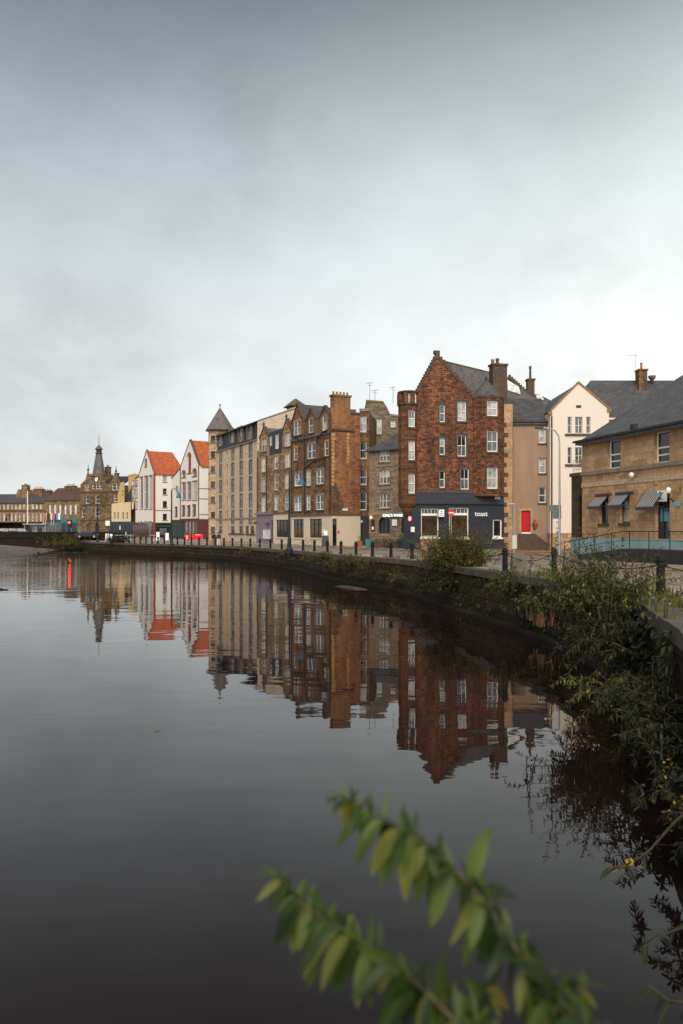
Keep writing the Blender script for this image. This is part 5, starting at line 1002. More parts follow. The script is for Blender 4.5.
# road strip, kerbs and markings (the white edge line seen past the bollards)
LN = [(24,22),(20.0,32.0),(16.1,41.3),(11.25,52.8),(6.0,65.0),(.9,77.0),(-7.5,96.0),(-15,107),(-24,118),(-36,135)]
def off(line, d):
    out = []
    for i, (x, y) in enumerate(line):
        a = Vector(line[max(i-1, 0)]); c = Vector(line[min(i+1, len(line)-1)]); t = (c - a).normalized(); out.append((x + t.y*d, y - t.x*d))
    return out
def strip(a, b_): return a + b_[::-1]
sheet('road', strip(off(LN, -.4), off(LN, 4.4)), .004, 'road')
sheet('edge_line', strip(off(LN, -.08), off(LN, .08)), .008, 'paintwhite')
sheet('promenade', strip(off_quay(.5), off_quay(3.0)), .004, 'flag')
K = off(LN, 4.4)
# raised pavements: office side, side street mouth, cafe side
sheet('pavement_south', [K[0], K[1], K[2], (14.6,54.5), (15.0,62.0), (30,66), (40,22)], .11, 'flag', skirt=.3)
sheet('pavement_north', [(10.9,64.5), K[4], K[5], K[6], K[7], K[8], K[9], (-30,160), (0,140), (17,90), (17.2,79.5), (14.0,69.5)], .11, 'flag', skirt=.3)
sheet('side_street', [(15.2,55.5),(11.6,64.0),(14.3,69.0),(17.5,79.4),(25,81),(25,66)], .004, 'redsetts')
sheet('yellow_line', [(15.9,72.2),(16.05,72.0),(20.6,72.4),(20.6,72.6)], .009, 'paintyellow')
sheet('yellow_line', [(12.9,68.8),(13.05,68.6),(20.0,74.8),(19.9,75.0)], .009, 'paintyellow')
sheet('yellow_line', [(11.7,65.6),(11.75,65.45),(20.5,66.4),(20.5,66.6)], .009, 'paintyellow')
# water
m, nt, bs = mat_new('dark_river_water'); M['water'] = m; tc = nt.nodes.new('ShaderNodeTexCoord')
bs.inputs['Base Color'].default_value = (.0105, .0058, .0055, 1); bs.inputs['Roughness'].default_value = .015; bs.inputs['IOR'].default_value = 1.333; bs.inputs['Specular IOR Level'].default_value = .4; bs.inputs['Specular Tint'].default_value = (1, .945, .93, 1)
mp = nt.nodes.new('ShaderNodeMapping'); mp.inputs['Rotation'].default_value = (0,0,R(20)); mp.inputs['Scale'].default_value = (.55, 1.3, 1); L(nt, tc.outputs['Object'], mp.inputs[0])
w1_ = noise(nt, mp.outputs[0], .45, 2, .5, .3); w2_ = noise(nt, mp.outputs[0], 2.4, 2, .5, .2)
patch = ramp(nt, noise(nt, tc.outputs['Object'], .045, 3, .5, .5), [(.38, .25), (.62, 1.0)])
spw = nt.nodes.new('ShaderNodeSeparateXYZ'); L(nt, tc.outputs['Object'], spw.inputs[0]); wind = nt.nodes.new('ShaderNodeMapRange'); wind.inputs[1].default_value = 45; wind.inputs[2].default_value = 120; wind.inputs[3].default_value = .55; wind.inputs[4].default_value = 1.0; L(nt, spw.outputs[1], wind.inputs[0])
rm = nt.nodes.new('ShaderNodeMapRange'); rm.inputs[1].default_value = 45; rm.inputs[2].default_value = 150; rm.inputs[3].default_value = .05; rm.inputs[4].default_value = 2.2; L(nt, spw.outputs[1], rm.inputs[0]); rip = rm.outputs[0]
hgt = mathn(nt, 'MULTIPLY', mathn(nt, 'ADD', mathn(nt, 'MULTIPLY', w1_, wind.outputs[0]), mathn(nt, 'MULTIPLY', w2_, rip)), patch)
bp = nt.nodes.new('ShaderNodeBump'); bp.inputs['Strength'].default_value = 1.0; bp.inputs['Distance'].default_value = .03; L(nt, hgt, bp.inputs['Height']); L(nt, bp.outputs[0], bs.inputs['Normal'])
WATER_BUMP = bp
mb = MB(); mb.poly([(-900,-60,0),(60,-60,0),(60,200,0),(-900,200,0)]); tag(mb.build('river_water', M['water']), kind='structure')
mb = MB(); mb.poly([(-900,-60,-1.6),(60,-60,-1.6),(60,200,-1.6),(-900,200,-1.6)]); tag(mb.build('river_bed', M['soil']), kind='structure')
# quay wall
def quaymat():
    m, nt, bs = mat_new('wet_quay_masonry'); tc = nt.nodes.new('ShaderNodeTexCoord'); sp = nt.nodes.new('ShaderNodeSeparateXYZ'); L(nt, tc.outputs['Object'], sp.inputs[0])
    cb = nt.nodes.new('ShaderNodeCombineXYZ'); L(nt, mathn(nt, 'SUBTRACT', sp.outputs[1], mathn(nt, 'MULTIPLY', sp.outputs[0], .5)), cb.inputs[0]); L(nt, sp.outputs[2], cb.inputs[1])
    br = nt.nodes.new('ShaderNodeTexBrick'); L(nt, cb.outputs[0], br.inputs['Vector']); br.inputs['Scale'].default_value = 1
    for k, c in (('Color1', (.03, .02, .013)), ('Color2', (.055, .037, .024)), ('Mortar', (.012, .009, .006))): br.inputs[k].default_value = c + (1,)
    br.inputs['Brick Width'].default_value = 1.1; br.inputs['Row Height'].default_value = .42; br.inputs['Mortar Size'].default_value = .025
    col = mixc(nt, 1.0, br.outputs['Color'], ramp(nt, noise(nt, tc.outputs['Object'], 1.5, 5, .65), [(.3, .5), (.7, 1.4)]), 'MULTIPLY')
    col = mixc(nt, mathn(nt, 'MULTIPLY', ramp(nt, noise(nt, tc.outputs['Object'], .6, 5, .65, .5), [(.5, 0.0), (.66, 1.0)]), .7), col, (.03, .032, .01))
    tide = ramp(nt, mathn(nt, 'ADD', sp.outputs[2], mathn(nt, 'MULTIPLY', noise(nt, tc.outputs['Object'], 1.2, 4), .5)), [(.55, 0.0), (.8, 1.0)]); col = mixc(nt, tide, mixc(nt, .75, col, (.014, .012, .009)), col)
    L(nt, col, bs.inputs['Base Color']); bs.inputs['Roughness'].default_value = .9; bs.inputs['Specular IOR Level'].default_value = .12
    bp = nt.nodes.new('ShaderNodeBump'); bp.inputs['Strength'].default_value = .8; bp.inputs['Distance'].default_value = .05; L(nt, mathn(nt, 'ADD', mathn(nt, 'MULTIPLY', br.outputs['Fac'], -1.0), noise(nt, tc.outputs['Object'], 3, 4)), bp.inputs['Height']); L(nt, bp.outputs[0], bs.inputs['Normal'])
    return m
M['quay'] = quaymat(); M['kerb'] = plain('quay_coping_stone', (.09, .074, .056), .8, .5, 1.6, bump=.5)
def strip_solid(mb, a, b_, z0, z1):                  # between two polylines, z given as functions of Y
    for i in range(len(a)-1):
        q = [a[i], a[i+1], b_[i+1], b_[i]]; mb.hexa([(x, y, z0(y)) for x, y in q], [(x, y, z1(y)) for x, y in q])
def dens(line, step=4.0):
    out = []
    for (x0, y0), (x1, y1) in zip(line, line[1:]):
        n = max(1, int(math.hypot(x1-x0, y1-y0) / step))
        for k in range(n): out.append((x0 + (x1-x0)*k/n, y0 + (y1-y0)*k/n))
    return out + [line[-1]]
def offd(d): return off(dens(QUAY), d)
qw = empty('quay_wall', (0,0,0), 'long dark mossy stone quay wall curving along the river edge', 'wall')
mb = MB(); strip_solid(mb, offd(.05), offd(.85), lambda y: -1.55, lambda y: gz(y)-.27); mb.build('masonry', M['quay'], qw)
mb = MB(); strip_solid(mb, offd(-.35), offd(.045), lambda y: -1.55, lambda y: .16); mb.build('footing', M['quay'], qw)
mb = MB(); random.seed(8); dq0, dq1 = off(dens(QUAY, 1.3), -.03), off(dens(QUAY, 1.3), .6)
for i in range(len(dq0)-1):
    j = random.uniform(-.012, .012); e = .992; q = [dq0[i], (dq0[i][0]+(dq0[i+1][0]-dq0[i][0])*e, dq0[i][1]+(dq0[i+1][1]-dq0[i][1])*e), (dq1[i][0]+(dq1[i+1][0]-dq1[i][0])*e, dq1[i][1]+(dq1[i+1][1]-dq1[i][1])*e), dq1[i]]
    mb.hexa([(x, y, gz(y)-.265) for x, y in q], [(x, y, gz(y)+.03+j) for x, y in q])
mb.build('coping_stones', M['kerb'], qw)
# bridge on the left
br_ = empty('stone_bridge', (-45,150,0), 'low dark stone bridge with a shallow arch at the left end of the river', 'bridge')
def bp_(x, y, z): return (x+45, y-150, z)
mb = MB(); zt_ = 3.15; pts = [(-130,-1.5),(-130,zt_),(-44,zt_),(-44,-1.5)]
arc = [(-51-31*2*k/24.0, -.2 + 1.75*math.sin(math.pi*k/24)) for k in range(25)]
loop = [(-130,zt_),(-130,-1.5)] + [(x, max(z, -1.5)) for x, z in arc[::-1]] + [(-44,-1.5),(-44,zt_)]
for yy in (150.0, 162.0):
    i = len(mb.v); mb.v += [bp_(x, yy, z) for x, z in loop]
    for t in tessellate_polygon([[Vector((x, z, 0)) for x, z in loop]]): mb.f.append(tuple(i+k for k in t))
for (x0, z0), (x1, z1) in zip(arc, arc[1:]): mb.poly([bp_(x0,150,z0), bp_(x1,150,z1), bp_(x1,162,z1), bp_(x0,162,z0)])
mb.build('bridge_wall', M['bridgestone'], br_); mb = MB(); mb.box(-85,-.12,zt_-1.0,1,.0-.003,zt_-.82); mb.box(-85,-.1,zt_,1,.5,zt_+.16); mb.build('parapet_coping', M['bridgestone'], br_)
mb = MB(); mb.box(-85,.51,1.9,1.2,19.5,2.12); mb.build('bridge_deck', M['road'], br_)
M['silt'] = plain('brown_silt', (.07, .04, .03), .7, .3)
# mud bank at the left edge of the picture
mb = MB(); random.seed(2); n = 26; ring = [(math.cos(2*math.pi*k/n)*(4.6+random.uniform(-.7,.7)), math.sin(2*math.pi*k/n)*(2.2+random.uniform(-.5,.5))) for k in range(n)]
mb.prism([(x,y,-.3) for x, y in ring], [(x*.93,y*.9,.05) for x, y in ring], False); mb.prism([(x*.93,y*.9,.05) for x, y in ring], [(x*.5,y*.45,.22) for x, y in ring]); o = mb.build('mud_bank', M['soil'], smooth=True); o.scale = (.85, .7, .8); o.location = (-25.2, 50.5, 0); tag(o, kind='structure')
mb = MB(); ring = [(math.cos(2*math.pi*k/n)*(2.6+random.uniform(-.5,.5)), math.sin(2*math.pi*k/n)*(.8+random.uniform(-.2,.2))) for k in range(n)]
mb.prism([(x,y,-.3) for x, y in ring], [(x*.9,y*.9,.03) for x, y in ring], False); mb.prism([(x*.9,y*.9,.03) for x, y in ring], [(x*.5,y*.5,.12) for x, y in ring]); o = mb.build('silt_bank', M['silt'], smooth=True); o.location = (.6, 52.2, 0); o.rotation_euler.z = R(-62); o.scale = (.8, .5, .8); tag(o, kind='structure')
o = copy_tree(o); o.location = (7.3, 17.2, 0); o.scale = (.4, .3, 1); o.name = 'silt_bank'

# ================================================================== bollards and chains
ORD = ['first','second','third','fourth','fifth','sixth','seventh','eighth','ninth','tenth','eleventh','twelfth','thirteenth','fourteenth','fifteenth','sixteenth','seventeenth','eighteenth','nineteenth','twentieth','twenty-first','twenty-second','twenty-third','twenty-fourth']
BL = off_quay(1.3)
def on_line(px, line=BL):
    k = (px - CX) / F; best = None
    for (x0, y0), (x1, y1) in zip(line, line[1:]):
        d = (x1-x0) - k*(y1-y0)
        if abs(d) < 1e-9: continue
        t = (k*y0 - x0) / d
        if -1e-6 <= t <= 1+1e-6:
            Y = y0 + t*(y1-y0)
            if Y > 15 and (best is None or Y < best): best = Y
    return None if best is None else (k*best, best)
def bollard_meshes():
    mb = MB(); mb.lathe(0,0,[(.145,-.1),(.145,.1),(.115,.13),(.105,.75),(.125,.78),(.125,.84),(.105,.87),(.105,.98),(.085,1.02),(.04,1.05)], 14); s = mb.build('post', M['iron'], smooth=False)
    mb = MB(); mb.lathe(0,0,[(.13,.9),(.14,.93),(.13,.96)], 14); mb.tube([(-.17,0,.8),(.17,0,.8)], .03); c = mb.build('chain_collar', M['iron']); return s, c
pxs_near = [412,391,372.5,356,341,327.4,314.4,303]; pxs_far = [281.7,270.4,259.8,250.3,241.5,232.4,224,215.5,207,199,191.5,184.5,177.5,170.8,164.3,158,152,146,140.2,134.6,129,123.5,118,112.5]
pos = []
for i, px in enumerate([505, 554]): p = {505:(6.54,32.0), 554:(8.85,33.3)}[px]; pos.append((p, 'black iron bollard with chains in front of ' + ('the charcoal cafe' if px == 505 else 'the tall grey street lamp')))
pos.append(((8.1,20.3), 'largest and nearest black bollard, standing in weeds before the sandstone office'))
for i, px in enumerate(pxs_near): pos.append((on_line(px), f'black quayside bollard, {ORD[7-i]} to the right of the tall blue lamp post'))
for i, px in enumerate(pxs_far): pos.append((on_line(px), f'small distant black bollard, {ORD[i]} to the left of the blue lamp post'))
s0, c0 = bollard_meshes(); first = True; BOLL = []
for p, lab in pos:
    o = empty('bollard', (p[0], p[1], gz(p[1])), lab, 'bollard', 0, 'bollards along the quay'); BOLL.append((p, o))
    if first: s0.parent = o; c0.parent = o; first = False
    else:
        for q in (s0, c0): d = q.copy(); COL.objects.link(d); d.parent = o
def chain(a, c, lab, za=.8, sag=.35):
    mb = MB(); n = 16; pts = []
    for k in range(n+1):
        t = k/n; x, y = a[0]+(c[0]-a[0])*t, a[1]+(c[1]-a[1])*t; pts.append((x, y, gz(y)+za-sag*4*t*(1-t)))
    o = empty('chain', (a[0], a[1], gz(a[1])+za), lab, 'chain', 0, 'chains slung between the bollards'); inv = Vector(o.location)
    for j in range(n): 
        p, q = Vector(pts[j])-inv, Vector(pts[j+1])-inv; m_ = (p+q)/2
    mb.tube([tuple(Vector(p)-inv) for p in pts], [.014 if k % 2 else .02 for k in range(n+1)], 5); mb.build('chain_links', M['iron'], o)
bp0 = [b_[0] for b_ in BOLL]
chain(bp0[0], bp0[1], 'sagging black chain between the bollards before the cafe and the grey lamp', sag=.3)
chain(bp0[1], bp0[2], 'black chain between the grey lamp bollard and the nearest bollard, partly behind the bush', sag=.3); chain(bp0[2], (12.5,17.5), 'black chain hanging from the nearest bollard to the right picture edge', sag=.35)
chain(bp0[3], bp0[0], 'black chain mostly hidden behind the bush before the charcoal cafe', sag=.4)
seq = [bp0[k] for k in range(3, 11)] + [bp0[11]]
for i in range(8): chain(seq[i], seq[i+1], f'black chain on the {ORD[7-i]} bollard to the right of the blue lamp post', sag=.3)
for i in range(9): chain(bp0[11+i], bp0[12+i], f'thin distant black chain just left of the {ORD[i]} bollard left of the blue lamp', sag=.3)
# concrete blocks beside the two larger bollards
for (x, y), lab in (((7.25,32.6),'rough grey stone block leaning beside the bollard before the charcoal cafe'), ((9.75,33.9),'rough grey stone block leaning beside the bollard under the grey street lamp')):
    mb = MB(); mb.hexa([(-.35,-.2,-.1),(.42,-.2,-.1),(.42,.25,-.1),(-.35,.25,-.1)], [(-.3,-.14,.8),(.16,-.14,.86),(.16,.16,.86),(-.3,.16,.8)]); o = mb.build('stone_block', M['concrete']); o.location = (x, y, gz(y)); tag(o, lab, 'block', 'stone blocks by the bollards')

# ================================================================== street lamps, signs
def at(px, Y): return PX(px, Y), Y, gz(Y)
x, y, z = at(559.5, 56.5); o = empty('street_lamp', (x,y,z), 'tall galvanised grey street lamp with a curved arm before the white house', 'street lamp')
mb = MB(); mb.tube([(0,0,-.1),(0,0,1.6)], .1, 10); mb.tube([(0,0,1.6),(0,0,8.0),(-.06,0,8.5),(-.3,0,8.9),(-.7,0,9.05),(-1.2,0,9.1)], [.085,.06,.055,.05,.045,.045], 8); mb.build('pole', M['steel'], o); mb = MB(); mb.hexa([(-1.75,-.14,9.03),(-1.15,-.09,9.05),(-1.15,.09,9.05),(-1.75,.14,9.03)], [(-1.7,-.1,9.16),(-1.15,-.07,9.17),(-1.15,.07,9.17),(-1.7,.1,9.16)]); mb.build('lamp_head', M['lead'], o)
o2 = empty('road_sign', (x-.35,y+.14,z), 'L-shaped dark grey back of a road sign fixed on the tall grey lamp', 'sign'); mb = MB(); mb.box(-.32,0,3.2,.5,.04,3.65); mb.box(-.08,0,2.68,.5,.04,3.195); mb.build('panel', M['greysign'], o2); mb = MB(); mb.box(.2,-.03,3.4,.5,-.004,3.46); mb.build('bracket', M['steel'], o2)
x, y, z = at(289.3, 76.0); o = empty('street_lamp', (x,y,z), 'tall blue-grey quayside lamp post with one blue lantern before the brown tenement', 'street lamp')
mb = MB(); mb.lathe(0,0,[(.34,-.1),(.34,.15),(.2,.35),(.18,1.1),(.13,1.3),(.11,3.2),(.14,3.25),(.1,3.35),(.085,7.0),(.06,7.25)], 12); mb.build('pole', M['bluepole'], o)
mb = MB(); mb.tube([(0,0,6.9),(.05,0,7.4),(.25,0,7.65),(.6,0,7.6),(.95,0,7.35),(1.12,0,7.0)], .045, 7); mb.tube([(0,0,6.3),(.3,0,6.7),(.5,0,7.2),(.35,0,7.6)], .03, 6); mb.tube([(0,0,7.1),(.0,0,7.75),(.12,0,7.85)], .05, 6); mb.tube([(-.02,0,3.2),(.45,0,3.3)], .02); mb.build('arm', M['bluepole'], o); mb = MB(); mb.lathe(1.12,0,[(.36,6.3),(.34,6.42),(.16,6.75),(.12,7.0)], 12); mb.build('lantern', M['bluelamp'], o)
for px, Y, lab, dx in ((171.6, 108, 'dark quayside lamp post with a blue lantern before the right white gabled house', .95), (97.5, 134, 'dark far lamp post with blue lantern arms before the clock house', -1.5)):
    x, y, z = at(px, Y); o = empty('street_lamp', (x,y,z), lab, 'street lamp'); h = 7.2 if px > 100 else 6.2; sg = 1 if dx > 0 else -1
    mb = MB(); mb.lathe(0,0,[(.3,-.1),(.3,.15),(.18,.35),(.16,1.1),(.12,1.3),(.09,h),(.05,h+.3)], 10); mb.build('pole', M['bluepole'], o); mb = MB(); mb.tube([(0,0,h-.2),(.1*sg,0,h+.35),(.5*sg,0,h+.4),(dx,0,h-.1)], .05, 6); mb.build('arm', M['bluepole'], o)
    mb = MB(); mb.lathe(dx,0,[(.34,h-.85),(.32,h-.7),(.14,h-.35),(.1,h-.1)], 10); mb.build('lantern', M['bluelamp'], o)
x, y, z = at(514.2, 62); z += .0; o = empty('street_lamp', (x,y,z), 'short weathered grey post with a cross arm and pale cabinet left of the red door', 'street lamp'); mb = MB(); mb.tube([(0,0,0),(0,0,3.95)], .06, 8); mb.tube([(-.5,0,3.9),(.05,0,3.93)], .045, 6); mb.build('pole', M['steel'], o); mb = MB(); mb.box(-.17,-.12,.45,.19,.12,1.5); mb.build('cabinet', M['frameoff'], o)
def disc(px, py, Y, rad, lab, yaw=0, twotone=True):
    x, yy = PX(px, Y), Y; z = gz(Y); h = PZ(py, Y) - z; o = empty('no_entry_sign', (x,yy,z), lab, 'road sign', yaw); mb = MB(); mb.tube([(0,.06,-.05),(0,.06,h+.2)], .04, 8); mb.build('pole', M['steel' if twotone else 'lead'], o)
    def dm(r0, y0, y1, nm, mt): 
        m_ = MB(); m_.prism([(r0*math.cos(2*math.pi*k/28), y0, h+r0*math.sin(2*math.pi*k/28)) for k in range(28)], [(r0*math.cos(2*math.pi*k/28), y1, h+r0*math.sin(2*math.pi*k/28)) for k in range(28)]); return m_.build(nm, M[mt], o)
    dm(rad, 0, .02, 'disc', 'signred')
    if twotone: m_ = MB(); m_.box(-rad*.72, -.012, h-rad*.17, rad*.72, -.003, h+rad*.17); m_.build('white_bar', M['signwhite'], o)
    else: dm(rad*.72, -.012, -.003, 'white_centre', 'signwhite')
disc(451.3, 512.8, 73.5, .31, 'round red no entry sign with white bar before the cafe window'); disc(409.8, 518.6, 75, .3, 'small round red edged white sign beside the cafe corner', R(-50), False)
# traffic light with red lit (its reflection is the red streak in the river)
x, y, z = at(69.5, 151.5); z = 2.12; o = empty('traffic_light', (x,y,z), 'black traffic light showing red at the right end of the bridge', 'traffic light'); h = PZ(522.5, 151.5) - z; mb = MB(); mb.tube([(0,.1,0),(0,.1,h+.3)], .06); mb.build('pole', M['black'], o); mb = MB(); mb.box(-.22,-.1,h-1.0,.22,.22,h+.45); mb.box(-.5,.1,h-1.0,.5,.14,h+.5); mb.build('signal_box', M['black'], o)
for k, mt in enumerate(('redlight','glass_dark','glass_dark')):
    rr = .22 if k == 0 else .15; zz_ = h - k*.45; m_ = MB(); yy = -.105 - .004*k; m_.prism([(rr*math.cos(2*math.pi*q/20), -.1, zz_+rr*math.sin(2*math.pi*q/20)) for q in range(20)], [(rr*.9*math.cos(2*math.pi*q/20), -.14, zz_+rr*.9*math.sin(2*math.pi*q/20)) for q in range(20)]); m_.build('red_signal' if k == 0 else 'unlit_signal', M[mt], o)
# pole signs on the far quay
for px, py, Y, w, h_, mt, lab in ((149.8, 524, 125, .75, .7, 'greysign', 'grey pole sign before the left white gabled house'), (107.6, 523.2, 128, .7, .8, 'signwhite', 'white notice on a pole before the clock house')):
    x, y, z = at(px, Y); hh = PZ(py, Y) - z; o = empty('pole_sign', (x,y,z), lab, 'sign'); mb = MB(); mb.tube([(0,.04,0),(0,.04,hh+.4)], .045); mb.build('pole', M['steel' if mt == 'greysign' else 'lead'], o); mb = MB(); mb.box(-w/2,-.02,hh-h_/2,w/2,.0-.003,hh+h_/2); mb.build('panel', M[mt], o)
# red banners
def banner(px0, px1, py0, py1, Y, lab, mark=None):
    x0, x1 = PX(px0, Y), PX(px1, Y); z = gz(Y); a, c = PZ(py1, Y)-z, PZ(py0, Y)-z; o = empty('red_banner', (x0,Y,z), lab, 'banner', 0, 'red cafe windbreak banners'); w = x1-x0; mb = MB()
    nn = 10
    for k in range(nn): 
        u0, u1 = w*k/nn, w*(k+1)/nn; mb.hexa([(u0,.05*math.sin(k*1.3),a),(u1,.05*math.sin(k*1.3+1.3),a),(u1,.05*math.sin(k*1.3+1.3)+.02,a),(u0,.05*math.sin(k*1.3)+.02,a)], [(u0,.05*math.sin(k*1.3),c),(u1,.05*math.sin(k*1.3+1.3),c),(u1,.05*math.sin(k*1.3+1.3)+.02,c),(u0,.05*math.sin(k*1.3)+.02,c)])
    mb.build('banner_cloth', M['redbright'], o)
    for u in (0, w): mb = MB(); mb.tube([(u,.04,0),(u,.04,c+.05)], .03); mb.build('post', M['steel'], o)
    return o, a, c, w
o, a, c, w = banner(184.2, 190.4, 534.8, 540, 128, 'red cafe windbreak banner with a white mark, left of the pair')
class Flat: pass
ff = Flat(); ff.d = (1,0); ff.n = (0,-1); ff.p = lambda u, z, n: (u, -n, z)
text_mesh('2', .7, 'signwhite', o, ff, w*.45, (a+c)/2, .09, 'white_mark', .02, .01)
o, a, c, w = banner(192.6, 202.6, 534.2, 539.6, 130, 'longer red cafe windbreak banner with white lettering, right of the pair'); mb = MB()
for k in range(4): mb.box(.5+k*.22, -.09, c-.16, .64+k*.22, -.075, c-.04)
mb.build('white_mark', M['signwhite'], o)

# ================================================================== people
def skin_mesh(name, verts, edges, mat, parent):
    me = bpy.data.meshes.new(name); me.from_pydata([v[:3] for v in verts], edges, []); o = bpy.data.objects.new(name, me); COL.objects.link(o)
    md = o.modifiers.new('skin', 'SKIN'); md.use_smooth_shade = True; sv = me.skin_vertices[0].data
    for k, v in enumerate(verts): sv[k].radius = (v[3], v[4] if len(v) > 4 else v[3])
    sv[0].use_root = True; o.modifiers.new('sub', 'SUBSURF').levels = 1
    dg = bpy.context.evaluated_depsgraph_get(); m2 = bpy.data.meshes.new_from_object(o.evaluated_get(dg)); bpy.data.objects.remove(o)
    m2.materials.clear(); m2.materials.append(M[mat]); m2.polygons.foreach_set('use_smooth', [True]*len(m2.polygons)); o = bpy.data.objects.new(name, m2); COL.objects.link(o); o.parent = parent; return o
def person(px, Y, yaw, lab, top, legs, stride=.12, hair='hair', bag=None, group=None):
    x, y, z = at(px, Y); o = empty('person', (x,y,z), lab, 'person', R(yaw), group)
    V = [(0,0,.95,.13,.1),(0,0,1.15,.125,.095),(0,0,1.38,.15,.1),(0,0,1.5,.06),(0,-.01,1.58,.075),(0,-.015,1.68,.085,.095),(0,-.01,1.76,.06),
         (-.09,0,.88,.085),(-.1,-stride*.5,.5,.06),(-.1,-stride,.08,.04),(-.1,-stride-.12,.03,.035),(.09,0,.88,.085),(.1,stride*.4,.5,.06),(.1,stride,.08,.04),(.1,stride-.12,.03,.035),
         (-.2,0,1.42,.055),(-.25,.03,1.15,.042),(-.24,-.08,.92,.033),(-.24,-.1,.84,.03),(.2,0,1.42,.055),(.25,.03,1.15,.042),(.24,-.08,.92,.033),(.24,-.1,.84,.03)]
    E_ = [(0,1),(1,2),(2,3),(3,4),(4,5),(5,6),(0,7),(7,8),(8,9),(9,10),(0,11),(11,12),(12,13),(13,14),(2,15),(15,16),(16,17),(17,18),(2,19),(19,20),(20,21),(21,22)]
    skin_mesh('body', V, E_, 'skin', o)
    skin_mesh('coat', [(0,0,1.15,.16,.125),(0,0,.86,.17,.13),(0,0,1.38,.18,.125),(0,0,1.48,.09),(-.2,0,1.42,.075),(-.25,.03,1.15,.06),(-.24,-.08,.94,.05),(.2,0,1.42,.075),(.25,.03,1.15,.06),(.24,-.08,.94,.05)], [(0,1),(0,2),(2,3),(2,4),(4,5),(5,6),(2,7),(7,8),(8,9)], top, o)
    skin_mesh('trousers', [(0,0,.95,.15,.12),(-.09,0,.86,.105),(-.1,-stride*.5,.5,.08),(-.1,-stride,.1,.06),(.09,0,.86,.105),(.1,stride*.4,.5,.08),(.1,stride,.1,.06)], [(0,1),(1,2),(2,3),(0,4),(4,5),(5,6)], legs, o)
    mb = MB(); mb.lathe(0,.015,[(.085,1.6),(.112,1.68),(.1,1.77),(.05,1.82)], 10); mb.build('hair', M[hair], o, True)
    for s_ in (-1, 1): mb = MB(); mb.box(s_*.1-.05, (-stride if s_ < 0 else stride)-.2, 0, s_*.1+.05, (-stride if s_ < 0 else stride)+.08, .09); mb.build('shoe', M['coatblack'], o)
    if bag: mb = MB(); mb.box(.2,-.16,.55,.42,.1,.92); mb.build('bag', M[bag], o)
    return o
person(213.6, 99, 200, 'person in a black jacket and mustard trousers standing on the quay', 'coatblack', 'mustard'); person(218.8, 98, 170, 'person in a dark jacket and white trousers beside the one in mustard trousers', 'coatblue', 'clothwhite', .15)
person(104.5, 160, 190, 'distant person in dark clothes outside the clock house', 'coatblack', 'jeans'); person(126.0, 158, 100, 'distant person in a pale top by the dark shopfront', 'clothwhite', 'coatblack'); person(141.5, 158, 80, 'distant person in a navy coat outside the red shopfront', 'coatblue', 'coatblack')
# cafe tables, a-boards, planters, benches
def cafe_table(px, Y, lab):
    x, y, z = at(px, Y); o = empty('cafe_table', (x,y,z), lab, 'table', 0, 'white cafe tables on the far quay'); mb = MB(); mb.lathe(0,0,[(.75,.98),(.75,1.03)], 16); mb.build('table_top', M['clothwhite'], o); mb = MB(); mb.lathe(0,0,[(.3,0),(.3,.04),(.06,.08),(.06,.95),(.2,.978)], 10); mb.build('pedestal', M['clothwhite'], o); return o
for px, lab in ((118.3, 'white cafe table outside the yellow house, nearest the clock house'), (124.0, 'white cafe table in the middle of the dark shopfront of the yellow house'), (130.0, 'white cafe table between the yellow house and the red shopfront'), (153.6, 'white cafe table outside the black shopfront of the left white house')): cafe_table(px, 150, lab)
def a_board(px, Y, h, lab, mt='signwhite', w=.6):
    x, y, z = at(px, Y); o = empty('sandwich_board', (x,y,z), lab, 'sign board'); 
    for s_ in (-1, 1): mb = MB(); mb.hexa([(-w/2,s_*.28-.02,0),(w/2,s_*.28-.02,0),(w/2,s_*.28+.02,0),(-w/2,s_*.28+.02,0)], [(-w/2,s_*.035-.02,h),(w/2,s_*.035-.02,h),(w/2,s_*.035+.02,h),(-w/2,s_*.035+.02,h)]); mb.build('panel', M[mt], o)
    return o
a_board(107.2, 150, 1.3, 'white sandwich board on the pavement before the clock house'); a_board(111.2, 152, 1.2, 'second white sandwich board between clock house and yellow house', w=.5); a_board(167.2, 150, 1.4, 'white sandwich board at the corner of the black shopfront'); a_board(158.0, 150, 1.6, 'white sandwich board outside the black shopfront beside a cafe table')
x, y, z = at(325.3, 95.5); o = empty('sandwich_board', (x,y,z), 'black menu board with a white sheet beside the cream shop door', 'sign board'); mb = MB(); mb.hexa([(-.45,-.3,0),(.45,-.3,0),(.45,.3,0),(-.45,.3,0)], [(-.4,-.06,1.35),(.4,-.06,1.35),(.4,.06,1.35),(-.4,.06,1.35)]); mb.build('panel', M['black'], o); mb = MB(); mb.hexa([(-.15,-.2,1.42),(.25,-.2,1.42),(.25,-.18,1.42),(-.15,-.18,1.42)], [(-.15,-.14,1.95),(.25,-.14,1.95),(.25,-.12,1.95),(-.15,-.12,1.95)]); mb.build('menu_sheet', M['signwhite'], o)
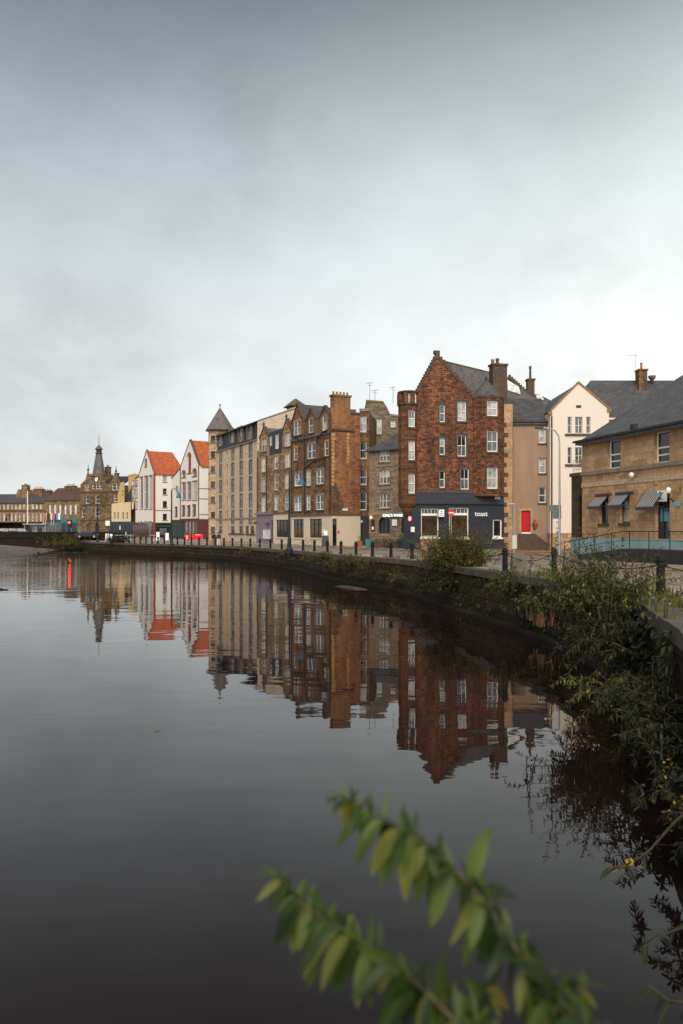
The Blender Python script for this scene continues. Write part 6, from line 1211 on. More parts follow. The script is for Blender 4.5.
# bicycle
def bicycle(px, Y, yaw, lab, mt='frameoff'):
    x, y, z = at(px, Y); o = empty('bicycle', (x,y,z+.12), lab, 'bicycle', R(yaw))
    for u in (-.52, .52):
        mb = MB(); pts = [(u+.33*math.cos(2*math.pi*k/20), 0, .34+.33*math.sin(2*math.pi*k/20)) for k in range(21)]; mb.tube(pts, .025, 5); w = mb.build('wheel', M['tyre'], o); mb = MB()
        for k in range(5): a = math.pi*k/5; mb.tube([(u-.32*math.cos(a),0,.34-.32*math.sin(a)),(u+.32*math.cos(a),0,.34+.32*math.sin(a))], .006, 4)
        mb.build('spokes', M['steel'], w)
    mb = MB()
    for p in (((-.52,0,.34),(-.12,0,.3),(-.22,0,.8)), ((-.52,0,.34),(-.22,0,.8),(.36,0,.85),(-.12,0,.3)), ((.52,0,.34),(.36,0,.85),(.33,0,1.0))): mb.tube(p, .03, 6)
    mb.build('bike_frame', M[mt], o); mb = MB(); mb.tube([(.3,-.25,1.02),(.33,0,1.0),(.3,.25,1.02)], .022); mb.build('handlebar', M['steel'], o); mb = MB(); mb.hexa([(-.36,-.08,.86),(-.1,-.03,.86),(-.1,.03,.86),(-.36,.08,.86)], [(-.36,-.08,.92),(-.1,-.03,.9),(-.1,.03,.9),(-.36,.08,.92)]); mb.build('saddle', M['black'], o)
bicycle(307.5, 98.5, -55, 'pale bicycle leaning at the cream shop under its right window'); bicycle(423.0, 74.5, -20, 'dark framed bicycle standing under the left cafe window', 'redtrim')
# planters
M['plantleaf'] = M['leafolive']
def tuft(mb, cx, cy, cz, n, h, w, spread, rnd):
    for _ in range(n):
        a = rnd.uniform(0, 2*math.pi); r = rnd.uniform(0, spread); x, y = cx + r*math.cos(a), cy + r*math.sin(a); hh = h*rnd.uniform(.5, 1.1); b_ = rnd.uniform(0, 2*math.pi); l = rnd.uniform(.1, .6)*hh
        dx, dy = w*math.cos(b_+1.57), w*math.sin(b_+1.57); tip = (x + l*math.cos(b_), y + l*math.sin(b_), cz + hh); md = (x + l*.35*math.cos(b_), y + l*.35*math.sin(b_), cz + hh*.6)
        i = len(mb.v); mb.v += [(x-dx,y-dy,cz),(x+dx,y+dy,cz),(md[0]+dx*.8,md[1]+dy*.8,md[2]),(md[0]-dx*.8,md[1]-dy*.8,md[2]),tip]; mb.f += [(i,i+1,i+2,i+3),(i+3,i+2,i+4)]
def leafball(mb, cx, cy, cz, rx, ry, rz, n, size, rnd):
    for _ in range(n):
        while True:
            q = Vector((rnd.uniform(-1,1), rnd.uniform(-1,1), rnd.uniform(-1,1)))
            if q.length < 1: break
        q *= rnd.uniform(.6, 1.1); add_leaf(mb, Vector((cx+q.x*rx, cy+q.y*ry, cz+q.z*rz)), Vector((rnd.gauss(0,1), rnd.gauss(0,1), rnd.gauss(0,.6))), size*rnd.uniform(.6,1.3), rnd)
def add_leaf(mb, p, d, ln, rnd, w=.3, droop=.25):
    d = d.normalized(); s_ = d.cross(Vector((0,0,1)))
    if s_.length < .05: s_ = Vector((1,0,0))
    s_.normalize(); s_ = (s_ + Vector((0,0,rnd.uniform(-.6,.6)))).normalized(); i = len(mb.v); t = p + d*ln + Vector((0,0,-droop*ln)); m_ = p + d*ln*.45 + Vector((0,0,-droop*ln*.15))
    mb.v += [tuple(p), tuple(m_ + s_*w*ln*.5), tuple(t), tuple(m_ - s_*w*ln*.5)]; mb.f += [(i,i+1,i+2),(i,i+2,i+3)]
def planter(px, Y, w, h, mt, lab, leaf, lh, yaw=0, dep=None):
    rnd = random.Random(int(px*7)); x, y, z = at(px, Y); o = empty('planter', (x,y,z+.1), lab, 'planter', R(yaw)); d = dep or w*.5; mb = MB(); mb.hexa([(-w*.45,-d*.45,0),(w*.45,-d*.45,0),(w*.45,d*.45,0),(-w*.45,d*.45,0)], [(-w/2,-d/2,h),(w/2,-d/2,h),(w/2,d/2,h),(-w/2,d/2,h)]); mb.build('tub', M[mt], o); mb = MB(); mb.box(-w*.47,-d*.47,h+.003,w*.47,d*.47,h+.03); mb.build('soil', M['soil'], o); mb = MB(); leafball(mb, 0, 0, h+lh*.45, w*.6, d*.7, lh*.55, int(160*w), .16, rnd); mb.build('plant_foliage', M[leaf], o)
planter(368.8, 87, .75, .95, 'teal', 'teal tub with a yellow-green plant beside the black ground floor', 'grass', .7); planter(404.0, 84, 1.5, .95, 'tealdark', 'large dark teal planter box with green plants at the cafe corner', 'leaf', .6, -20); planter(359.6, 92, .6, .7, 'terracotta', 'brown pot with an olive plant at the black ground floor', 'leafolive', .8)
planter(383, 87, 3.4, .55, 'wood', 'long brown wooden trough of dark plants under the pub arch', 'leafdark', .45, -8, .6)
def bench(px, Y, yaw, lab):
    x, y, z = at(px, Y); o = empty('picnic_bench', (x,y,z+.1), lab, 'bench', R(yaw)); mb = MB()
    for k in range(3): mb.box(-.9,-.36+k*.25,.72,.9,-.14+k*.25,.77)
    mb.build('table_top', M['wood'], o)
    for s_ in (-1, 1): mb = MB(); mb.box(-.9,s_*.75-.13,.42,.9,s_*.75+.13,.46); mb.build('seat', M['wood'], o); mb = MB(); mb.hexa([(s_*.65-.04,-.8,0),(s_*.65+.04,-.8,0),(s_*.65+.04,-.7,0),(s_*.65-.04,-.7,0)], [(s_*.65-.04,-.2,.72),(s_*.65+.04,-.2,.72),(s_*.65+.04,-.1,.72),(s_*.65-.04,-.1,.72)]); mb.hexa([(s_*.65-.04,.7,0),(s_*.65+.04,.7,0),(s_*.65+.04,.8,0),(s_*.65-.04,.8,0)], [(s_*.65-.04,.1,.72),(s_*.65+.04,.1,.72),(s_*.65+.04,.2,.72),(s_*.65-.04,.2,.72)]); mb.build('leg', M['wood'], o)
bench(392.5, 84, -10, 'brown wooden picnic bench before the pub beside the dark teal planter'); bench(377.5, 85, -10, 'brown wooden picnic bench before the pub beside the teal tub')
# cars on the bridge
def car(px, Y, yaw, paint, lab, sc=1.0):
    x = PX(px, Y); o = empty('parked_car', (x, Y, 2.12), lab, 'car', R(yaw)); o.scale = (sc,)*3
    prof = [(-2.1,.35),(-2.15,.75),(-1.95,.95),(-1.5,1.0),(-1.05,1.42),(-.2,1.5),(.6,1.45),(1.15,1.02),(1.9,.88),(2.12,.7),(2.12,.35)]
    mb = MB(); W_ = .86; top = lambda z: W_ if z < 1.05 else W_*.82; n = len(prof)
    mb.prism([(u, -top(z), z) for u, z in prof], [(u, top(z), z) for u, z in prof]); mb.build('body', M[paint], o)
    for s_ in (-1, 1): mb = MB(); mb.poly([(-1.28,s_*.872,1.05),(1.0,s_*.872,1.05),(.55,s_*.74,1.4),(-.95,s_*.74,1.38)]); mb.build('side_window', M['glass_dark'], o)
    mb = MB(); mb.poly([(1.18,-.7,1.03),(1.18,.7,1.03),(.66,.62,1.42),(.66,-.62,1.42)]); mb.build('windscreen', M['glass_pale' if Y > 160 else 'glass_dark'], o); mb = MB(); mb.poly([(-1.52,-.7,1.03),(-1.52,.7,1.03),(-1.1,.62,1.4),(-1.1,-.62,1.4)]); mb.build('rear_window', M['glass_mid'], o)  # windscreen glint of the farther cars is painted as a pale glass colour
    for u in (-1.3, 1.3):
        for s_ in (-1, 1):
            mb = MB(); mb.prism([(u+.33*math.cos(2*math.pi*k/14), s_*.7, .33+.33*math.sin(2*math.pi*k/14)) for k in range(14)], [(u+.33*math.cos(2*math.pi*k/14), s_*.89, .33+.33*math.sin(2*math.pi*k/14)) for k in range(14)]); w = mb.build('wheel', M['tyre'], o); mb = MB(); mb.prism([(u+.2*math.cos(2*math.pi*k/10), s_*.89, .33+.2*math.sin(2*math.pi*k/10)) for k in range(10)], [(u+.18*math.cos(2*math.pi*k/10), s_*.905, .33+.18*math.sin(2*math.pi*k/10)) for k in range(10)]); mb.build('rim', M['steel'], w)
    for s_ in (-1, 1): mb = MB(); mb.box(2.06,s_*.62-.17,.66,2.135,s_*.62+.17,.8); mb.build('headlight', M['glass_white'], o)
    return o
car(3, 164, -60, 'carnavy', 'dark car with a pale windscreen, leftmost of three on the bridge', 1.25); car(11.5, 165, -60, 'carnavy', 'dark car with a pale windscreen, second of three on the bridge', 1.25); car(20.5, 166, -60, 'carnavy', 'dark car with a pale windscreen, rightmost of three on the bridge', 1.25)
car(15, 155, 0, 'carred', 'red car passing behind the bridge parapet'); car(1, 156, 0, 'cargrey', 'pale grey car at the left picture edge behind the bridge parapet'); car(86.5, 148.5, 20, 'carnavy', 'dark car parked before the clock house beside the quay bush')
# grey kiosk
x, y, z = at(36, 172); o = empty('bus_shelter', (x,y,2.1), 'grey glazed bus shelter between the dark cars and the teal shops', 'shelter'); mb = MB(); mb.box(-2.3,-.7,0,-2.18,.9,2.7); mb.box(2.18,-.7,0,2.3,.9,2.7); mb.box(-2.18,.8,0,2.18,.9,2.7); mb.build('wall', M['cargrey'], o); mb = MB(); mb.box(-2.5,-1,2.703,2.5,1.1,2.9); mb.build('roof', M['steel'], o)
for k in range(4): mb = MB(); mb.box(-2.1+k*1.07,.74,.5,-1.15+k*1.07,.79,2.3); mb.build('pane', M['glass_pale' if k % 2 else 'glass_mid'], o)
mb = MB(); mb.box(-1.5,.3,.45,1.5,.7,.5); mb.build('seat', M['teal'], o)
# flag pole and flags over the shops
x, y, z = at(27.5, 175); o = empty('flagpole', (x,y,2.1), 'thin white pole rising before the far stone terrace', 'pole'); h = PZ(493, 175)-2.1; mb = MB(); mb.lathe(0,0,[(.14,0),(.1,h),(.02,h+.2)], 8); mb.build('pole', M['frame'], o); mb = MB(); mb.lathe(0,0,[(.1,h+.18),(.16,h+.3),(.05,h+.45)], 8); mb.build('finial', M['frame'], o)
for px, cs, lab in ((44.5, ('signred','clothwhite','signred'), 'small red and white flag over the teal shops'), (47.0, ('green','leafbright','clothwhite'), 'small green and white flag over the teal shops'), (52.5, ('signred','carnavy','signwhite'), 'small blue and red flag over the teal shops'), (54.8, ('carnavy','signblue','signwhite'), 'small blue flag with white edge at the right of the shop flags')):
    Y = 228; x = PX(px, Y); zt_ = PZ(512.5, Y); o = empty('flag', (x, Y, zt_-2.2), lab, 'flag', 0, 'flags over the far teal shops'); mb = MB(); mb.tube([(-.4,0,-1.5),(-.1,0,2.0)], .05); mb.build('staff', M['frame'], o)
    for k, c in enumerate(cs): mb = MB(); mb.hexa([(-.1+k*.5,.1*k-.02,.2),(.4+k*.5,.1*k+.08,.1),(.4+k*.5,.1*k+.1,.1),(-.1+k*.5,.1*k,.2)], [(-.1+k*.5,.1*k-.02,2.0),(.4+k*.5,.1*k+.08,1.9),(.4+k*.5,.1*k+.1,1.9),(-.1+k*.5,.1*k,2.0)]); mb.build('flag_stripe', M[c], o)
# ================================================================== vegetation
def shrub(name, lab, base, n, length, spread, droop, leaf, mat, seed, group=None, lean=(0,0), leafn=22, cat='shrub', tilt=(.15, 1.1), flowers=0, w=.34, root_spread=.3, stemmat='bark', up=1.0):
    n = int(n*1.7); leaf *= 1.05; rnd = random.Random(seed); o = empty(name, base, lab, cat, 0, group); fm, sm, fl = MB(), MB(), MB()
    for s in range(n):
        az = rnd.uniform(0, 2*math.pi); el = rnd.uniform(*tilt); ln = length*rnd.uniform(.45, 1.05)
        d = Vector((math.cos(az)*math.sin(el)*spread + lean[0], math.sin(az)*math.sin(el)*spread + lean[1], math.cos(el)*up)).normalized()
        p = Vector((rnd.gauss(0, root_spread), rnd.gauss(0, root_spread), rnd.uniform(-.1, .15))); pts = [p.copy()]; m = 9; dr = droop*rnd.uniform(.5, 1.5)
        for k in range(m):
            d = (d + Vector((rnd.gauss(0,.08), rnd.gauss(0,.08), -dr*(k+1)/m*.3 + rnd.gauss(0,.05)))).normalized(); p = p + d*(ln/m); pts.append(p.copy())
        sm.tube(pts, [max(.004, .014*(1 - k/(m+1.0))) for k in range(m+1)], 4)
        for q in range(leafn):
            t = .12 + .88*(q + rnd.random())/leafn; kk = min(int(t*m), m-1); f_ = t*m - kk; pp = pts[kk].lerp(pts[kk+1], f_); dd = (pts[kk+1]-pts[kk]).normalized()
            sd = dd.cross(Vector((0,0,1))); sd = sd.normalized() if sd.length > .05 else Vector((1,0,0)); bb = dd.cross(sd)
            a = q*2.4 + rnd.uniform(-.5,.5); ld = (sd*math.cos(a) + bb*math.sin(a))*rnd.uniform(.7,1.1) + dd*rnd.uniform(.1,.8); sz = leaf*rnd.uniform(.6,1.25)*(1.15 - .5*t)
            for sg in (1, -1): add_leaf(fm, pp, (ld if sg > 0 else dd*1.0 - ld*.9), sz, rnd, w, rnd.uniform(.05,.45))
        if rnd.random() < flowers:
            for q in range(14): add_leaf(fl, pts[-1] + Vector((rnd.gauss(0,.04), rnd.gauss(0,.04), rnd.gauss(0,.05))), Vector((rnd.gauss(0,1), rnd.gauss(0,1), rnd.gauss(0,1))), .045, rnd, .8, 0)
    fm.build('foliage', M[mat], o); sm.build('stem', M[stemmat], o)
    if fl.v: tag(fl.build('flowers', M['flower'], o), kind='stuff')
    return o
def wall_at(px, d=-.05):                              # a place on the quay face
    p = on_line(px, off_quay(d)); return p
# bush in front of the cafe, growing over the coping
p = wall_at(455, .3); shrub('shrub', 'olive bushy shrub on the quay edge in front of the charcoal cafe', (p[0], p[1], gz(p[1])-.1), 105, 2.3, .95, .45, .15, 'leafolive', 1, leafn=22, tilt=(.05,1.2), root_spread=.6)
p = wall_at(457, .45); shrub('shrub', 'tall upright olive shrub sprouting from the quay edge before the cafe windows', (p[0], p[1], gz(p[1])-.05), 120, 2.3, .8, .2, .17, 'leafolive', 51, leafn=22, tilt=(.02,.8), root_spread=.6)
p = wall_at(452, -.1); shrub('shrub', 'dark green shrub with yellow flowers hanging down the quay below the cafe bush', (p[0], p[1], 1.25), 42, 1.25, .9, .9, .13, 'leafdark', 2, lean=(-.2,-.3), leafn=18, tilt=(.3,1.7), flowers=.06, root_spread=.4)
p = wall_at(512, .0); shrub('shrub', 'rounded dark green shrub on the quay wall under the second bollard', (p[0], p[1], 1.55), 46, 1.1, 1.0, .8, .12, 'leaf', 3, lean=(-.05,-.2), leafn=18, tilt=(.2,1.6), root_spread=.35)
# the large bush, right
shrub('large_shrub', 'largest green shrub rising over the quay edge left of the nearest bollard', (6.25,19.2,1.7), 115, 2.25, .72, .45, .14, 'leaf', 4, leafn=24, tilt=(.05,1.2), root_spread=.5, lean=(-.1,0))
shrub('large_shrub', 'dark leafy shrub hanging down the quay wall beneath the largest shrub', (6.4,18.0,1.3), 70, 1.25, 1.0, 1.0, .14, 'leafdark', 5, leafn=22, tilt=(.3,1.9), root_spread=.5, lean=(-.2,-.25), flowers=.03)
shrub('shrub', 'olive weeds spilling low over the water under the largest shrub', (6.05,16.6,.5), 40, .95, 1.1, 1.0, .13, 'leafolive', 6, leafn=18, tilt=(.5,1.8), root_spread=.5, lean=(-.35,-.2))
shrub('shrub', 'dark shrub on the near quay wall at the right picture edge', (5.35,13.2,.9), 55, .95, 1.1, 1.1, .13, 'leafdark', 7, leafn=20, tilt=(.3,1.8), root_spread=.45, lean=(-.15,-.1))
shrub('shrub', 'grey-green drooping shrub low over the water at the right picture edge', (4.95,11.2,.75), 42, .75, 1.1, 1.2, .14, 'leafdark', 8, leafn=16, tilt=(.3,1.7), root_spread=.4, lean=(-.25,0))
shrub('shrub', 'dark-leaved yellow flowered shrub hanging by the water, nearest on the right edge', (4.15,8.7,.75), 42, .7, 1.0, 1.2, .12, 'leafdark', 9, leafn=18, tilt=(.3,1.8), root_spread=.3, lean=(-.25,0), flowers=.35)
for i, (px, mt, ln, zz_, lab) in enumerate(((352,'leafolive',1.1,1.5,'olive weed clump on the quay wall before the cream shop'), (338,'leafolive',1.2,1.2,'tall olive weed clump hanging above the silt bank'), (327,'leaf',.9,1.6,'green weed clump on the coping before the cream shop door'), (372,'leaf',1.0,1.4,'green weed clump on the wall below the pub planter'), (386,'leafdark',1.1,1.0,'dark weed clump on the wall before the pub'), (402,'leafolive',.9,.9,'olive weed clump hanging low left of the cafe bush'), (425,'leafdark',1.0,1.1,'dark weed clump on the quay wall under the cafe corner'), (310,'leafolive',.8,1.3,'small olive weed clump left of the silt bank'), (285,'leafolive',.8,1.4,'small olive weed clump under the blue lamp post'), (250,'leafolive',1.1,1.1,'brownish weed clump on the wall below the lavender shop'), (532,'leafdark',.4,.9,'dark weed clump hanging right of the rounded shrub'), (545,'leaf',.42,1.3,'green weed clump on the wall below the grey lamp'))):
    p = wall_at(px, -.05); shrub('weed_clump', lab, (p[0], p[1], zz_), 26, ln, 1.0, .8, .12, mt, 20+i, 'weeds on the quay wall', (-.2,-.15), 14, 'weed', (.2,1.7), root_spread=.55)
p = wall_at(118, .6); shrub('shrub', 'small dark green shrub on the far quay before the yellow house', (p[0], p[1], gz(p[1])), 30, 1.9, 1.0, .5, .3, 'leafdark', 40, leafn=14, root_spread=.8, tilt=(.1,1.3))
shrub('large_shrub', 'wide yellowing shrub at the end of the bridge before the teal shops', (-49.5,146.5,.9), 70, 2.7, 1.3, .6, .34, 'leafolive', 41, leafn=16, root_spread=2.2, tilt=(.1,1.3)); shrub('large_shrub', 'low dark green shrub spreading on the bank at the foot of the bridge', (-47.5,143.5,.5), 50, 2.2, 1.5, .8, .34, 'leafdark', 42, leafn=14, root_spread=2.0, tilt=(.2,1.5))
# grassy weeds along the coping
gm = MB(); rnd = random.Random(9)
for (x0, y0), (x1, y1) in zip(QUAY[3:13], QUAY[4:14]):
    ln = math.hypot(x1-x0, y1-y0); t_ = Vector((x1-x0, y1-y0)).normalized()
    for k in range(int(ln*2.2)):
        t = rnd.random(); 
        if (math.sin(t*ln*.9 + x0*3) + rnd.uniform(-.6,.6)) < .15: continue
        d = rnd.choice((.05,.62,.7,1.2,1.35)) + rnd.uniform(-.05,.15); x, y = x0+(x1-x0)*t + t_.y*d, y0+(y1-y0)*t - t_.x*d; tuft(gm, x, y, gz(y)+.01, 12, .2 + (.1 if y < 25 else 0), .012, .2, rnd)
for k in range(90):
    y = rnd.uniform(10, 24); x = quayX(y) + rnd.uniform(.6, 1.9); tuft(gm, x, y, gz(y), 16, .2, .014, .25, rnd)
for k in range(26):
    y = rnd.uniform(27, 30.5); x = quayX(y) + rnd.uniform(.1, 1.1); tuft(gm, x, y, gz(y), 16, .3, .013, .25, rnd)
tag(gm.build('edge_grass', M['grass']), kind='stuff', label='grass and low weeds along the quay coping', cat='grass')
dm_ = MB()
for k in range(8):
    p = wall_at(rnd.choice((540,548,556,560)), -.05); tuft(dm_, p[0]+rnd.uniform(-.3,.3), p[1]-.1, rnd.uniform(.35,.6), 14, .7, .01, .12, rnd)
tag(dm_.build('dead_grass', M['drygrass']), kind='stuff', label='pale dead grass stems on the quay wall', cat='grass')
# ivy film: leaf cover on the wall face
for i, (y0, y1, nn, mt, lab) in enumerate(((52,66,900,'leafdark','dark ivy sheet on the quay wall left of the cafe'), (24,30,700,'leafdark','dark ivy sheet on the quay wall right of the rounded shrub'), (13.5,21,1600,'leafdark','thick dark ivy on the quay wall beneath the largest shrub'), (33,46,700,'leafdark','dark ivy sheet on the quay wall below the cafe front'))):
    mb = MB(); rnd = random.Random(60+i)
    for k in range(nn):
        y = rnd.uniform(y0, y1); z = rnd.uniform(.25, gz(y)); 
        if noise_ok := (math.sin(y*1.7+z*2.1)+math.sin(y*.6-z*3)+rnd.uniform(-1,1)) < -.3: continue
        x = quayX(y) - rnd.uniform(.02,.22); add_leaf(mb, Vector((x,y,z)), Vector((-.5, rnd.gauss(0,.6), rnd.gauss(-.4,.5))), rnd.uniform(.1,.18), rnd, .6, .3)
    o = mb.build('ivy', M[mt]); tag(o, lab, 'ivy', 'ivy on the quay wall')
# ------------------------------------------------------------------ foreground buddleia sprays (out of focus)
def blade(mb, p, d, up_, ln, w, curl, rnd, n=6):      # one lance-shaped leaf with a fold and a curl
    d = d.normalized(); s_ = d.cross(up_); s_ = s_.normalized() if s_.length > .05 else Vector((1,0,0)); nn = s_.cross(d).normalized(); i = len(mb.v); pos_ = p.copy(); dd = d.copy()
    for k in range(n+1):
        t = k/n; wd = w*1.72*((t+.03)**.6)*((1-t)**.85)*.5 if k < n else .0006
        mb.v += [tuple(pos_ - s_*wd + nn*wd*.35), tuple(pos_), tuple(pos_ + s_*wd + nn*wd*.35)]
        dd = (dd + Vector((0,0,-curl/n))).normalized(); pos_ = pos_ + dd*(ln/n)
    for k in range(n):
        a = i + 3*k; mb.f += [(a,a+1,a+4,a+3),(a+1,a+2,a+5,a+4)]
def spray(lab, pix, seed, leafrange, group='buddleia branches close to the camera'):
    rnd = random.Random(seed); P_ = [Vector((PX(px, Y), Y, PZ(py, Y))) for px, py, Y in pix]; pts = []
    for i in range(len(P_)-1):                          # smooth the control points
        p0, p1, p2, p3 = P_[max(i-1,0)], P_[i], P_[i+1], P_[min(i+2,len(P_)-1)]
        for k in range(8):
            t = k/8; pts.append(.5*((2*p1) + (-p0+p2)*t + (2*p0-5*p1+4*p2-p3)*t*t + (-p0+3*p1-3*p2+p3)*t**3))
    pts.append(P_[-1]); base = pts[-1]; o = empty('buddleia_branch', base, lab, 'branch', 0, group); pts = [p - base for p in pts]
    n = len(pts); sm = MB(); sm.tube(pts, [.0015 + .0035*k/n for k in range(n)], 7); sm.build('stem', M['stemgreen'], o, True); fm, am = MB(), MB(); acc = 0; step = leafrange[2]; i = 0; up_ = Vector((0,0,1)); node = 0
    for i in range(n-1):
        acc += (pts[i+1]-pts[i]).length
        if acc < step or i > leafrange[3]: continue
        acc = 0; step = leafrange[2]*rnd.uniform(.45,1.5); node += 1; d = (pts[i] - pts[i+1]).normalized(); sd = d.cross(up_).normalized(); sz = leafrange[0] + (leafrange[1]-leafrange[0])*min(1, node/6.0)
        for sg in (1, -1, 1, -1):
            a = (0 if node % 2 else 1.3) + rnd.uniform(-.3,.3); ld = (sd*math.cos(a)*sg + d.cross(sd)*math.sin(a)*sg*.5)*.75 + d*rnd.uniform(.15,.5) + Vector((rnd.gauss(0,.4),rnd.gauss(0,.25),rnd.uniform(-1.5,.15))); q = sz*rnd.uniform(.5,1.15)
            tgt = am if rnd.random() < .035 else fm; fc = Vector((rnd.gauss(0,1.0), -1, rnd.uniform(-.1,1.2))); blade(tgt, pts[i], ld, fc, q, q*rnd.uniform(.4,.54), rnd.uniform(.5,2.0), rnd)
            if tgt is am: am.build('yellowing_leaf', M['leafautumn'], o, True); am = MB()
        for sg in (1, -1): blade(fm, pts[i], Vector((rnd.gauss(0,.4), rnd.gauss(0,.4), 1)) + d*.5 + sd*sg*.4, up_, sz*rnd.uniform(.3,.6), sz*.16, .5, rnd)
    for k in range(6): blade(fm, pts[0], (pts[0]-pts[3]).normalized() + Vector((rnd.gauss(0,.5), rnd.gauss(0,.5), rnd.gauss(0,.5))), up_, leafrange[0]*rnd.uniform(.5,.9), leafrange[0]*.2, .6, rnd)
    fm.build('foliage', M['leafbright'], o, True); return o
spray('upper arching buddleia branch with drooping green leaves, close to the camera', [(338,797,1.75),(372,815,1.68),(420,842,1.62),(470,885,1.56),(505,930,1.52),(530,975,1.48),(570,1015,1.42),(640,1075,1.35),(800,1180,1.3),(1010,1270,1.3)], 101, (.06, .115, .023, 62))
spray('lower buddleia branch reaching furthest left along the bottom, close to the camera', [(276,876,1.7),(305,905,1.64),(345,932,1.58),(385,958,1.52),(425,990,1.46),(465,1030,1.4),(540,1090,1.32),(680,1180,1.28),(1000,1330,1.28)], 102, (.06, .115, .022, 62))
spray('short buddleia shoot between the two branches at the bottom edge, close to the camera', [(585,985,1.5),(560,1005,1.46),(555,1035,1.42),(575,1080,1.38),(700,1180,1.33),(1000,1300,1.3)], 103, (.055, .11, .018, 44))
spray('dark buddleia shoot rising at the bottom centre edge, close to the camera', [(490,985,1.55),(478,1003,1.5),(480,1035,1.45),(520,1090,1.4),(690,1190,1.33),(1000,1310,1.3)], 104, (.055, .11, .018, 44))
# thin sprig with yellow flowers and dark twigs at the lower right
def sprig(lab, pix, seed, leaf, nl, mat, flower=False):
    rnd = random.Random(seed); pts = [Vector((PX(px, Y), Y, PZ(py, Y))) for px, py, Y in pix]; base = pts[-1]; o = empty('leafy_twig', base, lab, 'twig'); pts = [p-base for p in pts]; sm, fm, fl = MB(), MB(), MB(); sm.tube(pts, [.003+.003*k for k in range(len(pts))], 5)
    for k in range(nl):
        t = (k+.3)/nl*(len(pts)-1)*.9; j = int(t); p = pts[j].lerp(pts[j+1], t-j); d = (pts[0]-pts[-1]).normalized(); blade(fm, p, d + Vector((rnd.gauss(0,.6), rnd.gauss(0,.5), rnd.gauss(-.3,.5))), Vector((0,0,1)), leaf*rnd.uniform(.7,1.2), leaf*.24, .7, rnd)
    if flower:
        for k in range(14): add_leaf(fl, pts[1] + Vector((rnd.gauss(0,.05), rnd.gauss(0,.05), rnd.gauss(0,.05))), Vector((rnd.gauss(0,1), rnd.gauss(0,1), rnd.gauss(0,1))), .05, rnd, .7, 0)
        tag(fl.build('flowers', M['flower'], o), kind='stuff')
    fm.build('foliage', M[mat], o); sm.build('stem', M['bark'], o); return o
sprig('thin twig with yellow flowers and dark leaves reaching over the water at the right', [(607,868,6.2),(628,866,6.3),(650,850,6.6),(672,825,7.2),(700,800,8.0)], 5, .17, 9, 'leafdark', True)
sprig('bare dark twig at the right edge below the flowering twig', [(640,950,4.2),(662,935,4.4),(690,925,4.8),(760,900,5.2)], 6, .13, 10, 'leafdark'); sprig('dark leafy twig in the bottom right corner', [(648,985,3.4),(668,1000,3.4),(700,1005,3.6),(800,990,4.0)], 7, .12, 10, 'leafdark')
for x_, y_, lab in ((-3.56,15.2,'tiny pale yellow leaf floating alone on the open dark water'), (5.3,22.2,'small yellow twig leaf floating near the quay wall')):
    mb = MB(); rnd = random.Random(int(y_)); blade(mb, Vector((0,0,.004)), Vector((1,.3,.03)), Vector((0,0,1)), .13, .06, .1, rnd); o = mb.build('floating_leaf', M['leafautumn'], smooth=True); o.location = (x_, y_, 0); tag(o, lab, 'leaf')
# bird on the water
mb = MB(); mb.lathe(0,0,[(.02,-.02),(.16,.02),(.2,.1),(.12,.2),(.03,.24)], 10); mb.tube([(.14,0,.16),(.22,0,.3),(.24,0,.38),(.32,0,.37)], [.05,.04,.05,.015], 6); mb.tube([(-.15,0,.14),(-.34,0,.2)], [.07,.01], 5); o = mb.build('water_bird', M['soil'], smooth=True); o.location = (-48.5,128,0); o.rotation_euler.z = R(160); tag(o, 'tiny dark water bird swimming near the bridge', 'bird')

# ================================================================== sky, sun, camera
SUN_AZ, SUN_EL = R(182), R(40)                        # azimuth clockwise from +Y: behind the camera, to the right
sd = Vector((math.sin(SUN_AZ)*math.cos(SUN_EL), math.cos(SUN_AZ)*math.cos(SUN_EL), math.sin(SUN_EL)))
W = bpy.data.worlds.new('World'); SC.world = W; W.use_nodes = True; nt = W.node_tree; nt.nodes.clear()
out = nt.nodes.new('ShaderNodeOutputWorld'); tc = nt.nodes.new('ShaderNodeTexCoord'); sp = nt.nodes.new('ShaderNodeSeparateXYZ'); L(nt, tc.outputs['Generated'], sp.inputs[0])
zc = mathn(nt, 'MAXIMUM', sp.outputs[2], 0.0)
gr = nt.nodes.new('ShaderNodeValToRGB'); e = gr.color_ramp.elements
SKY = [(0.0,(.72,.745,.74)), (.1,(.715,.745,.745)), (.24,(.64,.685,.695)), (.4,(.44,.503,.527)), (.56,(.165,.2,.218)), (.75,(.165,.175,.178)), (1.0,(.18,.185,.185))]
while len(e) < len(SKY): e.new(.5)
for el_, (p, c) in zip(e, SKY): el_.position = p; el_.color = c + (1,)
L(nt, zc, gr.inputs[0])
den = mathn(nt, 'ADD', zc, .42); cb = nt.nodes.new('ShaderNodeCombineXYZ'); L(nt, mathn(nt, 'DIVIDE', sp.outputs[0], den), cb.inputs[0]); L(nt, mathn(nt, 'DIVIDE', sp.outputs[1], den), cb.inputs[1])
cn = noise(nt, cb.outputs[0], 1.1, 9, .56, .3); cn2 = noise(nt, cb.outputs[0], 3.0, 9, .58, .4)
cl = mathn(nt, 'ADD', mathn(nt, 'MULTIPLY', cn, .7), mathn(nt, 'MULTIPLY', cn2, .3))
k = ramp(nt, cl, [(.38, .78), (.49, .99), (.61, 1.15)])
col = mixc(nt, 1.0, gr.outputs[0], k, 'MULTIPLY')
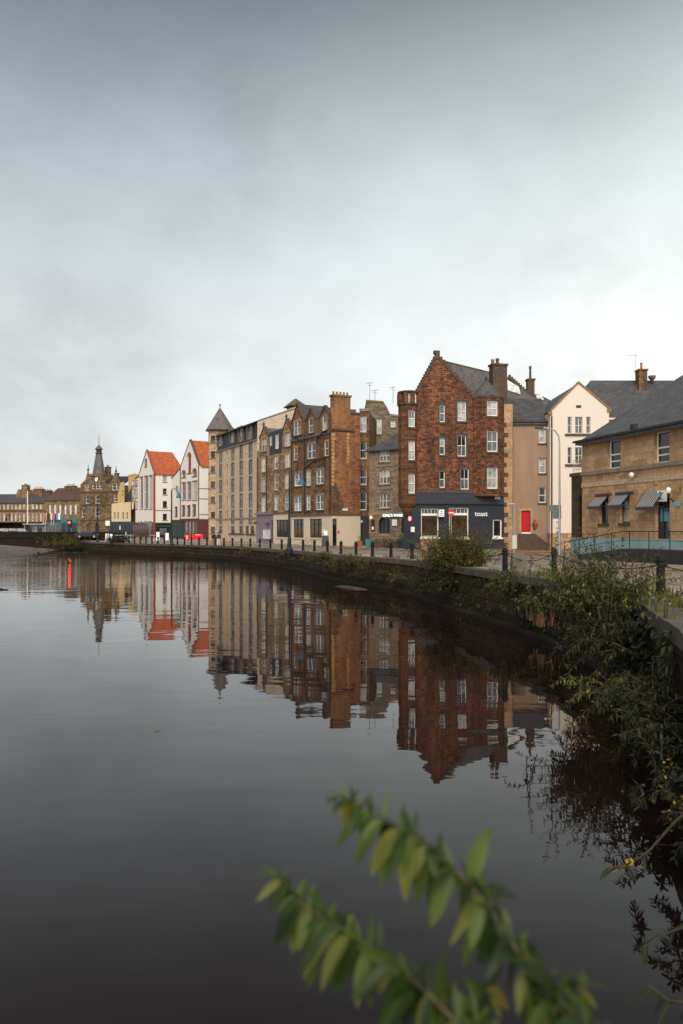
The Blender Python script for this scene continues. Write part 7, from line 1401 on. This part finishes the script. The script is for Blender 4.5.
lr = nt.nodes.new('ShaderNodeMapRange'); lr.inputs[1].default_value = -.6; lr.inputs[2].default_value = .6; lr.inputs[3].default_value = .78; lr.inputs[4].default_value = 1.14; L(nt, sp.outputs[0], lr.inputs[0]); cbl = nt.nodes.new('ShaderNodeCombineColor')
for i in range(3): L(nt, lr.outputs[0], cbl.inputs[i])
col = mixc(nt, 1.0, col, cbl.outputs[0], 'MULTIPLY')
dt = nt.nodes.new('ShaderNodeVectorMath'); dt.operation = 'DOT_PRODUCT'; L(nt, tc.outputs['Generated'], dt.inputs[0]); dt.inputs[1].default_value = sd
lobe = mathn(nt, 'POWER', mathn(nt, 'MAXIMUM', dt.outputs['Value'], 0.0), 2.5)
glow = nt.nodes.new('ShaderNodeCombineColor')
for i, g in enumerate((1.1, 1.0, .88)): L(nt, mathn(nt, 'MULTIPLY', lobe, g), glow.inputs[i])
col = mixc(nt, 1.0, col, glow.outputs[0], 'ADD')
dg2 = nt.nodes.new('ShaderNodeVectorMath'); dg2.operation = 'DOT_PRODUCT'; L(nt, tc.outputs['Generated'], dg2.inputs[0]); dg2.inputs[1].default_value = Vector((.42,.88,.2)).normalized()
low = mathn(nt, 'POWER', mathn(nt, 'MAXIMUM', dg2.outputs['Value'], 0.0), 14.0); gl2 = nt.nodes.new('ShaderNodeCombineColor')
for i, g in enumerate((.15, .135, .1)): L(nt, mathn(nt, 'MULTIPLY', low, g), gl2.inputs[i])
col = mixc(nt, 1.0, col, gl2.outputs[0], 'ADD')
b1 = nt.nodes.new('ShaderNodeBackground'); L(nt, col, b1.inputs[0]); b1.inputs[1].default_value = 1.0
ns = nt.nodes.new('ShaderNodeTexSky'); ns.sky_type = 'NISHITA'; ns.sun_disc = False; ns.sun_elevation = SUN_EL; ns.sun_rotation = SUN_AZ; ns.dust_density = 4
b2 = nt.nodes.new('ShaderNodeBackground'); L(nt, ns.outputs[0], b2.inputs[0]); b2.inputs[1].default_value = .006
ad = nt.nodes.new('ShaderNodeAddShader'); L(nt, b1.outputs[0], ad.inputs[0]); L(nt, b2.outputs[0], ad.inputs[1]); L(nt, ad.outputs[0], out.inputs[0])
su = bpy.data.lights.new('sun', 'SUN'); su.energy = 1.9; su.angle = R(30); su.color = (1.0, .91, .78); so = bpy.data.objects.new('sun', su); COL.objects.link(so); so.rotation_euler = sd.to_track_quat('Z', 'Y').to_euler(); so.location = (30,-40,60)
cam = bpy.data.cameras.new('camera'); co = bpy.data.objects.new('camera', cam); COL.objects.link(co); co.location = (0,0,CZ); co.rotation_euler = (R(90),0,0)
cam.sensor_fit = 'VERTICAL'; cam.sensor_height = 36; cam.sensor_width = 24; cam.lens = F/1024*36; cam.shift_y = (HY-512)/1024; cam.clip_start = .05; cam.clip_end = 5000
cam.dof.use_dof = True; cam.dof.focus_distance = 70; cam.dof.aperture_fstop = 2.0
SC.camera = co
SC.view_settings.view_transform = 'Standard'; SC.view_settings.look = 'None'; SC.view_settings.gamma = 1; SC.view_settings.exposure = .3; SC.view_settings.use_curve_mapping = False
SC.cycles.max_bounces = 6; SC.cycles.diffuse_bounces = 3; SC.cycles.glossy_bounces = 3; SC.cycles.caustics_reflective = False; SC.cycles.caustics_refractive = False
